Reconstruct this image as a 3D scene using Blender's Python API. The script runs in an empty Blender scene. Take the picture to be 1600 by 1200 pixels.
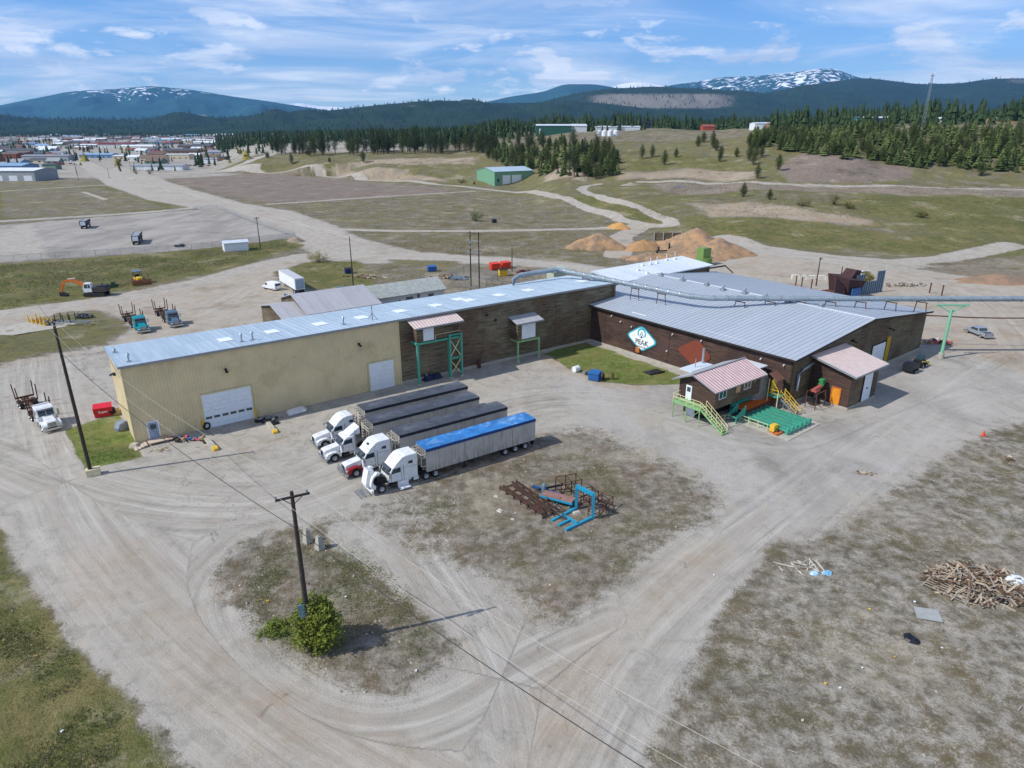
import bpy, math, random
import numpy as np
from mathutils import Vector, Matrix
R = math.radians
SC = bpy.context.scene
COL = SC.collection
# ---------------------------------------------------------------- camera, sky, sun, exposure
F, PITCH, HC = 1070.0, R(20.5), 40.0
CP, SP = math.cos(PITCH), math.sin(PITCH)
cam = bpy.data.cameras.new('camera'); cam.sensor_width = 36; cam.lens = 36*F/1600
cam.clip_start = .5; cam.clip_end = 80000
co = bpy.data.objects.new('camera', cam); COL.objects.link(co)
co.location = (0, 0, HC); co.rotation_euler = (R(90)-PITCH, 0, 0); SC.camera = co
SUN_AZ, SUN_EL = R(-110), R(45)
sl = bpy.data.lights.new('sun', 'SUN'); sl.energy = 4.55; sl.angle = R(.5); sl.color = (1, .965, .91)
so_ = bpy.data.objects.new('sun', sl); COL.objects.link(so_)
sd_ = Vector((math.sin(SUN_AZ)*math.cos(SUN_EL), math.cos(SUN_AZ)*math.cos(SUN_EL), math.sin(SUN_EL)))
so_.rotation_euler = sd_.to_track_quat('Z', 'Y').to_euler(); so_.location = (-60, -20, 80)
W = bpy.data.worlds.new('World'); SC.world = W; W.use_nodes = True
SC.view_settings.view_transform = 'Standard'; SC.view_settings.look = 'None'
SC.view_settings.exposure = 0.0; SC.view_settings.gamma = 1

def lin(h):
    h = h.lstrip('#'); r = []
    for i in (0, 2, 4):
        v = int(h[i:i+2], 16)/255
        r.append(v/12.92 if v <= .04045 else ((v+.055)/1.055)**2.4)
    return tuple(r)+(1,)

class NT:
    """small node-tree helper"""
    def __init__(s, tree): s.t = tree; s.n = tree.nodes; s.l = tree.links
    def new(s, typ, **k):
        n = s.n.new(typ)
        for a, v in k.items():
            if a.startswith('i_'): continue
            setattr(n, a, v)
        return n
    def link(s, a, b): s.l.new(a, b)
    def val(s, sock, v):
        if isinstance(v, bpy.types.NodeSocket): s.l.new(v, sock)
        else:
            if sock.type == 'RGBA' and not hasattr(v, '__len__'): v = (v, v, v, 1)
            sock.default_value = v
    def math(s, op, a, b=0, c=None, clamp=False):
        n = s.new('ShaderNodeMath', operation=op); n.use_clamp = clamp
        s.val(n.inputs[0], a); s.val(n.inputs[1], b)
        if c is not None: s.val(n.inputs[2], c)
        return n.outputs[0]
    def mix(s, f, a, b, mode='MIX'):
        n = s.new('ShaderNodeMix', data_type='RGBA', blend_type=mode); n.clamp_factor = True
        s.val(n.inputs[0], f); s.val(n.inputs[6], a); s.val(n.inputs[7], b)
        return n.outputs[2]
    def noise(s, vec, scale, detail=3, rough=.55, dist=0):
        n = s.new('ShaderNodeTexNoise'); n.inputs['Scale'].default_value = scale
        n.inputs['Detail'].default_value = detail; n.inputs['Roughness'].default_value = rough
        n.inputs['Distortion'].default_value = dist
        if vec is not None: s.link(vec, n.inputs['Vector'])
        return n.outputs[0]
    def ramp(s, f, lo, hi):
        n = s.new('ShaderNodeMapRange', interpolation_type='SMOOTHSTEP')
        s.val(n.inputs[0], f); n.inputs[1].default_value = lo; n.inputs[2].default_value = hi
        return n.outputs[0]
    def coords(s, kind='Object', scale=None):
        tc = s.new('ShaderNodeTexCoord'); o = tc.outputs[kind]
        if scale:
            m = s.new('ShaderNodeMapping'); m.inputs['Scale'].default_value = scale; s.link(o, m.inputs[0]); o = m.outputs[0]
        return o
    def scaled(s, o, scale):
        m = s.new('ShaderNodeMapping'); m.inputs['Scale'].default_value = scale; s.link(o, m.inputs[0]); return m.outputs[0]
    def bump(s, h, strength=.3, dist=.05):
        b = s.new('ShaderNodeBump'); b.inputs['Strength'].default_value = strength; b.inputs['Distance'].default_value = dist
        s.link(h, b.inputs['Height']); return b.outputs[0]

def newmat(name):
    m = bpy.data.materials.new(name); m.use_nodes = True; m.node_tree.nodes.clear()
    t = NT(m.node_tree); b = t.new('ShaderNodeBsdfPrincipled'); o = t.new('ShaderNodeOutputMaterial')
    t.link(b.outputs[0], o.inputs[0]); return m, t, b
_mc = {}
def mat(name, col, rough=.6, metal=0, var=.25, scale=1.2, dirt=None, dirt_amt=.3, bump=0, emit=None):
    """procedural weathered surface: two tones, blotches, fine grain, optional dirt colour"""
    if name in _mc: return _mc[name]
    m, t, b = newmat(name)
    c = lin(col) if isinstance(col, str) else col
    v = t.coords()
    n1 = t.noise(v, scale, 4, .6); n2 = t.noise(v, scale*9, 2)
    dk = tuple(x*(1-var) for x in c[:3])+(1,); lt = tuple(min(1, x*(1+var*.6)) for x in c[:3])+(1,)
    k = t.mix(t.ramp(n1, .3, .7), dk, lt)
    k = t.mix(t.math('MULTIPLY', t.ramp(n2, .45, .75), var*.8), k, dk)
    if dirt:
        n3 = t.noise(v, scale*.7, 5, .7, .6)
        k = t.mix(t.math('MULTIPLY', t.ramp(n3, .5, .7), dirt_amt), k, lin(dirt))
    t.link(k, b.inputs['Base Color']); b.inputs['Roughness'].default_value = rough; b.inputs['Metallic'].default_value = metal
    if bump: t.link(t.bump(n2, bump, .02), b.inputs['Normal'])
    _mc[name] = m; return m

def trailer_mat(name, c):
    if name in _mc: return _mc[name]
    m, t, b = newmat(name); v = t.coords(); sp = t.new('ShaderNodeSeparateXYZ'); t.link(v, sp.inputs[0])
    n = t.noise(v, .5, 5, .65); st = t.noise(t.scaled(v, (3.5, 3.5, .25)), 1, 4, .7); k = t.mix(t.ramp(n, .3, .7), lin(c), tuple(x*.78 for x in lin(c)[:3])+(1,))
    low = t.math('SUBTRACT', 1, t.ramp(sp.outputs[2], 1.1, 2.6)); k = t.mix(t.math('MULTIPLY', t.ramp(st, .42, .68), t.math('ADD', t.math('MULTIPLY', low, .4), .16)), k, lin('#6f6251'))
    w = t.math('FRACT', t.math('DIVIDE', sp.outputs[0], 1.36)); k = t.mix(t.math('MULTIPLY', t.math('LESS_THAN', w, .03), .6), k, lin('#3c3a37'))
    w2 = t.math('FRACT', t.math('DIVIDE', sp.outputs[0], .34)); k = t.mix(t.math('MULTIPLY', t.math('LESS_THAN', w2, .12), .10), k, lin('#5d5a55'))
    t.link(k, b.inputs['Base Color']); b.inputs['Roughness'].default_value = .5; b.inputs['Metallic'].default_value = .2; _mc[name] = m; return m

def glass(name='window_glass', col='#1a2a33'):
    if name in _mc: return _mc[name]
    m, t, b = newmat(name); v = t.coords()
    t.link(t.mix(t.noise(v, .8), lin(col), lin('#30454d')), b.inputs['Base Color'])
    b.inputs['Roughness'].default_value = .08; b.inputs['Specular IOR Level'].default_value = .8
    _mc[name] = m; return m

def wood_mat(name, c1, c2, c3, vertical=False):
    """weathered horizontal board siding"""
    if name in _mc: return _mc[name]
    m, t, b = newmat(name); v = t.coords()
    rows = t.scaled(v, (.12, .12, 3.4)); r = t.noise(rows, 1.0, 3, .7)
    st = t.noise(t.scaled(v, (.35, .35, 6.5)), 1, 5, .75); bl = t.noise(v, .16, 4, .6, .4)
    k = t.mix(t.ramp(r, .38, .62), lin(c1), lin(c2))
    k = t.mix(t.math('MULTIPLY', t.ramp(bl, .42, .62), .8), k, lin(c3))
    k = t.mix(t.math('MULTIPLY', t.ramp(st, .44, .62), .72), k, lin('#1b1511'))
    w = t.new('ShaderNodeTexWave', wave_type='BANDS', bands_direction='Z', wave_profile='SAW'); w.inputs['Scale'].default_value = 1.25
    t.link(v, w.inputs[0]); gap = t.ramp(w.outputs[1], .86, .98)
    k = t.mix(t.math('MULTIPLY', gap, .5), k, lin('#0c0907'))
    t.link(k, b.inputs['Base Color']); b.inputs['Roughness'].default_value = .85
    h = t.math('ADD', t.math('MULTIPLY', w.outputs[1], .8), t.math('MULTIPLY', st, .5))
    t.link(t.bump(h, .5, .04), b.inputs['Normal'])
    _mc[name] = m; return m

def metal_roof(name, c1, c2, axis=0, seam=.9, stain='#6f6a60', metal=.35, rough=.42, stain_amt=.25, scale=.12):
    """sheet metal roof: sheets differ in tone, streaks of dirt run down the fall (the other axis)"""
    if name in _mc: return _mc[name]
    m, t, b = newmat(name); v = t.coords()
    sep = t.new('ShaderNodeSeparateXYZ'); t.link(v, sep.inputs[0])
    a = sep.outputs[axis]; o = sep.outputs[1-axis]
    sh = t.math('FLOOR', t.math('DIVIDE', a, seam)); sh2 = t.math('FLOOR', t.math('DIVIDE', o, 7.3))
    cmb = t.new('ShaderNodeCombineXYZ'); t.link(sh, cmb.inputs[0]); t.link(sh2, cmb.inputs[1])
    wn = t.new('ShaderNodeTexWhiteNoise', noise_dimensions='2D'); t.link(cmb.outputs[0], wn.inputs[0])
    sc = (2.2, .12, 1) if axis == 0 else (.12, 2.2, 1)
    st = t.noise(t.scaled(v, sc), 1, 4, .65); bl = t.noise(v, scale, 4, .6, .3)
    k = t.mix(wn.outputs[0], lin(c1), lin(c2))
    k = t.mix(t.math('MULTIPLY', t.ramp(bl, .35, .7), .5), k, lin(c2))
    k = t.mix(t.math('MULTIPLY', t.ramp(st, .5, .75), stain_amt), k, lin(stain))
    w = t.math('FRACT', t.math('DIVIDE', a, seam/2)); ln = t.math('LESS_THAN', w, .12)
    k = t.mix(t.math('MULTIPLY', ln, .16), k, lin('#5c646c'))
    t.link(k, b.inputs['Base Color']); b.inputs['Metallic'].default_value = metal
    t.link(t.math('ADD', t.math('MULTIPLY', st, .25), rough-.12), b.inputs['Roughness'])
    t.link(t.bump(w, .25, .05), b.inputs['Normal'])
    _mc[name] = m; return m

def corrugated(name, c1, c2, axis=1, pitch=.35, stripe=None):
    """corrugated sheet, rust or paint showing in the troughs"""
    if name in _mc: return _mc[name]
    m, t, b = newmat(name); v = t.coords()
    sep = t.new('ShaderNodeSeparateXYZ'); t.link(v, sep.inputs[0]); a = sep.outputs[axis]
    w = t.math('SINE', t.math('MULTIPLY', a, 2*math.pi/pitch)); bl = t.noise(v, 1.1, 4, .6)
    k = t.mix(t.ramp(bl, .3, .7), lin(c1), tuple(x*.8 for x in lin(c1)[:3])+(1,))
    k = t.mix(t.ramp(w, -.1, .5), k, lin(c2))
    t.link(k, b.inputs['Base Color']); b.inputs['Roughness'].default_value = .55
    t.link(t.bump(w, .6, .03), b.inputs['Normal']); _mc[name] = m; return m

# ---------------------------------------------------------------- pixel of the photograph <-> point of the place
def G(px, py, z=0.0):
    u = (px-800)/F; v = (600-py)/F; t = (HC-z)/(SP-v*CP)
    return Vector((t*u, t*(CP+v*SP), z))
def slope(py):
    v = (600-py)/F; return (v*CP-SP)/(CP+v*SP)
def hgt(base, py): return HC+slope(py)*base[1]

# ---------------------------------------------------------------- mesh builder
class MB:
    def __init__(s): s.v = []; s.f = []; s.m = []; s.sm = []
    def add(s, vs, fs, mat=0, smooth=False):
        o = len(s.v); s.v += [tuple(p) for p in vs]
        for f in fs: s.f.append(tuple(i+o for i in f)); s.m.append(mat); s.sm.append(smooth)
        return s
    def hexa(s, p, mat=0):
        return s.add(p, [(0, 3, 2, 1), (4, 5, 6, 7), (0, 1, 5, 4), (1, 2, 6, 5), (2, 3, 7, 6), (3, 0, 4, 7)], mat)
    def box(s, c, d, rz=0, mat=0, ry=0, rx=0):
        M = Matrix.Rotation(rz, 3, 'Z') @ Matrix.Rotation(ry, 3, 'Y') @ Matrix.Rotation(rx, 3, 'X'); c = Vector(c)
        P = [c+M @ Vector((sx*d[0]/2, sy*d[1]/2, sz*d[2]/2)) for sz in (-1, 1) for sx, sy in ((-1, -1), (1, -1), (1, 1), (-1, 1))]
        return s.hexa(P, mat)
    def span(s, x0, x1, y0, y1, z0, z1, mat=0):
        return s.box(((x0+x1)/2, (y0+y1)/2, (z0+z1)/2), (abs(x1-x0), abs(y1-y0), abs(z1-z0)), mat=mat)
    def bar(s, p, q, w, h=None, mat=0):
        p = Vector(p); q = Vector(q); h = h or w; d = (q-p); L = d.length
        if L < 1e-6: return s
        d /= L; up = Vector((0, 0, 1))
        if abs(d.z) > .95: up = Vector((1, 0, 0))
        a = d.cross(up).normalized()*w/2; b = a.cross(d).normalized()*h/2
        return s.hexa([p-a-b, p+a-b, p+a+b, p-a+b, q-a-b, q+a-b, q+a+b, q-a+b], mat)
    def tube(s, p, q, r, n=8, r2=None, mat=0, cap=True, smooth=True):
        p = Vector(p); q = Vector(q); r2 = r if r2 is None else r2; d = (q-p).normalized()
        up = Vector((0, 0, 1)) if abs(d.z) < .9 else Vector((1, 0, 0))
        a = d.cross(up).normalized(); b = d.cross(a)
        vs = [p+(a*math.cos(t)+b*math.sin(t))*r for t in [2*math.pi*i/n for i in range(n)]]
        vs += [q+(a*math.cos(t)+b*math.sin(t))*r2 for t in [2*math.pi*i/n for i in range(n)]]
        fs = [(i, i+n, (i+1) % n+n, (i+1) % n) for i in range(n)]
        s.add(vs, fs, mat, smooth)
        if cap: o = vs; s.add(o[:n], [tuple(range(n))], mat); s.add(o[n:], [tuple(reversed(range(n)))], mat)
        return s
    def path(s, pts, r, n=6, mat=0):
        """one continuous tube along a polyline"""
        pts = [Vector(p) for p in pts]; k = len(pts); vs = []; fs = []
        rr = r if hasattr(r, '__len__') else [r]*k
        for i, p in enumerate(pts):
            d = (pts[min(i+1, k-1)]-pts[max(i-1, 0)]).normalized()
            up = Vector((0, 0, 1)) if abs(d.z) < .9 else Vector((1, 0, 0))
            a = d.cross(up).normalized(); b = d.cross(a)
            vs += [p+(a*math.cos(t)+b*math.sin(t))*rr[i] for t in [2*math.pi*j/n for j in range(n)]]
        for i in range(k-1):
            for j in range(n): fs.append((i*n+j, (i+1)*n+j, (i+1)*n+(j+1) % n, i*n+(j+1) % n))
        s.add(vs, fs, mat, True); s.add(vs[:n], [tuple(range(n))], mat); return s.add(vs[-n:], [tuple(reversed(range(n)))], mat)
    def prism(s, pts, y0, y1, mat=0, inset=0, smooth=False):
        """profile of (x,z) points extruded along y; ends may be pulled in a little"""
        n = len(pts); cx = sum(p[0] for p in pts)/n; cz = sum(p[1] for p in pts)/n
        A = [(x, y0, z) for x, z in pts]; B = [(x, y1, z) for x, z in pts]
        if inset:
            k = 1-inset; A2 = [(cx+(x-cx)*k, y0, cz+(z-cz)*k) for x, z in pts]; B2 = [(cx+(x-cx)*k, y1, cz+(z-cz)*k) for x, z in pts]
            e = .09; A = [(x, y0+e, z) for x, y, z in A]; B = [(x, y1-e, z) for x, y, z in B]
            s.add(A2+A, [(i, (i+1) % n, (i+1) % n+n, i+n) for i in range(n)], mat); s.add(A2, [tuple(reversed(range(n)))], mat)
            s.add(B+B2, [(i, (i+1) % n, (i+1) % n+n, i+n) for i in range(n)], mat); s.add(B2, [tuple(range(n))], mat)
        else:
            s.add(A, [tuple(reversed(range(n)))], mat); s.add(B, [tuple(range(n))], mat)
        return s.add(A+B, [(i, (i+1) % n, (i+1) % n+n, i+n) for i in range(n)], mat, smooth)
    def plan(s, pts, z0, z1, mat=0):
        n = len(pts); A = [(x, y, z0) for x, y in pts]; B = [(x, y, z1) for x, y in pts]
        return s.add(A+B, [tuple(reversed(range(n))), tuple(range(n, 2*n))]+[(i, (i+1) % n, (i+1) % n+n, i+n) for i in range(n)], mat)
    def slab(s, quad, th, mat=0):
        """quad of points given from above, thickened downwards"""
        q = [Vector(p) for p in quad]; n = len(q); lo = [p-Vector((0, 0, th)) for p in q]
        return s.add(q+lo, [tuple(range(n)), tuple(reversed(range(n, 2*n)))]+[(i, i+n, (i+1) % n+n, (i+1) % n) for i in range(n)], mat)
    def mesh(s, name, mats):
        me = bpy.data.meshes.new(name); me.from_pydata(s.v, [], s.f)
        for m in (mats if isinstance(mats, (list, tuple)) else [mats]): me.materials.append(m)
        me.polygons.foreach_set('material_index', s.m); me.polygons.foreach_set('use_smooth', s.sm); me.update(); return me
    def build(s, name, mats, parent=None, loc=(0, 0, 0), rz=0):
        return inst(name, s.mesh(name, mats), parent, loc, rz)

def inst(name, me, parent=None, loc=(0, 0, 0), rz=0, sc=None):
    o = bpy.data.objects.new(name, me); COL.objects.link(o); o.location = loc; o.rotation_euler = (0, 0, rz)
    if sc: o.scale = sc if hasattr(sc, '__len__') else (sc, sc, sc)
    if parent: o.parent = parent
    return o
def tag(o, label=None, cat=None, group=None, kind=None):
    if label: o['label'] = label
    if cat: o['category'] = cat
    if group: o['group'] = group
    if kind: o['kind'] = kind
    return o
def thing(name, label, cat, loc=(0, 0, 0), rz=0, group=None):
    o = bpy.data.objects.new(name, None); COL.objects.link(o); o.location = loc; o.rotation_euler = (0, 0, rz)
    o.empty_display_size = .3; return tag(o, label, cat, group)
def copy_thing(o, loc, rz=0, label=None, group=None, sc=None):
    r = o.copy(); COL.objects.link(r); r.location = loc; r.rotation_euler = (0, 0, rz)
    if sc: r.scale = (sc, sc, sc)
    if label: r['label'] = label
    if group: r['group'] = group
    for ch in list(o.children):
        c = ch.copy(); COL.objects.link(c); c.parent = r
        for g in list(ch.children):
            d = g.copy(); COL.objects.link(d); d.parent = c
    return r
def RZ(az): return R(90-az)
class Frame:
    """local axes of a building: x along its front wall, y to the back"""
    def __init__(s, o, az): s.o = Vector((o[0], o[1], 0)); s.az = az; a = R(az); s.x = Vector((math.sin(a), math.cos(a), 0)); s.y = Vector((-math.cos(a), math.sin(a), 0))
    def w(s, x, y, z=0): return s.o+s.x*x+s.y*y+Vector((0, 0, z))
    def loc(s, g): d = Vector(g)-s.o; return Vector((d.dot(s.x), d.dot(s.y), g[2]))
    def at(s, px, py, z=0): return s.loc(G(px, py, z))
    def onx(s, px, py, y=0):          # point of the photo on the vertical plane local y = const -> (x, z)
        a = s.loc(G(px, py, 0)); c = s.loc(Vector((0, 0, HC))); t = (y-c.y)/(a.y-c.y); p = c+(a-c)*t; return p.x, p.z
    def ony(s, px, py, x=0):          # on the plane local x = const -> (y, z)
        a = s.loc(G(px, py, 0)); c = s.loc(Vector((0, 0, HC))); t = (x-c.x)/(a.x-c.x); p = c+(a-c)*t; return p.y, p.z
rnd = random.Random(7)

# ---------------------------------------------------------------- sky with clouds
def make_sky():
    t = NT(W.node_tree); t.n.clear(); o = t.new('ShaderNodeOutputWorld'); bg = t.new('ShaderNodeBackground')
    sky = t.new('ShaderNodeTexSky', sky_type='NISHITA'); sky.sun_disc = False
    sky.sun_elevation = SUN_EL; sky.sun_rotation = SUN_AZ; sky.altitude = 900; sky.air_density = 1.0; sky.dust_density = .3; sky.ozone_density = 2.5
    tc = t.new('ShaderNodeTexCoord'); d = tc.outputs['Generated']
    sp = t.new('ShaderNodeSeparateXYZ'); t.link(d, sp.inputs[0])
    z = t.math('MAXIMUM', sp.outputs[2], 0.0); zz = t.math('ADD', z, .09)
    cb = t.new('ShaderNodeCombineXYZ'); t.link(t.math('DIVIDE', sp.outputs[0], zz), cb.inputs[0]); t.link(t.math('DIVIDE', sp.outputs[1], zz), cb.inputs[1])
    p = cb.outputs[0]
    wisp = t.noise(t.scaled(p, (.55, .8, 1)), 1.0, 8, .6, .9)
    big = t.noise(t.scaled(p, (.33, .42, 1)), 1.0, 3, .5, .3)
    puf = t.noise(t.scaled(d, (9, 9, 26)), 1.0, 6, .6, .2)
    a = t.math('ADD', t.math('MULTIPLY', wisp, .65), t.math('MULTIPLY', big, .5))
    cir = t.math('MULTIPLY', t.ramp(a, .48, .72), .8)
    band = t.math('MULTIPLY', t.ramp(sp.outputs[2], .0, .05), t.math('SUBTRACT', 1, t.ramp(sp.outputs[2], .10, .2)))
    cum = t.math('MULTIPLY', t.math('MULTIPLY', t.ramp(puf, .50, .62), band), .85)
    low = t.math('MULTIPLY', t.math('SUBTRACT', 1, t.ramp(sp.outputs[2], 0, .16)), .18)
    cov = t.math('MAXIMUM', t.math('MAXIMUM', cir, cum), low)
    shade = t.mix(t.ramp(t.noise(t.scaled(p, (.9, 1.3, 1)), 1.0, 5, .6, .4), .35, .7), (5.4, 6.3, 7.8, 1), (9.6, 9.8, 10.2, 1))
    tint = t.mix(1.0, sky.outputs[0], (.58, .82, 1.13, 1), 'MULTIPLY')
    t.link(t.mix(cov, tint, shade), bg.inputs[0]); bg.inputs[1].default_value = .135
    t.link(bg.outputs[0], o.inputs[0])
make_sky()
# ---------------------------------------------------------------- terrain
def vnoise(x, y, s, seed=0):
    x = np.asarray(x)/s; y = np.asarray(y)/s; xi = np.floor(x); yi = np.floor(y); fx = x-xi; fy = y-yi
    fx = fx*fx*(3-2*fx); fy = fy*fy*(3-2*fy)
    def h(a, b):
        n = np.sin(a*127.1+b*311.7+seed*74.7)*43758.5453; return n-np.floor(n)
    return (h(xi, yi)*(1-fx)+h(xi+1, yi)*fx)*(1-fy)+(h(xi, yi+1)*(1-fx)+h(xi+1, yi+1)*fx)*fy
def fbm(x, y, s, seed=0, o=4):
    r = 0; a = .5; t = 0
    for i in range(o): r = r+a*vnoise(x, y, s/2**i, seed+i*13); t += a; a *= .5
    return r/t
# profiles of the rising ground: image column -> (foot row, [(row, distance)...])
PROF = {-900: (0, []), 200: (0, []), 330: (262, []), 420: (270, [(256, 690), (246, 740), (236, 850), (230, 980)]),
 520: (275, [(262, 610), (246, 690), (236, 790), (226, 1000)]), 600: (281, [(264, 590), (247, 660), (238, 720), (226, 950)]),
 700: (288, [(268, 580), (247, 640), (237, 710), (225, 920)]), 800: (291, [(274, 545), (255, 590), (236, 660), (218, 820), (210, 950)]),
 900: (330, [(308, 385), (288, 445), (264, 490), (240, 560), (216, 720), (204, 880)]),
 1000: (358, [(328, 325), (302, 385), (288, 430), (280, 445), (262, 480), (240, 545), (218, 680), (205, 860), (201, 1000)]),
 1100: (374, [(334, 305), (304, 375), (289, 415), (275, 440), (255, 475), (232, 530), (214, 640), (206, 800)]),
 1200: (386, [(345, 282), (320, 318), (302, 358), (290, 395), (266, 440), (245, 470), (226, 515), (209, 600), (200, 760)]),
 1300: (391, [(345, 284), (320, 318), (300, 358), (290, 395), (262, 430), (242, 458), (222, 505), (205, 590), (196, 740)]),
 1400: (396, [(345, 284), (320, 318), (300, 358), (290, 392), (272, 425), (248, 455), (222, 500), (201, 585), (192, 720)]),
 1600: (402, [(345, 282), (320, 316), (300, 356), (290, 390), (275, 420), (250, 455), (222, 505), (198, 600), (189, 740)]),
 2600: (402, [(345, 282), (320, 316), (300, 356), (290, 390), (275, 420), (250, 455), (222, 505), (198, 600), (189, 740)])}
PC = sorted(PROF); PQ = np.array([(x-800)/F*CP*1.035 for x in PC]); PT = []
for x in PC:
    foot, pts = PROF[x]
    Y = [0.0]; Z = [0.0]
    if foot: y0 = -HC/slope(foot); Y += [y0*.94, y0]; Z += [0, 0]
    for (py, yy) in pts: Y.append(yy); Z.append(HC+slope(py)*yy)
    zl = Z[-1]; Y += [max(Y[-1]+300, 1200), 2200, 4500]; Z += [zl*1.0, zl*.75, zl*.3]
    PT.append((Y, Z))
def height(X, Y):
    X = np.atleast_1d(np.asarray(X, float)); Y = np.atleast_1d(np.asarray(Y, float)); Ys = np.maximum(Y, 1.0)
    q = np.where(Y > 1, X/Ys, np.sign(X)*3)
    al = np.stack([np.interp(Ys, a, b) for a, b in PT])
    i = np.clip(np.searchsorted(PQ, q)-1, 0, len(PQ)-2); w = np.clip((q-PQ[i])/(PQ[i+1]-PQ[i]), 0, 1); w = w*w*(3-2*w)
    r = np.arange(len(q)); z = al[i, r]*(1-w)+al[i+1, r]*w
    k = np.clip(z/8, 0, 1)
    z = z+k*((fbm(X, Y, 60, 3)-.5)*5+(fbm(X, Y, 14, 5)-.5)*1.6)
    return z
def hz(x, y): return float(height([x], [y])[0])
_YS = np.concatenate([np.linspace(30, 1000, 1941), np.linspace(1002, 3000, 500)])
def T(px, py):
    """point of the ground seen at a pixel of the photograph (None above the ground)"""
    u = (px-800)/F; v = (600-py)/F; X = _YS*u/(CP+v*SP); Zr = HC+slope(py)*_YS
    hh = height(X, _YS); w = np.nonzero(Zr <= hh)[0]
    if len(w) == 0: return None
    i = w[0]; return Vector((X[i], _YS[i], hh[i]))
def proj(p):
    z = p[2]-HC; d = p[1]*CP-z*SP; return 800+F*p[0]/d, 600-F*(p[1]*SP+z*CP)/d

def seg_dist(X, Y, P):
    best = np.full(X.shape, 1e9); U = np.zeros(X.shape); acc = 0; S = np.zeros(X.shape)
    for a, b in zip(P[:-1], P[1:]):
        dx, dy = b[0]-a[0], b[1]-a[1]; L2 = dx*dx+dy*dy+1e-9; L = math.sqrt(L2)
        t = np.clip(((X-a[0])*dx+(Y-a[1])*dy)/L2, 0, 1); ex = X-(a[0]+t*dx); ey = Y-(a[1]+t*dy); d = np.hypot(ex, ey)
        s = np.sign((X-a[0])*dy-(Y-a[1])*dx); m = d < best
        best = np.where(m, d, best); U = np.where(m, acc+t*L, U); S = np.where(m, s, S); acc += L
    return best, U, S
def inside(X, Y, P):
    c = np.zeros(X.shape, bool); n = len(P)
    for i in range(n):
        x1, y1 = P[i][0], P[i][1]; x2, y2 = P[(i+1) % n][0], P[(i+1) % n][1]
        if y1 == y2: continue
        k = ((y1 > Y) != (y2 > Y)) & (X < (x2-x1)*(Y-y1)/(y2-y1)+x1); c ^= k
    return c
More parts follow.
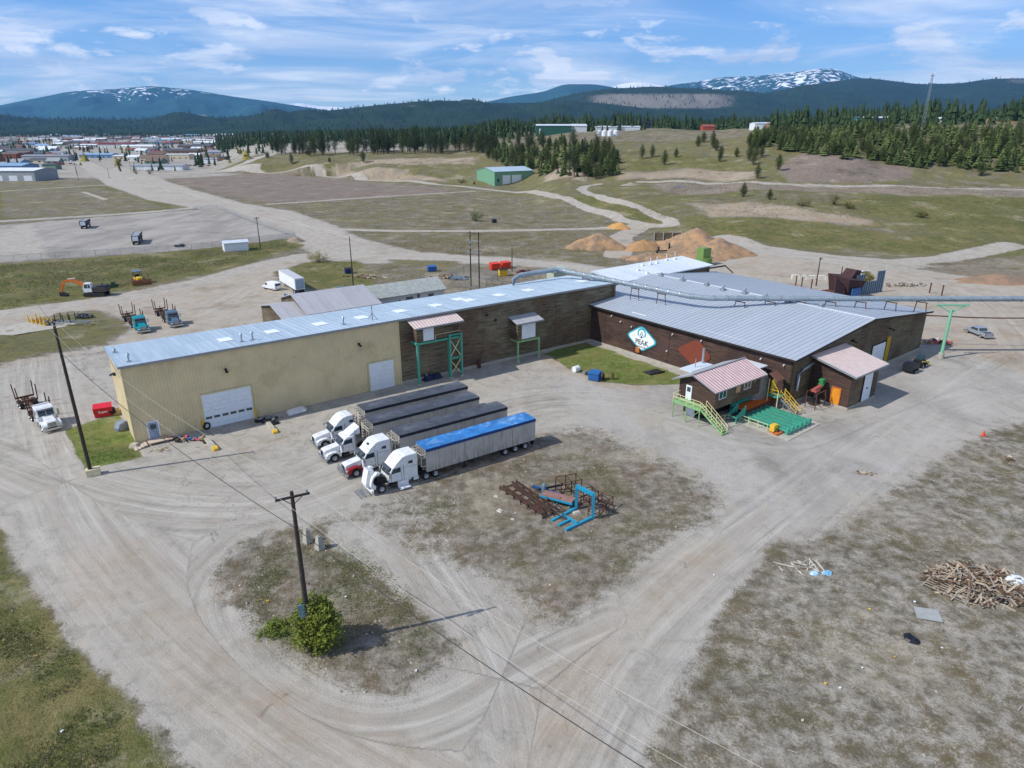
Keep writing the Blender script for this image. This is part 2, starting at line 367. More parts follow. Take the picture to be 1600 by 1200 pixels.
#            gravel green soil tan asphalt lush
FIELD  = (.12, .44, .16, .0, .0, .0)
GRAV   = (1., 0, 0, 0, 0, 0); DUST = (1., .0, .0, .22, 0, 0); DIRT = (.95, .0, .05, .42, 0, 0)
CONC   = (.75, 0, 0, 0, .55, 0); LOT = (.3, 0, 0, 0, 1., 0)
GRASS  = (.0, .85, .1, .0, .0, .15); LUSH = (0, 1, 0, 0, 0, 1.); PURP = (.15, .05, 1., .05, 0, 0); DRY = (.34, .14, .42, .05, 0, 0)
SCRUB  = (.5, .1, .35, .0, 0, 0); BANK = (.15, .15, .15, .62, 0, 0); HILL = (.08, .56, .2, .08, 0, .08); BROWN = (.05, .12, .85, .12, 0, 0)
AREAS = [  # (class, values, softness m, pixel polygon)
 ('g', HILL, 10, [(330, 268), (520, 278), (745, 296), (900, 330), (1000, 360), (1100, 374), (1250, 392), (1600, 404), (2100, 404), (2100, 190), (1600, 200), (1400, 202), (1200, 212), (1000, 222), (800, 232), (600, 236), (420, 240)]),
 ('g', PURP, 6, [(270, 281), (400, 271), (560, 284), (680, 293), (700, 300), (600, 309), (430, 317), (340, 302)]),
 ('g', FIELD, 5, [(440, 321), (720, 301), (860, 305), (950, 345), (930, 352), (750, 356), (540, 358)]),
 ('g', GRASS, 5, [(0, 297), (150, 291), (200, 300), (265, 325), (140, 338), (0, 344)]),
 ('g', FIELD, 3, [(0, 298), (150, 292), (190, 300), (262, 325), (140, 337), (0, 342)]),
 ('road', DUST, 5, [(150, 272), (188, 262), (230, 274), (300, 296), (380, 318), (455, 330), (520, 352), (560, 372), (650, 394), (800, 404), (900, 412), (960, 420), (1100, 398), (1180, 384), (1260, 398), (1330, 404), (1420, 412), (1700, 432), (1700, 470), (1300, 470), (1000, 440), (830, 418), (760, 412), (640, 412), (520, 412), (480, 392), (430, 366), (380, 342), (300, 324), (230, 312), (170, 290)]),
 ('lot', LOT, 1.2, [(-300, 372), (0, 352), (150, 340), (300, 328), (345, 328), (462, 372), (330, 388), (100, 404), (0, 411), (-300, 436)]),
 ('lot', (.8, 0, 0, 0, .3, 0), 2.5, [(-300, 380), (0, 356), (52, 352), (70, 385), (78, 404), (0, 410), (-300, 432)]),
 ('yard', DIRT, 4, [(-200, 505), (0, 489), (150, 470), (250, 448), (330, 432), (420, 408), (480, 398), (500, 412), (470, 430), (440, 450), (640, 470), (900, 440), (900, 520), (620, 500), (168, 548), (60, 566), (0, 578), (-200, 600), (-200, 590), (0, 560), (60, 556), (165, 540), (198, 515), (185, 498), (150, 486), (100, 488), (0, 516), (-200, 540)]),
 ('g', GRASS, 3, [(480, 410), (560, 408), (580, 440), (560, 462), (440, 440), (425, 425)]),
 ('g', (.1, .55, .3, .2, 0, 0), 3, [(600, 405), (720, 408), (700, 418), (620, 415)]),
 ('g', (.35, .35, .3, .2, 0, 0), 4, [(690, 430), (800, 415), (900, 420), (900, 440), (760, 470), (660, 450)]),
 ('yard', DIRT, 6, [(980, 430), (1120, 408), (1200, 398), (1330, 420), (1500, 420), (1800, 440), (1800, 640), (1600, 600), (1560, 575), (1500, 565), (1380, 560), (1300, 470)]),
 ('g', (.3, .12, .25, .3, 0, 0), 4, [(1420, 420), (1600, 400), (1700, 420), (1700, 445), (1580, 442), (1500, 432)]),
 ('yard', GRAV, 1.6, [(-200, 600), (0, 578), (168, 552), (300, 520), (640, 480), (960, 480), (1240, 540), (1440, 530), (1470, 548), (1560, 575), (1600, 590), (1700, 620), (1700, 640), (1540, 676), (1262, 852), (1212, 842), (1165, 900), (1110, 985), (1070, 1060), (1035, 1130), (1010, 1210), (985, 1500), (500, 1500), (290, 1205), (205, 1095), (112, 1000), (52, 922), (0, 850), (-200, 660)]),
 ('yard', CONC, 3, [(1380, 545), (1470, 555), (1560, 575), (1600, 590), (1650, 610), (1540, 672), (1262, 850), (1100, 775), (905, 685), (840, 600), (900, 575), (1060, 600), (1200, 680), (1330, 640)]),
 ('g', DRY, 3.5, [(388, 858), (452, 836), (505, 822), (548, 832), (600, 868), (650, 930), (692, 985), (690, 1020), (640, 1065), (560, 1102), (500, 1082), (430, 1040), (364, 965), (350, 912)]),
 ('g', SCRUB, 3.5, [(585, 790), (720, 735), (860, 690), (905, 684), (1100, 775), (1090, 830), (1010, 905), (930, 975), (850, 925), (760, 875), (700, 842), (620, 838), (560, 812)]),
 ('g', DRY, 5, [(700, 745), (860, 695), (905, 688), (1050, 755), (1040, 800), (960, 850), (930, 965), (850, 915), (800, 880), (720, 860), (750, 800)]),
 ('grass', LUSH, .5, [(101, 672), (186, 646), (218, 700), (226, 716), (135, 736), (130, 728)]),
 ('grass', LUSH, .8, [(846, 556), (900, 531), (1064, 587), (1066, 601), (1000, 603), (938, 598), (880, 575)]),
 ('grass', (.0, .85, .15, .0, 0, .12), 1.6, [(-200, 640), (-10, 838), (52, 922), (112, 1000), (205, 1095), (290, 1205), (480, 1500), (-300, 1500)]),
 ('g', (.44, .22, .22, .0, 0, 0), 3.0, [(1540, 676), (1700, 640), (2200, 620), (2200, 1500), (985, 1500), (1010, 1210), (1035, 1130), (1070, 1060), (1110, 985), (1165, 900), (1212, 842), (1262, 852)]),
 ('g', (.1, .6, .25, 0, 0, 0), 4, [(-200, 545), (0, 518), (100, 490), (150, 488), (184, 500), (196, 518), (162, 540), (60, 556), (0, 572), (-200, 596)]),
 ('g', GRASS, 4, [(-200, 440), (0, 414), (240, 398), (440, 374), (476, 384), (400, 406), (330, 426), (240, 442), (150, 462), (0, 486), (-200, 502)]),
 ('g', BROWN, 5, [(1228, 262), (1262, 240), (1330, 248), (1412, 262), (1412, 278), (1350, 282), (1240, 280)]),
 ('g', BANK, 3, [(1075, 318), (1130, 318), (1250, 326), (1360, 344), (1360, 352), (1240, 344), (1110, 338)]),
 ('g', BANK, 4, [(540, 255), (620, 248), (740, 245), (740, 256), (640, 258), (560, 262)]),
 ('g', BANK, 3, [(520, 268), (545, 258), (560, 268), (640, 274), (700, 284), (560, 282)]),
 ('g', BANK, 3, [(960, 270), (1070, 262), (1180, 268), (1180, 280), (1060, 278), (965, 282)]),
 ('g', BANK, 2, [(852, 262), (880, 264), (920, 272), (915, 284), (850, 284)]),
 ('g', (.3, .15, .5, .2, 0, 0), 4, [(1010, 288), (1200, 285), (1600, 292), (1700, 300), (1600, 312), (1240, 298), (1060, 305)]),
 ('g', (.05, .85, .05, 0, 0, .3), 14, [(1100, 345), (1240, 350), (1400, 372), (1600, 380), (1600, 398), (1400, 390), (1250, 384), (1120, 365)]),
 ('g', (.05, .8, .1, 0, 0, .22), 14, [(1330, 310), (1500, 305), (1700, 310), (1700, 370), (1500, 360), (1380, 335)]),
 ('g', (.05, .8, .1, 0, 0, .25), 14, [(960, 250), (1060, 238), (1130, 262), (1000, 268)]),
 ('g', (.1, .8, .1, .05, 0, .2), 6, [(915, 300), (960, 312), (1010, 335), (1040, 350), (980, 342), (900, 315)]),
]
TRACKS = [  # (class, values, half width, softness, polyline)
 ('road', DUST, 2.2, 1.5, [(-300, 312), (0, 299), (80, 294), (150, 290), (200, 287)]),
 ('road', CONC, 4.0, 2.0, [(-300, 360), (0, 346), (150, 337), (250, 330), (300, 325)]),
 ('road', DUST, 2.0, 1.5, [(420, 319), (500, 314), (600, 307), (740, 299)]),
 ('road', DUST, 3.0, 2.0, [(330, 268), (400, 267), (500, 271), (560, 276), (640, 283), (720, 291), (770, 297), (830, 299), (870, 308), (920, 327), (970, 344), (1010, 352), (1050, 352)]),
 ('road', DUST, 2.8, 1.5, [(1050, 352), (1046, 344), (1010, 330), (960, 314), (918, 302), (908, 296), (915, 291), (935, 288)]),
 ('road', DUST, 2.5, 2.0, [(1000, 284), (1080, 284), (1200, 287), (1350, 291), (1600, 297), (1800, 300)]),
 ('road', DUST, 2.6, 2.0, [(520, 358), (620, 361), (750, 361), (900, 358), (1000, 354)]),
 ('road', DIRT, 4.5, 2.0, [(1000, 354), (970, 370), (965, 400)]),
 ('road', DUST, 4.0, 3.0, [(-200, 512), (0, 491), (100, 478), (200, 464), (320, 440), (400, 416), (470, 400)]),
 ('g', (1, 0, 0, .42, 0, 0), 4.0, 7.0, [(130, 870), (220, 960), (330, 1060), (440, 1140), (560, 1200), (700, 1260)]),
 ('g', (1, 0, 0, .42, 0, 0), 3.0, 5.0, [(840, 1180), (900, 1060), (1000, 960), (1120, 860)]),
 ('g', (1, 0, 0, .25, 0, 0), 3.0, 4.0, [(330, 700), (420, 690), (470, 680)]),
 ('road', DUST, 4.5, 3.0, [(1130, 372), (1180, 386), (1300, 402), (1400, 410), (1470, 405), (1530, 394), (1580, 383)]),
 ('road', GRAV, 5.0, 3.0, [(400, 258), (360, 265), (330, 268), (250, 272), (190, 268)]),
 ('road', GRAV, 8.0, 3.0, [(190, 290), (150, 265), (118, 246), (95, 232)]),
 ('road', GRAV, 5.0, 3.0, [(350, 266), (385, 254), (415, 244), (440, 236)]),
 ('g', (.9, 0, 0, .1, 0, 0), 2.2, 1.6, [(548, 838), (620, 890), (700, 950), (770, 1000)]),
 ('g', (.9, 0, 0, .25, 0, 0), 1.5, 1.2, [(362, 965), (430, 1044), (500, 1092), (545, 1110)]),
 ('g', (.7, 0, 0, .6, 0, 0), 1.0, .9, [(846, 556), (880, 577), (940, 600), (1000, 607)]),
 ('g', (.2, 0, .6, .5, 0, 0), .5, .4, [(720, 738), (780, 722), (838, 702)]),
 ('g', (.9, .1, 0, .3, 0, 0), 1.6, .8, [(130, 300), (148, 306), (165, 312)]),
]
GUIDES = [[(60, 540), (60, 640), (120, 800), (260, 960), (430, 1100), (560, 1180), (760, 1300)],
 [(-50, 700), (200, 790), (420, 800), (560, 745), (760, 640), (900, 620), (1050, 640), (1200, 700), (1400, 640), (1560, 600)],
 [(640, 830), (760, 1000), (800, 1120), (820, 1300)], [(1560, 560), (1420, 640), (1250, 770), (1100, 880), (960, 1010), (860, 1160), (800, 1300)],
 [(400, 850), (320, 930), (380, 1050), (520, 1140), (680, 1130), (820, 1040), (960, 970)],
 [(-50, 570), (150, 530), (330, 490), (420, 430), (600, 395), (800, 410), (1000, 425), (1200, 395), (1400, 415), (1600, 445)],
 [(190, 275), (300, 305), (430, 335), (560, 380), (700, 403)], [(1600, 560), (1560, 500), (1500, 450), (1380, 420)]]

def ground_material():
    m, t, b = newmat('ground_surface')
    geo = t.new('ShaderNodeNewGeometry'); P = geo.outputs['Position']
    A = t.new('ShaderNodeAttribute', attribute_name='ma'); B = t.new('ShaderNodeAttribute', attribute_name='mb'); K = t.new('ShaderNodeAttribute', attribute_name='tk')
    sa = t.new('ShaderNodeSeparateColor'); t.link(A.outputs['Color'], sa.inputs[0]); gv, gr, so = sa.outputs
    sb = t.new('ShaderNodeSeparateColor'); t.link(B.outputs['Color'], sb.inputs[0]); ta, asp, lu = sb.outputs
    nA = t.noise(P, .035, 8, .66); nB = t.noise(P, .16, 8, .7, .3); nC = t.noise(P, .7, 8, .72, .2); nD = t.noise(P, 5.0, 3, .7); nE = t.noise(P, 17, 2, .6)
    sk_ = t.new('ShaderNodeSeparateXYZ'); t.link(K.outputs['Vector'], sk_.inputs[0]); nearw = sk_.outputs[2]
    cw = t.math('MULTIPLY', t.math('MULTIPLY', nearw, t.ramp(nB, .32, .5)), t.math('ADD', .6, t.math('MULTIPLY', t.ramp(nA, .4, .6), .4)))
    iso = t.noise(P, .45, 5, .72, .6)
    crk = t.math('MULTIPLY', t.math('LESS_THAN', t.math('ABSOLUTE', t.math('SUBTRACT', t.noise(P, .13, 7, .66, .6), .5)), .006), t.ramp(nA, .5, .6))
    def streak(su, sv, d):
        q = t.noise(t.scaled(K.outputs['Vector'], (su, sv, 0)), 1.0, d, .68, .25)
        return t.math('ADD', t.math('MULTIPLY', q, cw), t.math('MULTIPLY', iso, t.math('SUBTRACT', 1, cw)))
    tr = streak(.04, .95, 7); tr2 = streak(.015, .32, 3)
    # dry field: grey-brown soil, straw, weeds
    dry = t.mix(t.ramp(nC, .3, .7), lin('#5c5546'), lin('#999182'))
    dry = t.mix(t.math('MULTIPLY', t.ramp(nA, .5, .62), .6), dry, lin('#a49b8b')); dry = t.mix(t.math('MULTIPLY', t.ramp(nB, .45, .62), .8), dry, lin('#6c6045'))
    dry = t.mix(t.math('MULTIPLY', t.ramp(nD, .45, .72), .85), dry, lin('#433e2d')); dry = t.mix(t.math('MULTIPLY', t.ramp(nE, .55, .75), .5), dry, lin('#b5ab99'))
    grs = t.mix(t.ramp(nC, .3, .7), lin('#454f24'), lin('#716f42'))
    grs = t.mix(t.math('MULTIPLY', t.ramp(nB, .4, .65), .65), grs, lin('#8a7c55'))
    grs = t.mix(t.math('MULTIPLY', t.ramp(nD, .45, .75), .7), grs, lin('#424a1e'))
    lus = t.mix(t.ramp(nC, .3, .7), lin('#566530'), lin('#828c4c')); lus = t.mix(t.ramp(nD, .45, .8), lus, lin('#3e5320')); lus = t.mix(t.math('MULTIPLY', t.ramp(nB, .42, .6), .65), lus, lin('#857d50'))
    grv = t.mix(t.ramp(tr, .3, .7), lin('#8d887d'), lin('#c5c0b6'))
    grv = t.mix(t.math('MULTIPLY', t.ramp(tr2, .42, .62), .5), grv, lin('#9a9083')); grv = t.mix(t.math('MULTIPLY', t.math('SUBTRACT', 1, t.ramp(tr2, .3, .42)), .5), grv, lin('#d6d1c6'))
    grv = t.mix(t.math('MULTIPLY', t.ramp(nB, .52, .75), .55), grv, lin('#ada08e'))
    grv = t.mix(t.math('MULTIPLY', t.ramp(nA, .5, .7), .4), grv, lin('#a19a8f'))
    grv = t.mix(t.math('MULTIPLY', t.ramp(nE, .5, .75), .45), grv, lin('#8b8377'))
    grv = t.mix(t.math('MULTIPLY', crk, .55), grv, lin('#6a6258'))
    soil = t.mix(t.ramp(nC, .3, .7), lin('#70645a'), lin('#8f8276')); soil = t.mix(t.ramp(nD, .5, .8), soil, lin('#574b3b'))
    tan = t.mix(t.ramp(nC, .3, .7), lin('#9f8f7a'), lin('#b5a894')); tan = t.mix(t.math('MULTIPLY', t.ramp(nB, .4, .7), .6), tan, lin('#997d60'))
    lot = t.mix(t.ramp(t.noise(t.scaled(P, (1, .25, 1)), .12, 5, .6, .5), .35, .65), lin('#96928c'), lin('#b1aca5'))
    vl = t.new('ShaderNodeVectorMath', operation='LENGTH'); t.link(P, vl.inputs[0]); farf = t.ramp(vl.outputs['Value'], 110, 330)
    nF = t.math('ADD', t.math('MULTIPLY', nA, .35), t.math('ADD', t.math('MULTIPLY', nB, .35), t.math('MULTIPLY', nC, .3)))
    def edge(a, w=.55, n=None):
        nn = n if n is not None else t.math('ADD', t.math('MULTIPLY', nC, .55), t.math('MULTIPLY', nD, .45))
        nn = t.math('ADD', t.math('MULTIPLY', nn, t.math('SUBTRACT', 1, farf)), t.math('MULTIPLY', nF, farf))
        x = t.math('ADD', a, t.math('MULTIPLY', t.math('SUBTRACT', nn, .5), w*2.6)); return t.ramp(x, .34, .66)
    nn2 = t.math('ADD', t.math('MULTIPLY', nB, .5), t.math('MULTIPLY', nC, .5))
    k = dry
    k = t.mix(edge(so, .8, nn2), k, soil); k = t.mix(edge(gr, .9, t.math('ADD', t.math('MULTIPLY', nn2, .6), t.math('MULTIPLY', nD, .4))), k, grs)
    k = t.mix(edge(lu, .5), k, lus); k = t.mix(edge(gv, .65), k, grv)
    k = t.mix(t.ramp(t.math('ADD', ta, t.math('MULTIPLY', t.math('SUBTRACT', t.math('ADD', t.math('MULTIPLY', nA, .4), t.math('MULTIPLY', nB, .6)), .5), 1.3)), .05, .95), k, tan)
    k = t.mix(t.math('MULTIPLY', edge(asp, .5, nn2), .75), k, lot)
    nG = t.noise(P, .08, 10, .72, .2); open_ = t.math('SUBTRACT', 1, t.math('MULTIPLY', t.math('MAXIMUM', gv, asp), .6))
    k = t.mix(t.math('MULTIPLY', t.ramp(nG, .52, .68), t.math('MULTIPLY', open_, .7)), k, lin('#4f4b36')); k = t.mix(t.math('MULTIPLY', t.math('SUBTRACT', 1, t.ramp(nG, .34, .47)), t.math('MULTIPLY', open_, .45)), k, lin('#b0a48c'))
    # scattered pale stones / litter and dark clods, away from the wheel tracks
    vo = t.new('ShaderNodeTexVoronoi', feature='F1'); vo.inputs['Scale'].default_value = 1.7; t.link(P, vo.inputs['Vector'])
    st = t.math('MULTIPLY', t.math('LESS_THAN', vo.outputs[0], .06), t.math('GREATER_THAN', nC, .56))
    k = t.mix(t.math('MULTIPLY', st, t.math('SUBTRACT', .42, t.math('MULTIPLY', lu, .4))), k, lin('#b9b2a6'))
    vo2 = t.new('ShaderNodeTexVoronoi', feature='F1'); vo2.inputs['Scale'].default_value = .9; t.link(P, vo2.inputs['Vector'])
    sk = t.math('MULTIPLY', t.math('LESS_THAN', vo2.outputs[0], .14), t.math('SUBTRACT', 1, gv))
    k = t.mix(t.math('MULTIPLY', sk, .6), k, lin('#4a4534'))
    # oil stains on the yard
    os_ = t.math('MULTIPLY', t.ramp(t.noise(P, .33, 3, .5, .8), .68, .75), gv)
    k = t.mix(t.math('MULTIPLY', os_, .5), k, lin('#6b6055'))
    t.link(k, b.inputs['Base Color']); b.inputs['Roughness'].default_value = .95; b.inputs['Specular IOR Level'].default_value = .15
    hgt_ = t.math('ADD', t.math('MULTIPLY', nD, t.math('SUBTRACT', 1.25, gv)), t.math('ADD', t.math('MULTIPLY', tr, 1.1), t.math('MULTIPLY', nE, .4)))
    t.link(t.bump(hgt_, .75, .22), b.inputs['Normal'])
    return m
GROUND = ground_material()

def build_ground():
    fine = np.linspace(-50, 50, 900); side = np.concatenate([np.linspace(-180, -50, 60)[:-1]]); th = np.radians(np.concatenate([side, fine, -side[::-1]]))
    r = [2.0, 10, 18, 24, 28]
    while r[-1] < 1000: r.append(r[-1]*1.0040+.02)
    while r[-1] < 30000: r.append(r[-1]*1.06)
    r = np.array(r); NR, NA = len(r), len(th)
    RR, TT = np.meshgrid(r, th, indexing='ij'); X = (RR*np.sin(TT)).ravel(); Y = (RR*np.cos(TT)).ravel()
    Z = height(X, Y)
    N = X.size; att = np.tile(np.array(FIELD, float), (N, 1)); cls = np.zeros(N, int); CL = {'g': 0, 'yard': 1, 'road': 2, 'lot': 3, 'grass': 4}
    town = (Y > 560) & (X < -100+0*Y) & (Y < 4600); m = np.clip((Y-560)/60, 0, 1)*town; att = att*(1-m[:, None])+np.array([.55, .22, .3, .0, .45, 0])*m[:, None]
    jx = (vnoise(X, Y, 2.2, 1)-.5)*1.2+(vnoise(X, Y, .7, 2)-.5)*.5; jy = (vnoise(X, Y, 2.2, 8)-.5)*1.2+(vnoise(X, Y, .7, 9)-.5)*.5
    def W2(p):
        g = T(*p)
        return (g.x, g.y) if g is not None else None
    def put(m, val, c, idx):
        att[idx] = att[idx]*(1-m[:, None])+np.array(val)*m[:, None]; cls[idx] = np.where(m > .5, CL[c], cls[idx])
    for c, val, soft, poly in AREAS:
        P = [w for w in map(W2, poly) if w]; xs = [p[0] for p in P]; ys = [p[1] for p in P]
        idx = np.nonzero((X > min(xs)-soft) & (X < max(xs)+soft) & (Y > min(ys)-soft) & (Y < max(ys)+soft))[0]
        k = min(1, soft/1.2); x = X[idx]+jx[idx]*k; y = Y[idx]+jy[idx]*k; d, _, _ = seg_dist(x, y, P+[P[0]])
        sd = np.where(inside(x, y, P), d, -d); m = np.clip(sd/soft*.5+.5+(.32 if soft in (3.5, 5) and c == 'g' else 0), 0, 1); put(m*m*(3-2*m), val, c, idx)
    for c, val, hw, soft, line in TRACKS:
        P = [w for w in map(W2, line) if w]; xs = [p[0] for p in P]; ys = [p[1] for p in P]; e = hw+soft
        idx = np.nonzero((X > min(xs)-e) & (X < max(xs)+e) & (Y > min(ys)-e) & (Y < max(ys)+e))[0]
        if c == 'g': continue_cls = True
        d, _, _ = seg_dist(X[idx]+jx[idx]*.6, Y[idx]+jy[idx]*.6, P); m = np.clip((hw-d)/soft+.5, 0, 1); m = m*m*(3-2*m)
        if c == 'g':
            att[idx] = att[idx]*(1-m[:, None])+np.array(val)*m[:, None]
        else: put(m, val, c, idx)
    best = np.full(N, 1e9); U = np.zeros(N); V = np.zeros(N); near = np.nonzero((Y > 0) & (Y < 700))[0]
    for gi, g in enumerate(GUIDES):
        P = [(q.x, q.y) for q in (T(*p) for p in g) if q is not None]
        for _ in range(3): P = [P[0]]+[w for a, b in zip(P[:-1], P[1:]) for w in ((a[0]*.75+b[0]*.25, a[1]*.75+b[1]*.25), (a[0]*.25+b[0]*.75, a[1]*.25+b[1]*.75))]+[P[-1]]
        d, u, s = seg_dist(X[near], Y[near], P); mm = d < best[near]; ii = near[mm]
        best[ii] = d[mm]; U[ii] = u[mm]+gi*500; V[ii] = (d*s)[mm]+gi*37
    # relief: soft hollows off the yard
    rough = 1-np.clip(att[:, 0]+att[:, 4]*.8+att[:, 5]*.5, 0, 1)
    far = np.clip((400-np.hypot(X, Y))/200, 0, 1)
    Z = Z+rough*far*((fbm(X, Y, 5, 21)-.5)*.5+(fbm(X, Y, 1.3, 22)-.5)*.22)+far*(fbm(X, Y, 25, 31)-.5)*.12*(1-rough)
    ma = np.concatenate([att[:, :3], np.ones((N, 1))], 1).astype(np.float32); mb = np.concatenate([att[:, 3:6], np.ones((N, 1))], 1).astype(np.float32)
    tk = np.stack([U, V, np.clip(np.exp(-(best/6.8)**2), 0, 1)], 1).astype(np.float32); co3 = np.stack([X, Y, Z], 1).astype(np.float32)
    I, J = np.meshgrid(np.arange(NR-1), np.arange(NA-1), indexing='ij'); a = (I*NA+J).ravel()
    quads = np.stack([a, a+1, a+NA+1, a+NA], 1)[:, ::-1]; fc = cls[quads].max(1)
    names = {0: ('ground', 'patchy dry field of brown soil, straw and weeds'), 1: ('gravel_yard', 'pale gravel yard with curved tyre tracks'), 2: ('dirt_road', 'pale dirt road across the fields'), 3: ('paved_lot', 'grey paved storage lot'), 4: ('grass', 'green grass verge and lawn')}
    for k, (nm, lab) in names.items():
        q = quads[fc == k]
        if not len(q): continue
        used, inv = np.unique(q, return_inverse=True); inv = inv.reshape(-1).astype(np.int32)
        me = bpy.data.meshes.new(nm); me.vertices.add(len(used)); me.vertices.foreach_set('co', co3[used].ravel())
        me.loops.add(len(inv)); me.loops.foreach_set('vertex_index', inv); me.polygons.add(len(q))
        me.polygons.foreach_set('loop_start', np.arange(len(q), dtype=np.int32)*4); me.polygons.foreach_set('loop_total', np.full(len(q), 4, np.int32))
        me.update(calc_edges=True)
        for an, arr in (('ma', ma), ('mb', mb)):
            at_ = me.attributes.new(an, 'FLOAT_COLOR', 'POINT'); at_.data.foreach_set('color', arr[used].ravel())
        at_ = me.attributes.new('tk', 'FLOAT_VECTOR', 'POINT'); at_.data.foreach_set('vector', tk[used].ravel())
        me.polygons.foreach_set('use_smooth', np.ones(len(q), bool)); me.materials.append(GROUND); me.update()
        o = inst(nm, me); tag(o, kind='structure')
build_ground()

# ---------------------------------------------------------------- far hills and mountains
def mountain_mat(name, forest, forest2, rock, snow_z=None, clear=None, cscale=.002):
    m, t, b = newmat(name); geo = t.new('ShaderNodeNewGeometry'); P = geo.outputs['Position']
    n1 = t.noise(P, cscale, 6, .6); nS = t.noise(P, cscale*3.2, 5, .62, .5); n2 = t.noise(P, cscale*12, 4, .7); n3 = t.noise(P, cscale*50, 2, .6)
    k = t.mix(t.ramp(n1, .35, .65), lin(forest), lin(forest2)); k = t.mix(t.math('MULTIPLY', t.ramp(n2, .45, .7), .6), k, tuple(x*.6 for x in lin(forest)[:3])+(1,))
    k = t.mix(t.math('MULTIPLY', t.ramp(n3, .4, .7), .45), k, tuple(x*1.5 for x in lin(forest2)[:3])+(1,))
    A = t.new('ShaderNodeAttribute', attribute_name='cl'); sa = t.new('ShaderNodeSeparateColor'); t.link(A.outputs['Color'], sa.inputs[0])
    nn = t.math('ADD', t.math('MULTIPLY', n2, .55), t.math('MULTIPLY', n3, .45))
    cl = t.ramp(t.math('ADD', sa.outputs[0], t.math('MULTIPLY', t.math('SUBTRACT', nn, .5), 1.6)), .4, .6); k = t.mix(cl, k, lin(rock))
    sn = t.ramp(t.math('ADD', sa.outputs[1], t.math('MULTIPLY', t.math('SUBTRACT', nS, .5), 3.6)), .46, .54); sn = t.math('MULTIPLY', sn, t.math('GREATER_THAN', sa.outputs[1], .03)); k = t.mix(sn, k, lin('#e8edf5'))
    t.link(k, b.inputs['Base Color']); b.inputs['Roughness'].default_value = .95; b.inputs['Specular IOR Level'].default_value = .1
    t.link(t.bump(n3, .6, 12), b.inputs['Normal']); return m
def ridge(name, label, prof, Yd, depth, base, mt, amp, seed, clear=(), snow=(), nx=260, ny=60, back=.6, spur=None):
    """a range of hills: crest given as seen (column,row) at the distance Yd, with spurs and gullies running down to its foot"""
    xs = [p[0] for p in prof]; ys = [p[1] for p in prof]; px = np.linspace(xs[0], xs[-1], nx); py = np.interp(px, xs, ys)
    kx = np.ones(7)/7; py = np.convolve(np.pad(py, 3, 'edge'), kx, 'valid')
    zc = HC+np.array([slope(v) for v in py])*Yd; u = np.array([(x-800)/F/(CP+((600-v)/F)*SP) for x, v in zip(px, py)]); Xc = u*Yd
    tt = np.linspace(-back, 1, ny)          # 1 = foot in front, 0 = crest
    co3 = []; cl = []
    for t_ in tt:
        Y = Yd-depth*t_; X = Xc*(Y/Yd if t_ > 0 else 1); s = abs(t_); f = 1-s**1.15 if t_ > 0 else 1-s*1.1
        f = max(f, 0); sp = spur or Yd*.055
        n = fbm(X, np.full(nx, Y)*.45, sp, seed, 5)-.5; wgt = min(1, s*3)*min(1, (1-s)*2.2)*(1-s*.3)
        z = base+(zc-base)*f-(30 if s > .93 else 0)+amp*n*wgt*2+amp*.10*(fbm(X, np.full(nx, Y), sp*.12, seed+3)-.5)*(.25*min(1, (1-s)*4)+wgt)
        co3.append(np.stack([X, np.full(nx, Y), z], 1))
        c = np.zeros(nx); sw = np.zeros(nx)
        for (x0, x1, y0, y1, v, which) in list(clear)+list(snow):
            rr = np.array([600-F*((Y)*SP+(zz-HC)*CP)/(Y*CP-(zz-HC)*SP) for zz in z])
            mm = np.clip(np.minimum((px-x0), (x1-px))/((x1-x0)*.25), 0, 1)*np.clip(np.minimum(rr-y0, y1-rr)/max(2., (y1-y0)*.3)+.3, 0, 1)*v*(t_ > -.1)
            if which: sw = np.maximum(sw, mm)
            else: c = np.maximum(c, mm)
        cl.append(np.stack([c, sw, c*0, c*0+1], 1))
    co3 = np.concatenate(co3); cl = np.concatenate(cl)
    I, J = np.meshgrid(np.arange(ny-1), np.arange(nx-1), indexing='ij'); a = (I*nx+J).ravel(); q = np.stack([a, a+nx, a+nx+1, a+1], 1)
    me = bpy.data.meshes.new(name); me.from_pydata(co3.tolist(), [], q.tolist()); me.polygons.foreach_set('use_smooth', [True]*len(q))
    at_ = me.attributes.new('cl', 'FLOAT_COLOR', 'POINT'); at_.data.foreach_set('color', cl.astype(np.float32).ravel())
    me.materials.append(mt); o = inst(name, me); tag(o, label, kind='structure'); return co3.reshape(ny, nx, 3), tt
M_FAR = mountain_mat('mountain_far_hazed', '#264a58', '#2f5658', '#777874'); M_MID = mountain_mat('hill_forest', '#1e2f22', '#2a3d28', '#7f7a70', cscale=.004)  # far ranges: blue of the hazy air is painted into their forest colours
ridge('mountain', 'blue mountain with snow patches beyond the town', [(-420, 200), (-200, 190), (-60, 176), (40, 156), (110, 142), (170, 139), (235, 134), (300, 140), (360, 150), (420, 158), (470, 166), (520, 173), (600, 186), (700, 200)], 14500, 5200, 0, M_FAR, 330, 4, clear=[(285, 325, 178, 188, .75, 0)], snow=[(100, 290, 134, 152, .25, 1), (180, 340, 138, 148, .18, 1)])
ridge('mountain', 'low far snowfield behind the mountain', [(380, 175), (440, 163), (470, 161), (500, 166), (530, 167), (560, 172), (640, 185)], 19500, 4500, 0, M_FAR, 200, 9, snow=[(430, 560, 158, 178, .9, 1)], nx=120, ny=40)
ridge('mountain', 'rounded blue hill far behind the ridge', [(660, 190), (740, 163), (800, 150), (850, 143), (880, 131), (930, 131), (970, 138), (1010, 145), (1100, 160), (1200, 180)], 13500, 3600, 0, M_FAR, 160, 14, nx=160, ny=44)
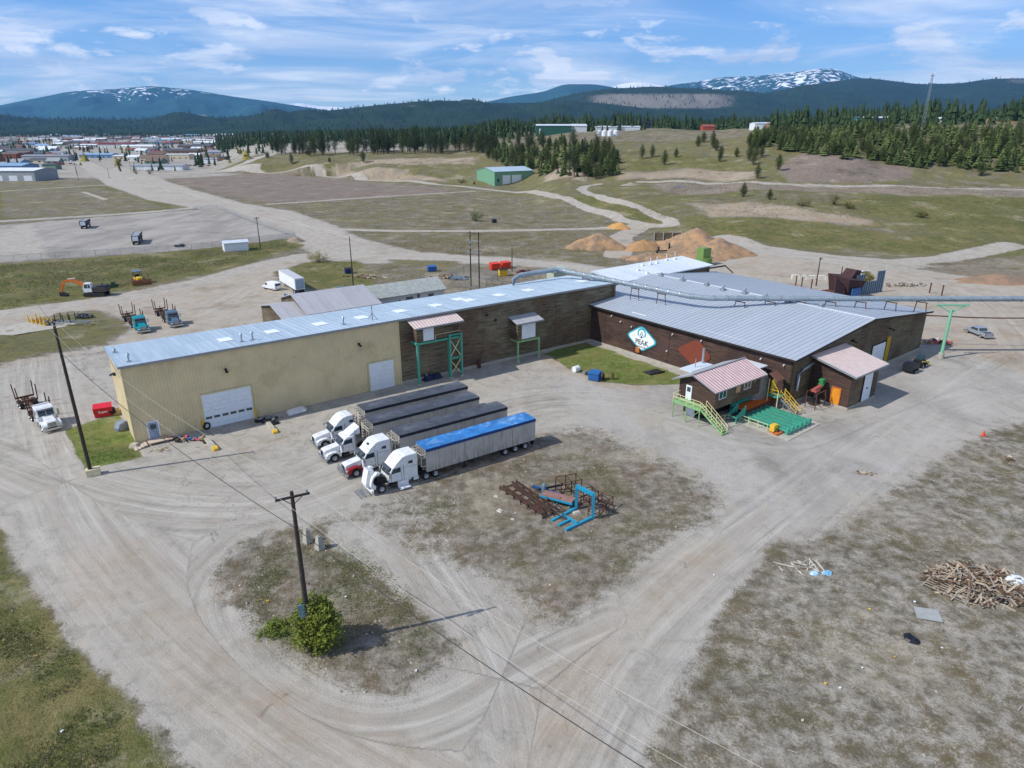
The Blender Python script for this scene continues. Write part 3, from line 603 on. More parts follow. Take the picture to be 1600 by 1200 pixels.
ridge('mountain', 'white snowy dome between the blue hills', [(900, 165), (960, 133), (985, 128), (1005, 127), (1030, 132), (1080, 140), (1180, 170)], 18500, 4000, 0, M_FAR, 180, 19, snow=[(940, 1060, 122, 145, 1.0, 1)], nx=120, ny=36)
ridge('mountain', 'snow streaked mountain on the right skyline', [(960, 165), (1010, 140), (1060, 131), (1100, 126), (1130, 120), (1180, 119), (1215, 115), (1240, 113), (1262, 109), (1290, 107), (1305, 108), (1325, 116), (1350, 123), (1420, 130), (1500, 145), (1650, 160), (1800, 175)], 16500, 5500, 0, M_FAR, 380, 23, snow=[(1175, 1350, 100, 140, .46, 1), (1070, 1200, 112, 142, .30, 1)], nx=340, ny=70)
ridge('hill', 'forested hill below the snowy mountain', [(1080, 185), (1150, 160), (1240, 136), (1290, 128), (1350, 121), (1380, 125), (1440, 132), (1500, 130), (1540, 124), (1600, 122), (1680, 126), (1900, 150), (2200, 170)], 10500, 4200, 20, M_MID, 170, 31, clear=[(1560, 1640, 122, 132, .5, 0)])
ridge('hill', 'broad dark forest hill behind the town', [(-600, 192), (-300, 186), (0, 184), (150, 187), (300, 186), (420, 179), (520, 172), (600, 163), (640, 160), (700, 160), (780, 161), (860, 160), (930, 160), (1000, 168), (1120, 185)], 6900, 2700, 10, M_MID, 120, 41, clear=[(630, 660, 163, 168, .5, 0)], nx=360, ny=70)
ridge('hill', 'hill with a grey logged clearing', [(720, 195), (800, 175), (860, 155), (910, 144), (960, 138), (1020, 135), (1080, 138), (1160, 142), (1240, 150), (1330, 162), (1450, 182)], 8600, 2600, 15, M_MID, 110, 47, clear=[(880, 1190, 144, 172, .78, 0)], nx=300, ny=64)
# ---------------------------------------------------------------- trees
def leaf_mat(name, c1, c2, c3, rough=.8):
    m, t, b = newmat(name); oi = t.new('ShaderNodeObjectInfo'); A = t.new('ShaderNodeAttribute', attribute_name='tone'); v = t.coords()
    k = t.mix(A.outputs['Fac'], lin(c1), lin(c2)); k = t.mix(t.math('MULTIPLY', oi.outputs['Random'], .55), k, lin(c3))
    k = t.mix(t.math('MULTIPLY', t.ramp(t.noise(v, .8, 3), .4, .7), .4), k, tuple(x*.55 for x in lin(c1)[:3])+(1,))
    t.link(k, b.inputs['Base Color']); b.inputs['Roughness'].default_value = rough; b.inputs['Specular IOR Level'].default_value = .2
    return m
BARK = mat('bark', '#5b4a3c', .9, 0, .35, 3); BARKG = mat('grey_bark', '#7d736a', .9, 0, .3, 3)
PINE = leaf_mat('pine_needles', '#2e3c1f', '#67753c', '#46532c'); FIRM = leaf_mat('fir_needles', '#2a3b23', '#475a33', '#34472b')
BUSHM = leaf_mat('bush_leaves', '#4f5f22', '#98a045', '#6b752f'); OLIVE = leaf_mat('olive_scrub', '#54552b', '#7d7a42', '#6a6436')
YELL = leaf_mat('budding_leaves', '#7e7635', '#a89a4c', '#7f7d42'); BRIGHT = leaf_mat('fresh_leaves', '#3f5c1a', '#658429', '#3f5c1a')
def tri_mesh(name, tris, tone, m):
    n = len(tris)//3; me = bpy.data.meshes.new(name); me.vertices.add(len(tris)); me.vertices.foreach_set('co', np.asarray(tris, np.float32).ravel())
    me.loops.add(n*3); me.loops.foreach_set('vertex_index', np.arange(n*3, dtype=np.int32)); me.polygons.add(n)
    me.polygons.foreach_set('loop_start', np.arange(n, dtype=np.int32)*3); me.polygons.foreach_set('loop_total', np.full(n, 3, np.int32)); me.update(calc_edges=True)
    a = me.attributes.new('tone', 'FLOAT', 'FACE'); a.data.foreach_set('value', np.asarray(tone, np.float32)); me.materials.append(m); return me
def clumps(cent, size, per, rg, flat=.6):
    """leaf clusters: random small triangles round each centre"""
    n = len(cent); c = np.repeat(cent, per, 0); s = np.repeat(size, per)[:, None]
    o = rg.normal(size=(n*per, 3))*np.array([1, 1, flat])*s*.62; d1 = rg.normal(size=(n*per, 3)); d2 = rg.normal(size=(n*per, 3))
    d1[:, 2] *= .55; d2[:, 2] *= .55
    d1 /= np.linalg.norm(d1, axis=1)[:, None]; d2 /= np.linalg.norm(d2, axis=1)[:, None]; p = c+o; k = s*.62
    return np.stack([p, p+d1*k, p+d2*k], 1).reshape(-1, 3), np.repeat(rg.random(n), per)*.7+rg.random(n*per)*.3
def conifer(name, H, Rr, seed, m, label, bare=.12, shape='pine', dens=1.0):
    rg = np.random.default_rng(seed); t = thing(name, label, 'tree')
    b = MB(); b.path([(0, 0, -.6), (rg.normal()*.1, rg.normal()*.1, H*.45), (rg.normal()*.2, 0, H*.96)], [H*.017+.05, H*.012+.03, .03], 6)
    cs = []; ss = []; z = H*bare
    while z < H*.99:
        f = (z/H-bare)/(1-bare); prof = (1-f)**.85*(1-.5*math.exp(-f*9)) if shape == 'fir' else (math.sin(math.pi*min(1, f*.9+.12)))**.7*(1-f*.35)
        r = Rr*prof+.12; nb = max(3, int(6*prof+3)); ph = rg.random()*6.28
        for i in range(nb):
            a = ph+i*6.283/nb+rg.normal()*.35; L = r*(.55+.55*rg.random()); tip = np.array([math.cos(a)*L, math.sin(a)*L, z+L*(-.12 if shape == 'fir' else .22)])
            if L > .5: b.tube((0, 0, z-.05), tuple(tip*.8+np.array([0, 0, z*.2])), .05, 3, .015, cap=False)
            for w in (np.linspace(.35, 1, max(1, int(L/.55)))):
                cs.append(np.array([0, 0, z])*(1-w)+tip*w+rg.normal(size=3)*.1*r*.6); ss.append((.26+.2*rg.random())*(Rr/2)**.5*(1.15-.4*w))
        z += H*(.045 if shape == 'fir' else .06)*(1-.3*f)
    tr, tn = clumps(np.array(cs), np.array(ss)*1.35, int(7*dens), rg)
    b.build('trunk', BARK, t); o = inst('crown', tri_mesh('crown', tr, tn, m), t); return t
def broadleaf(name, H, Rr, seed, m, label, per=10, nb=46, leaf=.26, cat='shrub', base=.1, bark=BARK, squash=1.0):
    rg = np.random.default_rng(seed); t = thing(name, label, cat); b = MB(); cs = []; ss = []
    for i in range(nb):
        a = rg.random()*6.283; e = rg.random()**.6; ph = rg.random(); rr = Rr*(.35+.65*e)*(1+.22*math.sin(a*3+seed)); zz = H*(base+(1-base)*(.12+.86*ph))
        k = math.sqrt(max(.05, 1-((ph-.42)/.62)**2)); tip = Vector((math.cos(a)*rr*k, math.sin(a)*rr*k*squash, zz)); mid = tip*.45+Vector((rg.normal()*.1, rg.normal()*.1, H*.08))
        b.path([(math.cos(a)*.08*Rr, math.sin(a)*.08*Rr, -.2), tuple(mid), tuple(tip)], [.022*H*.5+.02, .018, .008], 4)
        for w in (.62, .8, .95, 1.05):
            q = mid.lerp(tip, (w-.4)/.6); cs.append(np.array(q)+rg.normal(size=3)*Rr*.11); ss.append(leaf*(.8+.6*rg.random())*2)
    tr, tn = clumps(np.array(cs), np.array(ss), per, rg, .8)
    # individual leaves are a third of the clump size
    b.build('trunk', bark, t); inst('crown', tri_mesh('crown', tr, tn, m), t); return t

def prow(p, x=0, y=0): return p
pines = [conifer('pine_tree', 10, 3.3, 11, PINE, '', .07), conifer('pine_tree', 12, 3.4, 12, PINE, '', .12), conifer('pine_tree', 8, 3.0, 13, PINE, '', .05), conifer('pine_tree', 15, 3.7, 14, FIRM, '', .2)]
firs = [conifer('fir_tree', 15, 3.6, 21, FIRM, '', .08, 'fir'), conifer('fir_tree', 18, 3.9, 22, FIRM, '', .14, 'fir')]
used_proto = set(); TREES = []
def place_tree(proto, p, sc, label, group=None, cat='tree'):
    rz = rnd.random()*6.28
    if proto.name not in used_proto:
        used_proto.add(proto.name); o = proto; o.location = p; o.rotation_euler = (0, 0, rz); o.scale = (sc,)*3
    else: o = copy_thing(proto, p, rz, sc=sc)
    o['label'] = label; o['category'] = cat
    if group: o['group'] = group
    elif 'group' in o: del o['group']
    TREES.append(o); return o
def grove(n, xr, yf, label, group, protos, sc=(.7, 1.2), seed=1, dmin=2.5):
    """n trees with their feet between two pixel rows yf(x) of the photograph's slope, spread over the real ground"""
    rr = random.Random(seed); pts = []; tries = 0
    while len(pts) < n and tries < n*30:
        tries += 1; x = rr.uniform(*xr); y0, y1 = yf(x); y = y0+(y1-y0)*rr.random(); p = T(x, y)
        if p is None or any((p-q).length < dmin for q in pts): continue
        pts.append(p); place_tree(rr.choice(protos), p, rr.uniform(*sc), label, group)
def ip(xs, a, b): return lambda x: (float(np.interp(x, xs, a)), float(np.interp(x, xs, b)))
# single trees that can be told apart
for (x, y, pr_, sc, lab) in [
 (1161, 308, pines[2], .85, 'small lone pine at the end of the upper dirt track'), (1183, 279, pines[0], .8, 'dark pine standing alone at the foot of the middle slope'),
 (1202, 312, pines[2], .62, 'squat olive pine beside the lone pine on the bench'), (1038, 258, pines[0], 1.0, 'round pine on the green slope below the two paired pines'),
 (1056, 246, pines[2], .8, 'little pine on the grass right of the round pine'), (1003, 248, pines[1], .85, 'left one of two pines side by side on the grass slope'),
 (1019, 246, pines[0], .9, 'right one of two pines side by side on the grass slope'), (1216, 266, pines[0], .95, 'pine at the left corner of the brown spoil bank'),
 (1532, 275, pines[2], 1.1, 'dark pine in front of the right hand grove'), (456, 257, pines[1], .9, 'taller pine on the knoll beside the town road'),
 (484, 244, pines[0], .95, 'pine on top of the knoll above the town road'), (515, 254, pines[2], .6, 'small pine low on the knoll'),
 (419, 247, pines[2], .8, 'pine at the left foot of the knoll'), (568, 257, pines[0], 1.05, 'bushy pine above the pale cut bank'), (741, 289, pines[2], .35, 'stunted pine beside the green workshop')]:
    p = T(x, y)
    if p is not None: place_tree(pr_, p, sc, lab)
grove(80, (425, 775), ip([430, 520, 600, 770], [236, 236, 234, 236], [240, 246, 241, 240]), 'tall dark conifer in the row along the top of the grassy slope', 'conifers on the slope crest', [pines[3], firs[0], firs[1], pines[1]], (1.15, 1.6), 2, 4.5)
grove(70, (762, 960), ip([762, 800, 860, 960], [226, 222, 222, 238], [248, 270, 281, 280]), 'green pine in the dense grove on the slope behind the green workshop', 'pines behind the green workshop', [pines[0], pines[1], pines[3], pines[2]], (.85, 1.25), 3, 3)
grove(16, (1090, 1190), ip([1090, 1190], [222, 225], [248, 262]), 'pine in the loose cluster left of the brown spoil bank', 'pines left of the spoil bank', pines[:3], (.7, 1.1), 4, 3)
grove(130, (1180, 1640), ip([1180, 1300, 1450, 1640], [213, 208, 206, 208], [234, 243, 262, 268]), 'bushy pine in the belt of young trees on the right hand slope', 'pines on the right hand slope', [pines[0], pines[1], pines[2], pines[0]], (.75, 1.1), 5, 2.6)
for (x, y, pr_, w, h, m, lab) in [
 (1303, 320, 'shrub', 2.6, 5.0, OLIVE, 'upright brown green shrub on the bench above the pale bank'), (1254, 322, 'shrub', 3.1, 3.4, OLIVE, 'round olive shrub left of the upright shrub on the bench'),
 (1326, 326, 'shrub', 3.0, 2.6, OLIVE, 'low olive shrub right of the upright shrub on the bench'), (1440, 340, 'shrub', 2.4, 2.2, OLIVE, 'small scrubby bush in the green meadow'),
 (743, 346, 'bush', 3.3, 4.4, BRIGHT, 'bright green round bush alone in the middle of the field'), (500, 409, 'bush', 3.2, 3.2, YELL, 'yellow green bush by the bend of the dirt road'),
 (722, 286, 'shrub', 3.2, 3.4, OLIVE, 'bare reddish shrub at the left end of the green workshop'), (213, 272, 'shrub', 4, 6, OLIVE, 'scruffy willow at the roadside by the town'), (234, 272, 'shrub', 3, 4, OLIVE, 'low roadside scrub right of the willow'),
 (1353, 442, 'shrub', 1.4, 3.0, YELL, 'yellow green sapling behind the rusty hopper')]:
    p = T(x, y)
    if p is None: continue
    o = broadleaf(pr_, h, w, int(x), m, lab, 9, 30, .2, 'bush'); o.location = p
# the big bush round the foot of the front pole
GRASM_ = leaf_mat('weed_leaves', '#5a6b2a', '#7f8c42', '#6b7834')
pb = broadleaf('bush', 4.5, 1.8, 79, BUSHM, 'big leafy yellow green bush round the foot of the front power pole', 22, 120, .15, 'bush', .02, BARK, .9); pb.location = G(489, 1020)+Vector((.35, .8, 0))
pb2 = broadleaf('weed_clump', .4, 1.4, 78, GRASM_, 'low green weeds left of the bush at the front pole', 12, 60, .1, 'weeds', .0); pb2.location = G(432, 985)

# distant trees: one merged mesh of small conifers (far beyond what one could count)
def forest(name, label, pts, h, seed, m, sides=6, tiers=4, wide=.2):
    rg = np.random.default_rng(seed); P = np.asarray(pts, float); n = len(P); Hh = h*(.45+.95*rg.random(n)**1.3); tris = []; tone = []
    tn = rg.random(n)
    for k in range(tiers):
        z0 = Hh*(.1+.85*k/tiers); z1 = Hh*(.1+.85*(k+1.7)/tiers); z1 = np.minimum(z1, Hh); r = Hh*wide*(1-k/(tiers+.6))*(.8+.4*rg.random(n))
        a0 = rg.random(n)*6.28; ox = rg.normal(size=n)*Hh*.015; oy = rg.normal(size=n)*Hh*.015
        for s in range(sides):
            ra = r*(.65+.6*rg.random(n)); rb = r*(.65+.6*rg.random(n)); a = a0+6.283*s/sides; b = a0+6.283*(s+.95)/sides
            A = P+np.stack([np.cos(a)*ra, np.sin(a)*ra, z0], 1); B = P+np.stack([np.cos(b)*rb, np.sin(b)*rb, z0], 1); C = P+np.stack([ox, oy, z1], 1)
            tris.append(np.stack([A, B, C], 1)); tone.append(tn*.7+.3*rg.random(n))
    tr = np.concatenate(tris).reshape(-1, 3); o = inst(name, tri_mesh(name, tr, np.concatenate(tone), m)); tag(o, label, kind='stuff'); return o
def scatter(n, q0, q1, y0, y1, seed, mask=None, pw=1.0):
    rg = np.random.default_rng(seed); y = y0+(y1-y0)*rg.random(n)**pw; q = q0+(q1-q0)*rg.random(n); x = q*y; keep = np.ones(n, bool)
    if mask is not None: keep = mask(x, y)
    x, y = x[keep], y[keep]; z = height(x, y); return np.stack([x, y, z-.3], 1)
def q_of(px): return (px-800)/F*CP*1.035
def clear_of_buildings(x, y):
    return fbm(x, y, 90, 61) > .36
right_top = scatter(3600, q_of(1190), q_of(2300), 600, 1500, 1, lambda x, y: (fbm(x, y, 70, 5) > .40))
mid_top = scatter(3600, q_of(560), q_of(1200), 1000, 2300, 2, lambda x, y: (fbm(x, y, 110, 7) > .36))
near_mid = scatter(700, q_of(560), q_of(1180), 880, 1080, 12, lambda x, y: (fbm(x, y, 60, 7) > .52))
left_row = np.concatenate([scatter(3600, q_of(350), q_of(800), 1100, 3200, 3, lambda x, y: fbm(x, y, 120, 8) > .40), scatter(500, q_of(600), q_of(800), 800, 1100, 33, lambda x, y: fbm(x, y, 60, 8) > .42), scatter(5000, q_of(-300), q_of(700), 3300, 4300, 34, lambda x, y: fbm(x, y, 200, 8) > .42)])
town_tr = scatter(1900, q_of(-250), q_of(460), 700, 3600, 4, lambda x, y: fbm(x, y, 60, 9) > .50)
forest('forest', 'dark conifer forest on the plateau behind the slopes', np.concatenate([right_top, mid_top, near_mid, left_row]), 17, 3, FIRM)
forest('town_trees', 'dark conifers scattered through the distant town', town_tr, 11, 5, FIRM)
decid = scatter(150, q_of(-150), q_of(420), 720, 2300, 6, lambda x, y: fbm(x, y, 90, 19) > .46)
forest('spring_trees', 'yellow budding trees in the distant town', decid, 8, 7, YELL, 7, 2, .5)
def hill_forest(seed, n, q0, q1, y0, y1, h, zf):
    rg = np.random.default_rng(seed); y = y0+(y1-y0)*rg.random(n); q = q0+(q1-q0)*rg.random(n); return q*y, y
# trees on the near face and crest of the far dark hill, standing on its real surface
from mathutils.bvhtree import BVHTree
HILLS = [o for o in bpy.data.objects if o.name.startswith('hill')]
hp = []
rg_ = np.random.default_rng(99)
for o in HILLS:
    me = o.data; nv = len(me.vertices); c = np.empty(nv*3, np.float32); me.vertices.foreach_get('co', c); c = c.reshape(-1, 3)
    k = rg_.integers(0, len(me.polygons), 5200 if 'grey' not in o['label'] and 'snowy' not in o['label'] else 4200)
    pv = np.empty(len(me.polygons)*4, np.int32); me.polygons.foreach_get('vertices', pv); pv = pv.reshape(-1, 4)[k]; w = rg_.dirichlet([1, 1, 1, 1], len(k))
    p = (c[pv]*w[:, :, None]).sum(1); a = np.empty(nv*4, np.float32); me.attributes['cl'].data.foreach_get('color', a); cl = a.reshape(-1, 4)[pv[:, 0], 0]
    hp.append(p[(rg_.random(len(k)) > cl*.85) & (p[:, 2] > 20)])
forest('hill_trees', 'conifers covering the far forest hills', np.concatenate(hp), 24, 17, FIRM, 4, 2, .22)

def px_pts(n, xr, yf, seed):
    rr = random.Random(seed); out = []
    while len(out) < n:
        x = rr.uniform(*xr); y0, y1 = yf(x); p = T(x, y0+(y1-y0)*rr.random())
        if p is not None: out.append((p.x, p.y, p.z-.2))
    return out
YP = px_pts(640, (1175, 1700), ip([1175, 1230, 1300, 1450, 1660], [216, 208, 205, 203, 205], [228, 237, 246, 265, 272]), 51)+px_pts(170, (762, 965), ip([762, 800, 860, 965], [224, 221, 220, 240], [246, 268, 276, 276]), 52)
forest('young_pines', 'young pines filling the groves on the slopes', YP, 8.0, 53, PINE, 9, 7, .36)
# ---------------------------------------------------------------- low growth: tufts and weeds on the open ground
def tufts(name, label, n, polys, seed, hmin, hmax, m, cut=.45, sc=3.0, avoid=(), edge_=2.6):
    rg = np.random.default_rng(seed); out = []
    def wp(poly): return [(g.x, g.y) for g in (T(*p) for p in poly) if g is not None]
    AV = [wp(p) for p in avoid]
    for poly in polys:
        P = wp(poly); xs = [p[0] for p in P]; ys = [p[1] for p in P]; x = rg.uniform(min(xs), max(xs), n*2); y = rg.uniform(min(ys), max(ys), n*2)
        k = inside(x, y, P) & (fbm(x, y, sc, seed, 3)+rg.normal(size=len(x))*.06 > cut)
        for A in AV: k &= ~inside(x, y, A)
        de, _, _ = seg_dist(x, y, P+[P[0]]); k &= rg.random(len(x)) < np.clip(de/edge_, .05, 1)
        out.append(np.stack([x[k], y[k]], 1)[:n])
    xy = np.concatenate(out); N = len(xy); z = height(xy[:, 0], xy[:, 1])-.03; tr = []; tn = []
    t0 = rg.random(N)
    for j in range(6):
        a = rg.random(N)*6.283; h = hmin+(hmax-hmin)*rg.random(N)**2; r = h*(.15+.45*rg.random(N)); o = rg.normal(size=(N, 2))*h[:, None]*.35; w = .012+.10*rg.random(N)*h
        base = np.stack([xy[:, 0]+o[:, 0], xy[:, 1]+o[:, 1], z], 1); dx = np.stack([np.cos(a)*w, np.sin(a)*w, 0*a], 1)
        tip = base+np.stack([np.sin(a)*r+rg.normal(size=N)*.05, -np.cos(a)*r, h], 1); tr.append(np.stack([base-dx, base+dx, tip], 1)); tn.append(t0*.6+rg.random(N)*.4)
    o = inst(name, tri_mesh(name, np.concatenate(tr).reshape(-1, 3), np.concatenate(tn), m)); tag(o, label, kind='stuff')
STRAW = leaf_mat('straw', '#8c8162', '#a99d7b', '#928768'); GRASM = leaf_mat('grass_blades', '#5b6936', '#7c874a', '#67743e'); LAWN = leaf_mat('lawn_blades', '#62802f', '#8ba04e', '#708a3a')
P_LEFT = [(-60, 790), (0, 852), (52, 924), (112, 1002), (205, 1097), (300, 1220), (380, 1500), (-300, 1500)]
P_RIGHT = [(1540, 680), (1700, 640), (1900, 800), (1900, 1400), (985, 1400), (1010, 1210), (1035, 1130), (1070, 1060), (1110, 985), (1165, 902), (1214, 846), (1266, 852)]
P_ISL = [(388, 860), (452, 838), (540, 834), (600, 870), (650, 932), (690, 1000), (640, 1062), (560, 1098), (430, 1036), (364, 962)]
P_MID = [(590, 792), (720, 738), (860, 692), (905, 688), (1095, 776), (1085, 830), (1010, 900), (930, 970), (760, 872), (640, 836)]
P_LAWN = [(104, 672), (186, 648), (217, 700), (222, 714), (135, 733)]
P_MILLG = [(848, 557), (900, 533), (1062, 587), (1062, 600), (1000, 602), (938, 597)]
P_FARL = [(-60, 430), (0, 414), (240, 400), (440, 376), (470, 386), (400, 404), (240, 440), (0, 484), (-60, 490)]
tufts('grass_tufts', 'green grass tufts on the verge at the lower left', 40000, [P_LEFT], 1, .05, .20, GRASM, .47)
tufts('straw_tufts', 'dry straw tufts on the verge at the lower left', 24000, [P_LEFT], 2, .05, .24, STRAW, .47)
tufts('dry_weeds', 'dry weeds on the waste ground', 26000, [P_RIGHT, P_ISL, P_MID], 3, .03, .13, STRAW, .50, 2.5)
tufts('green_weeds', 'green weeds on the waste ground', 20000, [P_RIGHT, P_ISL, P_MID], 4, .03, .13, GRASM, .56, 4)
tufts('lawn_grass', 'lush lawn grass beside the buildings', 7000, [P_LAWN, P_MILLG], 5, .04, .15, LAWN, .35, 2, edge_=1.0)
tufts('meadow_grass', 'rough grass in the field behind the yard', 14000, [P_FARL], 6, .15, .5, GRASM, .46, 6)
tufts('meadow_straw', 'dry grass in the far field', 16000, [P_FARL, [(440, 321), (720, 301), (900, 330), (950, 350), (750, 356), (540, 358)], [(560, 368), (900, 362), (940, 395), (800, 402), (640, 392)]], 7, .15, .55, STRAW, .5, 7)
tufts('slope_scrub', 'low scrub and rough grass on the hillside', 8000, [[(1000, 360), (1100, 374), (1250, 388), (1600, 400), (1800, 400), (1800, 300), (1600, 275), (1400, 284), (1200, 275), (1000, 285)], [(420, 268), (520, 274), (740, 292), (740, 250), (600, 245), (440, 250)]], 17, .25, .8, leaf_mat('scrub_leaves', '#5d6334', '#8a8452', '#74703f'), .52, 14)
def rocks(name, label, n, polys, seed, smin, smax, m):
    rg = np.random.default_rng(seed); b = MB()
    for poly in polys:
        P = [(g.x, g.y) for g in (T(*p) for p in poly) if g is not None]; xs = [p[0] for p in P]; ys = [p[1] for p in P]; x = rg.uniform(min(xs), max(xs), n*3); y = rg.uniform(min(ys), max(ys), n*3); k = inside(x, y, P); x = x[k][:n]; y = y[k][:n]
        for i in range(len(x)):
            s = smin+(smax-smin)*rg.random()**3; z = hz(x[i], y[i]); q = [(x[i]+s*math.cos(a)*rg.uniform(.6, 1.2), y[i]+s*math.sin(a)*rg.uniform(.6, 1.2), z-.02) for a in (0, 1.3, 2.5, 3.8, 5)]
            c = (x[i]+s*.2*rg.normal(), y[i]+s*.2*rg.normal(), z+s*rg.uniform(.5, .9)); b.add(q+[c], [(0, 1, 5), (1, 2, 5), (2, 3, 5), (3, 4, 5), (4, 0, 5)])
    tag(b.build(name, m), label, kind='stuff')
rocks('stones', 'small pale stones on the waste ground', 160, [P_RIGHT, P_ISL, P_MID], 8, .05, .2, mat('stone', '#a39b8c', .9, 0, .2, 2))
# ---------------------------------------------------------------- buildings
BEIGE = mat('beige_sheet', '#d6c39a', .55, 0, .08, .35, '#ab976a', .4); BEIGE_TRIM = mat('beige_trim', '#c9bd92', .5, 0, .08, 1)
WOODG = wood_mat('weathered_siding', '#75684f', '#8a806a', '#6d5540'); WOODB = wood_mat('brown_siding', '#4e3930', '#60473c', '#433029'); WOODO = wood_mat('olive_siding', '#6b5d46', '#7d7358', '#5f4a38')
WHITE = mat('white_paint', '#dfe2e4', .5, 0, .06, 1.5, '#a9a59b', .25); CONCR = mat('concrete', '#aaa598', .9, 0, .14, .9, '#77705f', .35, .3)
ROOF1 = metal_roof('pale_blue_roof', '#a6b8c4', '#b9c8d2', 0, .9, '#7b8790', .25, .45, .3); ROOF2 = metal_roof('grey_sheet_roof', '#abb3ba', '#b3bac1', 1, .9, '#86909a', .15, .5, .2)
ROOF3 = metal_roof('white_sheet_roof', '#c6ced6', '#d3dadf', 0, .9, '#a8adb2', .15, .5, .15); ROOF4 = metal_roof('dull_grey_roof', '#a3a3a6', '#b0b0b2', 0, .6, '#6f6d6a', .1, .6, .3); ROOF5 = metal_roof('tan_roof', '#b3a89c', '#bdb2a6', 0, .6, '#8d8378', .1, .6, .3)
REDROOF = corrugated('red_ribbed_roof', '#ddd0cb', '#bd8480', 0, .62); REDROOF_Y = corrugated('pale_ribbed_roof', '#dfd5cb', '#c9a69e', 0, .56)
GREYTRIM = mat('grey_trim', '#8f9295', .5, .2, .1, 2); DARKTRIM = mat('dark_trim', '#2f2723', .7, 0, .2, 2); DOORW = mat('white_door', '#dde2e6', .45, 0, .05, 2, '#a3a6a6', .2)
TEAL = mat('teal_paint', '#3c9f86', .5, 0, .2, 3, '#5d5a46', .4); LGREEN = mat('pale_green_paint', '#86b077', .6, 0, .2, 3, '#6b6a4a', .4); MINT = mat('mint_paint', '#7dbb98', .45, 0, .1, 1, '#6b7a5a', .2)
YEL = mat('yellow_paint', '#e0b733', .5, 0, .12, 3, '#7c6020', .25); CREAM = mat('cream_rail_paint', '#ded2a0', .5, 0, .1, 3); ORANGE = mat('orange_paint', '#c06a30', .6, 0, .2, 3, '#5b3a1c', .4)
RUST = mat('rusty_steel', '#5f3f30', .85, .2, .35, 3, '#8a4a28', .5, .3); DKSTEEL = mat('dark_steel', '#33353a', .5, .5, .25, 3, '#4a3a30', .3); STEEL = mat('galvanised_steel', '#a5abb0', .4, .6, .15, 2); BLACK = mat('black_rubber', '#1b1b1c', .8, 0, .2, 3)
GLASS = glass(); SKYL = mat('skylight_panel', '#e9eff2', .35, 0, .05, 2); SHING = mat('green_grey_shingles', '#a3a8a2', .9, 0, .2, 1.2, '#868c82', .5, .4); TANKM = mat('grey_tank_steel', '#8d8a80', .55, .2, .15, .8, '#5e594e', .35)
BLUED = mat('blue_dumpster_paint', '#1f5f9e', .5, 0, .2, 2, '#5a4433', .3); REDD = mat('red_dumpster_paint', '#c81f2c', .45, 0, .1, 2, '#6e2020', .2)

def ribbed(b, x0, x1, z0, zt, y, pitch=.42, dep=.06, n=None, flip=1):
    """sheet wall with real trapezoid ribs; zt is the height at x0 and x1"""
    xs = []; k = int(round((x1-x0)/pitch)); p = (x1-x0)/k
    for i in range(k):
        a = x0+i*p; xs += [(a, 0), (a+p*.55, 0), (a+p*.66, 1), (a+p*.9, 1)]
    xs.append((x1, 0)); z = lambda x: zt[0]+(zt[1]-zt[0])*(x-x0)/(x1-x0)
    A = [(x, y-flip*d*dep, z0) for x, d in xs]; B = [(x, y-flip*d*dep, z(x)) for x, d in xs]; m = len(xs)
    b.add(A+B, [(i, i+1, i+1+m, i+m) if flip > 0 else (i+1, i, i+m, i+1+m) for i in range(m-1)])
def seams(b, p0, p1, q0, q1, n, w=.05, h=.05, mat=0):
    """raised standing seams from edge p0-p1 to edge q0-q1"""
    p0, p1, q0, q1 = map(Vector, (p0, p1, q0, q1)); up = Vector((0, 0, h*.5))
    for i in range(n+1): t = i/n; b.bar(p0.lerp(p1, t)+up, q0.lerp(q1, t)+up, w, h, mat)
def sect_door(parent, x0, x1, y, z0, z1, panels=6, glassrow=None, m=DOORW, name='overhead_door', trim=None):
    b = MB(); hh = (z1-z0)/panels
    for i in range(panels): b.span(x0, x1, y-.10, y-.02, z0+i*hh+.02, z0+(i+1)*hh-.015)
    b.span(x0, x1, y-.06, y, z0, z1)
    d = b.build(name, m, parent)
    if trim: MB().span(x0-.18, x0, y-.14, y, z0, z1+.18).span(x1, x1+.18, y-.14, y, z0, z1+.18).span(x0, x1, y-.14, y, z1, z1+.18).build('frame', trim, d)
    if glassrow is not None:
        n = 6; w = (x1-x0)/n
        for j in range(n): MB().span(x0+j*w+.14, x0+(j+1)*w-.14, y-.125, y-.09, z0+glassrow*hh+.14, z0+(glassrow+1)*hh-.14).build('window_pane', GLASS, d)
    return d
def wall_lamp(parent, x, y, z, m=DKSTEEL): MB().box((x, y-.15, z), (.3, .3, .3)).tube((x, y-.1, z+.1), (x, y-.75, z-.15), .11, 6).tube((x, y-.75, z-.1), (x, y-.75, z-.3), .28, 8, .14).build('wall_lamp', m, parent)

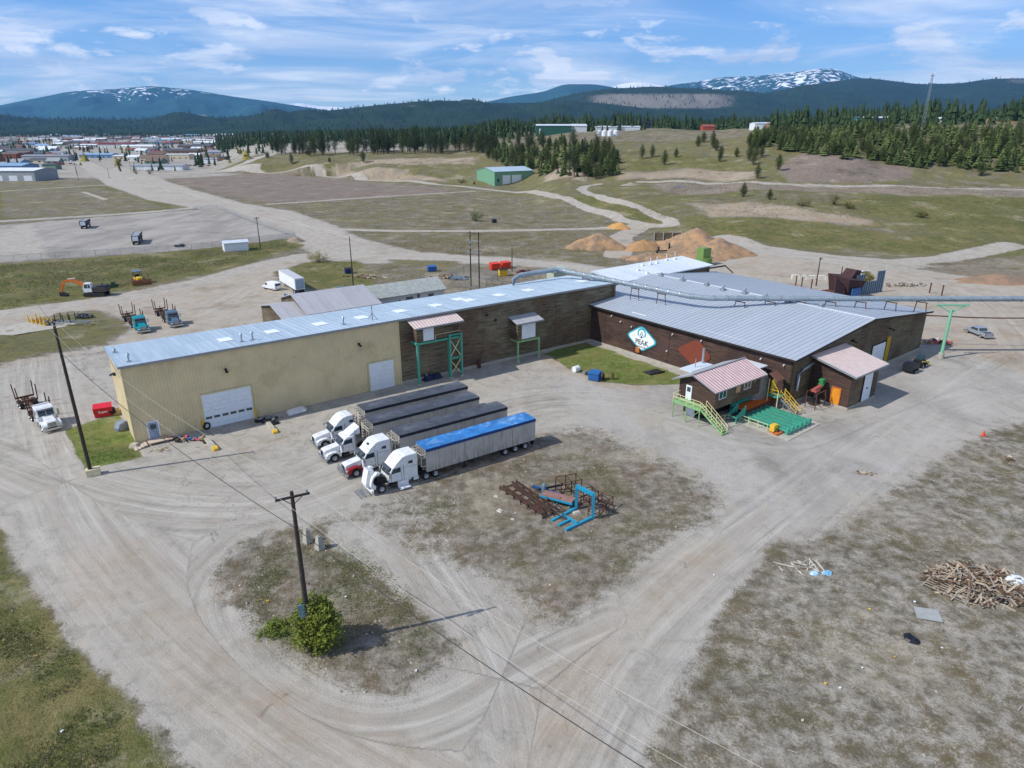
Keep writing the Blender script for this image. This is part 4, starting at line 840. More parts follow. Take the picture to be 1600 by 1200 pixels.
# long warehouse: beige sheet-metal half, weathered board half, one long pale roof
WF = Frame((-50.6, 83.6), 54.2); LW, WW, ZF, ZB, XS = 88.0, 15.0, 10.9, 9.75, 39.6
wh = thing('long_warehouse', 'long warehouse, half beige sheet metal and half weathered boards, under one pale blue metal roof', 'warehouse', WF.o, RZ(54.2))
b = MB(); ribbed(b, 0, XS, 0.05, (ZF, ZF), 0); b.span(0, XS, .03, .25, 0, ZF)
b.build('beige_wall', BEIGE, wh)
b = MB(); b.v and 0
e = MB(); n_ = 34; pts = []
for i in range(n_):
    y0 = i*WW/n_; p_ = WW/n_; z0_ = ZF+(ZB-ZF)*y0/WW; z1_ = ZF+(ZB-ZF)*(y0+p_)/WW
    e.add([(0, y0, .05), (0, y0+p_*.6, .05), (0, y0+p_*.6, z0_), (0, y0, z0_)], [(0, 3, 2, 1)]); e.add([(0, y0+p_*.6, .05), (-.025, y0+p_*.7, .05), (-.025, y0+p_*.9, .05), (0, y0+p_, .05), (0, y0+p_*.6, z0_), (-.025, y0+p_*.7, z0_), (-.025, y0+p_*.9, z1_), (0, y0+p_, z1_)], [(0, 4, 5, 1), (1, 5, 6, 2), (2, 6, 7, 3)])
e.span(.02, .3, .26, WW, 0, ZB)
e.build('end_wall', BEIGE, wh)
MB().span(-.1, .06, -.1, .06, 0, ZF).build('corner_trim', BEIGE_TRIM, wh); MB().span(XS-.1, XS+.2, -.12, 0, 0, ZF).build('corner_trim', BEIGE_TRIM, wh)
b = MB(); b.span(XS+.2, LW, 0.02, .3, .5, ZF)
for i in range(1, 9): b.span(XS+i*5.5-.05, XS+i*5.5+.05, -.04, .02, .5, ZF-.1)
b.build('board_wall', WOODG, wh); MB().span(XS+.2, LW, -.12, .28, 0, .5).build('foundation', CONCR, wh)
MB().span(LW-.3, LW, .3, WW, 0, ZB).span(.3, LW-.3, WW-.3, WW, 0, ZB).build('back_wall', WOODG, wh)
b = MB(); q = [(-.35, -.35, ZF+.30), (LW+.2, -.35, ZF+.30), (LW+.2, WW+.35, ZB+.22), (-.35, WW+.35, ZB+.22)]; b.slab(q, .22); seams(b, q[0], q[1], q[3], q[2], 98, .05, .06)
rf = b.build('roof', ROOF1, wh)
MB().span(-.35, LW+.2, -.40, -.352, ZF+.0, ZF+.32).span(-.40, -.352, -.35, WW+.35, ZB, ZB+.3).build('fascia', GREYTRIM, wh)
def roofz(y): return ZF+.30+(ZB-ZF-.08)*(y+.35)/(WW+.7)
for (px, py) in [(100+0, 0)]: pass
for (px, py) in [(425, 519), (500, 507), (565, 497), (625, 487), (681, 478), (717, 467), (733, 470), (780, 462), (826, 454), (910, 440), (352, 532)]:
    g = WF.loc(G(px, py, 10.6)); x, y = g.x, g.y; z = roofz(y); MB().slab([(x-.9, y-1.3, roofz(y-1.3)+.09), (x+.9, y-1.3, roofz(y-1.3)+.09), (x+.9, y+1.3, roofz(y+1.3)+.09), (x-.9, y+1.3, roofz(y+1.3)+.09)], .07).build('skylight', SKYL, rf)
for (px, py, h) in [(202, 567, 1.0), (378, 535, 1.1), (395, 532, 1.1), (537, 508, 1.1), (178, 546, .4)]:
    g = WF.loc(G(px, py, 10.9)); z = roofz(g.y); MB().tube((g.x, g.y, z-.05), (g.x, g.y, z+h), .12, 8).tube((g.x, g.y, z+h), (g.x, g.y, z+h+.3), .24, 8, .05).box((g.x, g.y, z+.05), (.6, .6, .12)).build('vent_pipe', STEEL, rf)
g = WF.loc(G(582, 500, 10.9)); z = roofz(g.y); b = MB().tube((g.x, g.y, z), (g.x, g.y, z+2.4), .05, 6)
for a in (0, 2.1, 4.2): b.bar((g.x, g.y, z+1.1), (g.x+.8*math.cos(a), g.y+.8*math.sin(a), z), .05)
b.build('antenna_mast', DKSTEEL, rf)
x0, _ = WF.onx(330, 668); x1, _ = WF.onx(397, 652)
sect_door(wh, 8.9, 15.6, -.08, .05, 5.1, 8, 2, DOORW, trim=BEIGE_TRIM)
sect_door(wh, 34.1, 38.4, -.08, .05, 4.7, 6, None, DOORW, trim=BEIGE_TRIM)
d = MB().span(1.75, 2.95, -.14, -.02, .45, 2.75).build('entry_door', mat('grey_blue_door', '#8c9bb0', .5, 0, .08, 2), wh)
MB().span(2.0, 2.7, -.165, -.135, 1.75, 2.45).build('window_pane', GLASS, d); MB().span(1.6, 1.75, -.16, -.02, .45, 2.9).span(2.95, 3.1, -.16, -.02, .45, 2.9).span(1.75, 2.95, -.16, -.02, 2.75, 2.9).build('frame', WHITE, d); MB().tube((2.8, -.14, 1.5), (2.8, -.24, 1.5), .05, 6).build('handle', STEEL, d)
for (px, py) in [(352, 577), (560, 537), (183, 590)]:
    if px > 200:
        x, z = WF.onx(px, py); wall_lamp(wh, x, -.05, z)
y_, z_ = WF.ony(181, 584, 0); MB().box((-.2, y_, z_), (.35, .5, .4)).tube((-.3, y_, z_+.1), (-.8, y_, z_-.1), .14, 6).build('wall_lamp', DKSTEEL, wh)
for (px, py) in [(760, 492), (815, 497), (774, 500), (828, 492)]:
    x, z = WF.onx(px, py)
    if z < ZF-.5: MB().box((x, -.12, z), (.35, .25, .45)).build('wall_box', DKSTEEL, wh)
def bay(name, x0, x1, yo, z0, z1, zr, door, roofmat, wall, trim):
    p = MB().span(x0, x1, -yo, 0, z0, z1).span(x0-.05, x0+.07, -yo-.05, -yo+.07, z0, z1).build(name, wall, wh)
    b = MB(); q = [(x0-.6, -yo-.7, z1+.15), (x1+.6, -yo-.7, z1+.15), (x1+.6, .0, zr), (x0-.6, .0, zr)]; b.slab(q, .12); b.build('bay_roof', roofmat, p)
    MB().span(x0-.62, x1+.62, -yo-.78, -yo-.705, z1-.1, z1+.17).build('fascia', GREYTRIM, p)
    b = MB(); dx0, dx1, dz0, dz1 = door; b.span(dx0, dx1, -yo-.09, -yo-.01, dz0, dz1)
    dd = b.build('door', DOORW, p); b = MB().span((dx0+dx1)/2-.03, (dx0+dx1)/2+.03, -yo-.12, -yo-.09, dz0, dz1); b.span(dx0-.12, dx0, -yo-.11, -yo-.01, dz0, dz1+.1).span(dx1, dx1+.12, -yo-.11, -yo-.01, dz0, dz1+.1).build('frame', trim, dd); return p
# measured from the photo on the plane of each bay
yo1 = 2.05; xa, xb, Z1 = 41.9, 49.9, 7.25; xm, xe = 47.8, 50.05
bay('loading_bay', xa, xb, yo1, Z1, 9.75, 10.72, (43.2, 44.9, Z1+.15, 9.6), REDROOF_Y, WOODO, WHITE)
fr = MB()
for (x, y) in ((xa, -yo1-.1), (xm, -yo1-.1), (xe, -yo1-.1)): fr.span(x-.17, x+.17, y-.17, y+.17, .3, Z1-.32)
fr.span(xa-.3, xe+.2, -yo1-.25, -yo1+.05, Z1-.32, Z1-.01).span(xa-.17, xa+.17, -yo1+.06, 0, Z1-.32, Z1-.02).span(xm+.17, xe-.17, -yo1-.2, -yo1, Z1/2-.3, Z1/2)
for x in (xm, xe): fr.span(x-.15, x+.15, -yo1-.55, -yo1-.26, .3, Z1+.55)
fr.span(xm+.15, xe-.15, -yo1-.5, -yo1-.3, Z1+.3, Z1+.52)
fo = fr.build('steel_frame', TEAL, wh)
b = MB()
for (z0, z1) in ((.5, Z1/2-.3), (Z1/2, Z1-.3)): b.bar((xm, -yo1-.3, z0), (xe, -yo1-.3, z1), .1).bar((xm, -yo1-.36, z1), (xe, -yo1-.36, z0), .1)
b.build('brace', CREAM, fo)
for (x, y) in ((xa, -yo1-.1), (xm, -yo1-.3), (xe, -yo1-.3)): MB().span(x-.38, x+.38, y-.38, y+.38, 0, .3).build('footing', CONCR, fo)
MB().bar((45.1, -yo1-.5, Z1+1), (49.8, -yo1-.5, Z1+1), .05).bar((45.1, -yo1-.5, Z1), (45.1, -yo1-.5, Z1+1), .05).build('handrail', CREAM, fo)
yo2 = 2.15; xa2, xb2, Z2 = 62.1, 66.9, 4.05
bay('loading_bay', xa2, xb2, yo2, Z2, 7.25, 8.2, (63.1, 65.9, Z2+.2, 7.0), ROOF4, WOODO, WHITE)
b = MB(); b.span(xa2-.1, xb2+.1, -yo2-.2, -yo2+.05, Z2-.3, Z2-.01)
for x in (xa2, xb2): b.span(x-.14, x+.14, -yo2-.2, -yo2+.05, .3, Z2-.3).span(x-.12, x+.12, -yo2+.06, 0, Z2-.28, Z2-.02)
fo = b.build('steel_frame', LGREEN, wh)
for x in (xa2, xb2): MB().span(x-.3, x+.3, -yo2-.4, -yo2+.2, 0, .3).build('footing', CONCR, fo)

# dark mill hall
MF = Frame((42.3, 97.5), 51.8); WX, WY, ZE, ZR, HX = 46.0, 47.0, 7.5, 9.85, 23.0
mh = thing('mill_hall', 'huge dark brown board hall with a broad grey gabled metal roof', 'industrial hall', MF.o, RZ(51.8))
b = MB().span(-.0, .3, 0, WY, .55, ZE)
for i in range(1, 6): b.span(-.05, 0, i*WY/6-.06, i*WY/6+.06, .55, ZE-.2)
b.build('side_wall', WOODB, mh); MB().span(-.12, .25, 0, WY, 0, .55).build('foundation', CONCR, mh)
b = MB(); b.add([(0, 0, .4), (WX, 0, .4), (WX, 0, ZE), (HX, 0, ZR), (0, 0, ZE), (0, .3, .4), (WX, .3, .4), (WX, .3, ZE), (HX, .3, ZR), (0, .3, ZE)], [(0, 1, 2, 3, 4), (9, 8, 7, 6, 5), (1, 6, 7, 2), (0, 4, 9, 5)])
for i in range(1, 5): b.span(i*WX/5-.05, i*WX/5+.05, -.04, 0, .4, ZE-.1)
b.build('gable_wall', WOODO, mh); MB().span(.02, WX, -.1, .2, 0, .4).build('foundation', CONCR, mh)
MB().span(WX-.3, WX, .3, WY, 0, ZE).span(.3, WX-.3, WY-.3, WY, 0, ZE).build('back_wall', WOODO, mh)
b = MB(); e = .75; q1 = [(-e, -e, ZE+.12), (HX, -e, ZR+.2), (HX, WY+e, ZR+.2), (-e, WY+e, ZE+.12)]; q2 = [(HX, -e, ZR+.2), (WX+e, -e, ZE+.12), (WX+e, WY+e, ZE+.12), (HX, WY+e, ZR+.2)]
b.slab(q1, .2).slab(q2, .2); seams(b, q1[0], q1[3], q1[1], q1[2], 54, .05, .05); seams(b, q2[0], q2[3], q2[1], q2[2], 54, .05, .05)
mr = b.build('roof', ROOF2, mh); MB().bar((HX, -e, ZR+.27), (HX, WY+e, ZR+.27), .5, .1).build('ridge_cap', ROOF3, mr)
b = MB().span(-e-.06, -e-.002, -e, WY+e, ZE-.15, ZE+.13); b.bar((-e, -e-.04, ZE-.02), (HX, -e-.04, ZR+.08), .06, .32).bar((HX, -e-.04, ZR+.08), (WX+e, -e-.04, ZE-.02), .06, .32)
b.build('fascia', DARKTRIM, mh)
def mz(x): return ZE+.12+(ZR+.08-ZE)*(x+e)/(HX+e) if x < HX else ZE+.12+(ZR+.08-ZE)*(WX+e-x)/(HX+e)
b = MB()
for (px0, py0, px1, py1) in [(988, 488, 1011, 493), (1104, 517, 1210, 547)]:
    a = MF.loc(G(px0, py0, 7.75)); c = MF.loc(G(px1, py1, 7.75)); MB().bar((-.1+max(a.x, .3), a.y, mz(.3)+.1), (max(a.x, .3), c.y, mz(.3)+.1), .25, .06).build('snow_guard', WHITE, mr)
for i, yy in enumerate((9, 15, 19.5, 24, 28.5, 33, 39, 45)):
    x = HX+rnd.uniform(-1.4, .6); z = mz(x); h = rnd.uniform(.5, 1.0); MB().box((x, yy, z+.2), (.9, .9, .4)).tube((x, yy, z+.3), (x, yy, z+h), .22, 8).tube((x, yy, z+h), (x, yy, z+h+.3), .4, 8, .12).build('roof_vent', STEEL, mr)
for (px, py) in [(957, 493), (971, 502), (1052, 522), (988, 510), (1190, 560), (907, 487), (1226, 570), (1097, 532), (1043, 548), (1007, 535)]:
    y, z = MF.ony(px, py, 0)
    if z < ZE-.3: MB().box((-.15, y, z), (.2, .16, .2)).tube((-.2, y, z), (-.4, y, z-.12), .08, 6, .12).build('wall_lamp', WHITE, mh)
y, z = MF.ony(994, 553, 0); MB().span(-.06, -.0, y-.7, y+.7, .5, 2.3).build('side_door', DARKTRIM, mh); MB().span(-.45, -.07, y-1.0, y-.1, 1.0, 1.9).build('gas_meter_box', ORANGE, mh)
x0, z0 = MF.onx(1355, 556); x1, z1 = MF.onx(1372, 535); sect_door(mh, 25.6, 30.4, -.02, .1, 4.6, 6, None, DOORW, trim=DARKTRIM)
MB().span(30.7, 30.95, -.3, -.1, 0, 5.4).span(31.4, 31.65, -.3, -.1, 0, 5.4).build('door_guard', YEL, mh)
for (px, py) in [(1331, 532), (1390, 513)]:
    x, z = MF.onx(px, py); wall_lamp(mh, x, 0, min(z, 8.3))
MB().path([(6.2, -.25, 5.9), (2.6, -.3, 5.4), (1.6, -.3, 4.6), (1.6, -.3, 2.2)], .22, 8).build('drain_pipe', STEEL, mh)
# entry annex on the gable
an = thing('entry_annex', 'small brown annex with a pink ribbed roof and tall white door on the hall gable', 'shed', MF.w(5.6, -6.5), RZ(51.8))
b = MB(); A, D = 8.6, 6.4; zf, zb = 5.6, 6.9
b.hexa([(0, 0, .3), (.25, 0, .3), (.25, D, .3), (0, D, .3), (0, 0, zf), (.25, 0, zf), (.25, D, zb), (0, D, zb)]).build('side_wall', WOODB, an)
MB().span(.25, A, 0, .25, .3, zf).hexa([(A-.25, .25, .3), (A, .25, .3), (A, D, .3), (A-.25, D, .3), (A-.25, .25, zf), (A, .25, zf), (A, D, zb), (A-.25, D, zb)]).build('front_wall', WOODO, an)
MB().span(-.1, A+.1, -.1, D, 0, .3).build('foundation', CONCR, an)
b = MB(); q = [(-.9, -1.0, zf+.05), (A+.8, -1.0, zf+.05), (A+.8, D-.1, zb+.35), (-.9, D-.1, zb+.35)]; b.slab(q, .16); b.build('roof', REDROOF_Y, an)
MB().span(-.95, A+.85, -1.08, -1.005, zf-.2, zf+.08).bar((-.95, -1, zf-.05), (-.95, D-.1, zb+.25), .07, .3).build('fascia', GREYTRIM, an)
d = sect_door(an, 3.9, 6.6, -.02, .3, 4.9, 5, None, DOORW, 'tall_door', DARKTRIM); MB().span(5.0, 5.4, -.16, -.11, 2.2, 2.45).build('handle', BLACK, d)
d = MB().span(-.12, -.01, 1.4, 2.6, .3, 2.9).build('side_door', mat('orange_door', '#d98b1e', .5, 0, .15, 2), an)
MB().span(-.16, -.01, 1.25, 1.4, .3, 3.05).span(-.16, -.01, 2.6, 2.75, .3, 3.05).span(-.16, -.01, 1.4, 2.6, 2.9, 3.05).build('frame', ORANGE, d)

# raised cabin with the red ribbed roof
cb = thing('operator_cabin', 'raised dark cabin with red and white ribbed gable roof in front of the mill hall', 'cabin', MF.w(-15.6, 2.4), RZ(51.8))
CX, CY, c0, c1, cr = 11.2, 6.2, 2.5, 5.5, 6.9
b = MB(); b.add([(0, 0, c0), (0, CY, c0), (0, CY, c1), (0, CY*.55, cr), (0, 0, c1), (CX, 0, c0), (CX, CY, c0), (CX, CY, c1), (CX, CY*.55, cr), (CX, 0, c1)], [(0, 4, 3, 2, 1), (5, 6, 7, 8, 9), (0, 1, 6, 5), (1, 2, 7, 6)])
b.build('gable_wall', WOODB, cb); MB().span(.03, CX-.03, -.06, .02, c0+.0, c1-.05).build('front_wall', WOODO, cb)
MB().span(1.6, CX, 2.4, 2.6, 0, c0).span(1.4, 1.6, 2.6, CY, 0, c0).build('lower_wall', DARKTRIM, cb)
b = MB(); q = [(-.8, -.7, c1-.02), (CX+.6, -.7, c1-.02), (CX+.6, CY*.55, cr+.14), (-.8, CY*.55, cr+.14)]; b.slab(q, .12); b.build('red_roof', REDROOF, cb)
b = MB(); q = [(-.8, CY*.55, cr+.14), (CX+.6, CY*.55, cr+.14), (CX+.6, CY+.8, c1-.02), (-.8, CY+.8, c1-.02)]; b.slab(q, .12).build('grey_roof', ROOF4, cb)
MB().bar((-.85, -.7, c1-.1), (-.85, CY*.55, cr+.06), .06, .2).bar((-.85, CY*.55, cr+.06), (-.85, CY+.8, c1-.1), .06, .2).bar((-.8, -.74, c1-.08), (CX+.6, -.74, c1-.08), .06, .16).bar((-.8, CY*.55, cr+.2), (CX+.6, CY*.55, cr+.2), .3, .06).build('fascia', GREYTRIM, cb)
MB().span(CX, CX+3.6, 1.2, 4.6, 5.6, 5.75).build('porch_roof', ROOF3, cb); MB().span(2.8, 8.2, CY+.2, CY+2.4, 5.7, 5.85).build('lean_to_roof', ROOF3, cb)
MB().tube((5, CY+1.2, 5.8), (5, CY+1.2, 7.2), .07, 6).tube((7.6, CY+1.8, 5.8), (7.6, CY+1.8, 8.2), .2, 8).build('chimney_pipe', STEEL, cb)
def win(par, x0, x1, z0, z1, y=-.06):
    f = MB().span(x0-.1, x1+.1, y-.05, y-.0, z0-.1, z0).span(x0-.1, x1+.1, y-.05, y, z1, z1+.1).span(x0-.1, x0, y-.05, y, z0, z1).span(x1, x1+.1, y-.05, y, z0, z1).span((x0+x1)/2-.04, (x0+x1)/2+.04, y-.05, y, z0, z1).build('window', WHITE, par)
    MB().span(x0, x1, y-.02, y-.005, z0, z1).build('pane', GLASS, f)
win(cb, 1.0, 2.6, 3.9, 5.0); win(cb, 7.0, 8.6, 4.0, 5.1); MB().span(9.2, 9.9, -.10, -.06, 4.4, 5.1).build('window', GLASS, cb)
MB().span(5.0, 6.0, -.11, -.06, 3.9, 4.9).build('notice_board', mat('tan_board', '#c39c70', .6, 0, .1, 3), cb)
d = MB().span(-.09, -.0, 3.9, 4.9, 2.75, 4.95).build('upper_door', DOORW, cb); MB().span(-.12, -.09, 4.1, 4.38, 4.0, 4.7).span(-.12, -.09, 4.42, 4.7, 4.0, 4.7).build('pane', GLASS, d)
MB().span(.6, .75, 3.6, 4.9, 0, 2.2).build('lower_door', DOORW, cb)
st = MB(); ZP = 2.7; st.span(-1.7, -.02, 1.0, 5.9, ZP-.12, ZP).span(-1.75, -1.6, .9, 5.9, ZP-.35, ZP-.12)
for y in (1.1, 3.4, 5.8): st.bar((-1.6, y, 0), (-1.6, y, ZP-.12), .12)
st.bar((-1.6, 3.4, 0), (-1.6, 1.1, ZP-.3), .07).bar((-1.6, 3.4, 0), (-1.6, 5.8, ZP-.3), .07)
so1 = st.build('stair_platform', LGREEN, cb); b = MB()
for h in (.5, 1.05): b.bar((-1.65, 5.85, ZP+h), (-1.65, 1.0, ZP+h), .06).bar((-1.65, 5.85, ZP+h), (-.1, 5.85, ZP+h), .06)
for y in (1.0, 2.2, 3.4, 4.6, 5.85): b.bar((-1.65, y, ZP), (-1.65, y, ZP+1.05), .06)
for xx in (-1.55, -.35):
    for h in (.5, 1.0): b.bar((xx, 1.0, ZP+h), (xx, -2.9, h+.1), .06)
    for k in range(5): y = 1-k*.95; b.bar((xx, y, ZP-(1-y)*.69), (xx, y, ZP-(1-y)*.69+1.0), .06)
b.build('handrail', CREAM, so1); b = MB()
for xx in (-1.55, -.35): b.bar((xx, 1.0, ZP-.12), (xx, -2.9, .1), .08, .28)
for k in range(11): y = .8-k*.36; b.box((-.95, y, ZP-.2-k*.24), (1.15, .3, .05))
b.build('stair', LGREEN, so1)

# yellow stair tower at the hall corner
tw = thing('stair_tower', 'yellow railed stair tower with a little rusty roof at the hall corner', 'stairs', MF.w(-3.4, -.2), RZ(51.8))
b = MB().span(0, 1.9, 0, 1.7, 2.05, 2.15); b.build('landing', TEAL, tw); b = MB()
for x, y in ((0, 0), (1.9, 0), (0, 1.7), (1.9, 1.7)): b.bar((x, y, 0), (x, y, 3.2 if y == 0 else 4.8), .1)
b.build('post', CREAM, tw); b = MB()
for h in (.5, 1.05): b.bar((0, 0, 2.15+h), (0, 1.7, 2.15+h), .07).bar((0, 0, 2.15+h), (.5, 0, 2.15+h), .07)
b.bar((0, 0, 3.2), (.0, 1.2, 4.6), .08).bar((.9, 0, 3.2), (.0, 0, 3.2), .07)
for xx in (.6, 1.8):
    for h in (.5, 1.05): b.bar((xx, 0, 2.1+h), (xx, -2.9, h), .07)
    for k in range(4): y = -k*.95; b.bar((xx, y, 2.1+y*.72), (xx, y, 3.15+y*.72), .07)
b.build('handrail', YEL, tw); b = MB()
for xx in (.6, 1.8): b.bar((xx, 0, 2.0), (xx, -2.9, 0.05), .08, .26)
for k in range(9): b.box((1.2, -.2-k*.32, 1.95-k*.23), (1.15, .28, .05))
b.build('stair', STEEL, tw); MB().slab([(.2, .5, 4.6), (2.2, .5, 4.6), (2.2, 2.0, 5.5), (.2, 2.0, 5.5)], .1).build('canopy', mat('rust_brown_sheet', '#6e4a3c', .7, 0, .2, 2), tw)
MB().span(.9, 1.8, 1.75, 1.85, 2.15, 4.2).build('door', YEL, tw)
# round tank between cabin and hall
tk = thing('storage_tank', 'domed grey steel tank between the cabin and the mill hall', 'tank', MF.w(-2.9, 4.6), 0)
b = MB(); n = 28; prof_ = [(2.35, 0), (2.35, 3.6), (2.25, 4.3), (1.9, 4.9), (1.2, 5.35), (.3, 5.5)]
vs = [(r*math.cos(6.2832*i/n), r*math.sin(6.2832*i/n), z) for r, z in prof_ for i in range(n)]
b.add(vs, [(k*n+i, k*n+(i+1) % n, (k+1)*n+(i+1) % n, (k+1)*n+i) for k in range(len(prof_)-1) for i in range(n)], 0, True); b.add([(.3*math.cos(6.2832*i/n), .3*math.sin(6.2832*i/n), 5.5) for i in range(n)], [tuple(range(n))])
b.build('tank_shell', TANKM, tk); b = MB()
for z in (1.2, 2.4, 3.6): b.path([(2.38*math.cos(a), 2.38*math.sin(a), z) for a in np.linspace(0, 6.2832, 25)], .05, 5)
b.build('band', STEEL, tk)

# log deck
pad = MB().plan([(-11.6, -7.2), (-2.6, -6.9), (-2.6, 1.2), (-8.2, 2.4), (-14.8, 2.6), (-14.8, .6), (-11.6, .2)], 0, .09).build('concrete_pad', CONCR, None, MF.o, RZ(51.8)); tag(pad, kind='structure')
dk = thing('log_deck', 'teal steel log deck with chain beams on a concrete pad', 'log deck', MF.w(-10.4, -6.2, .09), RZ(51.8))
for i in range(6):
    x = .15+i*1.12; bb = MB().span(x, x+.11, 0, 7.2, .48, .78).span(x+.38, x+.49, 0, 7.2, .48, .78)
    bb.prism([(0, 0)]*0 or [(.0, 0), (.34, 0)], 0, 0) if False else None
    bb.span(x-.02, x+.51, -.05, .35, .3, .95).span(x+.08, x+.42, .0, .25, 0, .3); bb.build('chain_beam', TEAL, dk)
b = MB()
for y in (1.5, 3.6, 5.8): b.span(.1, 6.5, y, y+.2, .25, .44)
for x in (.3, 3.2, 6.3):
    for y in (1.6, 3.7, 5.9): b.span(x-.1, x+.1, y-.1, y+.1, 0, .25)
b.build('cross_beam', TEAL, dk); b = MB()
for i in range(6): b.span(.42+i*1.12-.2, .42+i*1.12-.13, .3, 7.1, .7, .8)
b.build('chain', RUST, dk)
rl = thing('roller_conveyor', 'orange roller conveyor between the log deck and the cabin', 'conveyor', MF.w(-9.6, 1.2, .09), RZ(51.8))
b = MB().span(0, 8.2, 0, .14, .3, 1.0).span(0, 8.2, 1.9, 2.04, .3, 1.0)
for x in (.3, 2.9, 5.5, 7.9): b.span(x, x+.15, .14, 1.9, 0, .5)
b.build('conveyor_frame', RUST, rl)
for i in range(13): MB().tube((.4+i*.62, .14, 1.02), (.4+i*.62, 1.9, 1.02), .14, 8).build('roller', mat('roller_orange', '#e0702a', .5, 0, .15, 3), rl)
MB().span(0, 8.2, .15, 1.89, .5, .55).build('drip_tray', BLACK, rl)
b = MB().span(0, 9.6, 2.3, 2.42, .9, 1.5)
for i in range(7): b.span(i*1.55, i*1.55+.1, 2.25, 2.45, 0, 2.1)
b.build('side_guard', TEAL, rl)
ch = thing('infeed_chute', 'teal steel chute at the left end of the roller conveyor', 'chute', MF.w(-12.4, .6, .09), RZ(51.8)); b = MB()
for y in (0, 1.3): b.hexa([(0, y, .6), (0, y+.12, .6), (2.2, y+.12, 1.2), (2.2, y, 1.2), (0, y, 1.1), (0, y+.12, 1.1), (2.2, y+.12, 2.3), (2.2, y, 2.3)])
b.span(0, 2.2, .12, 1.3, .85, .95)
for x in (.1, 2.1):
    for y in (0, 1.3): b.bar((x, y+.06, 0), (x, y+.06, 1.3), .14)
b.bar((.1, 0, 0), (2.1, 0, 1.3), .1).build('chute_frame', TEAL, ch); MB().span(.2, 1.9, .3, 1.1, .98, 1.1).build('belt', BLACK, ch)
rg_l = thing('guard_rail', 'cream pipe guard rail along the left side of the log deck', 'railing', MF.w(-11.1, -3.6, .09), RZ(51.8)); b = MB()
for h in (.5, 1.0): b.path([(0, 0, h), (0, 4.4, h), (-1.8, 5.8, h), (-4, 5.8, h)], .035, 5)
for p in ((0, 0), (0, 1.5), (0, 3), (0, 4.4), (-1.8, 5.8), (-4, 5.8)): b.bar((p[0], p[1], 0), (p[0], p[1], 1.0), .06)
b.build('rail', CREAM, rg_l)
mc = thing('drive_motor', 'yellow chain drive housing at the front left of the log deck', 'machine', MF.w(-11.2, -4.7, .09), RZ(51.8))
MB().prism([(0, .3), (1.0, .3), (1.2, .7), (1.0, 1.2), (0, 1.2)], 0, .7).build('housing', YEL, mc); MB().span(0, 1, .1, .6, 0, .3).span(-.3, 1.4, -.7, -.1, 0, .25).build('base', ORANGE, mc); MB().tube((.6, -.35, .3), (.6, .0, .3), .25, 10).build('motor', DKSTEEL, mc)
# hydraulic stand by the wall
hs = thing('debarker_stand', 'rusty machine stand with a green motor beside the brown annex', 'machine', MF.w(1.6, -3.6), RZ(51.8)); b = MB()
for x, y in ((0, 0), (2.6, 0), (0, 1.6), (2.6, 1.6)): b.bar((x, y, 0), (x, y, 2.6), .1)
b.bar((0, 0, 2.6), (2.6, 0, 2.6), .12).bar((0, 1.6, 2.6), (2.6, 1.6, 2.6), .12).bar((0, 0, .9), (0, 1.6, .9), .08).bar((0, 0, 1.2), (-.4, -1.2, .9), .08)
b.build('stand_frame', RUST, hs); MB().tube((.3, .8, 2.9), (2.2, .8, 3.1), .33, 10).box((.9, .8, 2.75), (1.2, .9, .25)).build('gearbox', mat('faded_red', '#a8584e', .6, 0, .2, 3), hs)
MB().tube((2.4, .9, 3.3), (3.4, 1.1, 3.5), .42, 12).box((2.9, 1, 3.95), (.9, .7, .25)).build('motor', mat('machine_green', '#3f8a54', .5, 0, .15, 3), hs); MB().tube((1.6, 1.2, 0), (2.2, 1, 2.6), .12, 6).box((2.3, 1.4, .5), (1.6, 1.0, .9)).build('pump', DKSTEEL, hs)

# white-roofed building behind the hall
wb = thing('white_roof_building', 'long building with a bright white metal roof behind the mill hall', 'building', MF.w(13.2, 47.9), RZ(51.8))
b = MB(); A, D, z0, z1 = 30.5, 8.6, 9.3, 10.1
b.hexa([(0, 0, 0), (A, 0, 0), (A, D, 0), (0, D, 0), (0, 0, z0), (A, 0, z0), (A, D, z1), (0, D, z1)]).build('wall', WOODG, wb)
b = MB(); q = [(-.4, -.5, z0+.25), (A+.5, -.5, z0+.25), (A+.5, D+.4, z1+.3), (-.4, D+.4, z1+.3)]; b.slab(q, .22); seams(b, q[0], q[1], q[3], q[2], 34, .05, .05); r_ = b.build('roof', ROOF3, wb)
for (px, py, h) in [(997, 424, 1.8), (1016, 416, 1.6), (1026, 414, 1.6), (1041, 410, 1.6), (1054, 408, 1.7), (1011, 427, .8), (1004, 418, .6)]:
    g = wb_ = Frame(MF.w(13.2, 47.9), 51.8).loc(G(px, py, 9.8)); z = z0+.25+(z1-z0)*(g.y/D); MB().tube((g.x, g.y, z-.1), (g.x, g.y, z+h), .09, 6).box((g.x, g.y, z+.2), (.6, .6, .3)).build('vent_pipe', WHITE, r_)
MB().bar((A-1, -.8, 9.0), (A+3.2, -2.0, 9.3), .3).bar((A+3.2, -2.0, 9.3), (A+4.6, -3.4, 7.6), .25).build('conveyor_arm', DKSTEEL, wb)

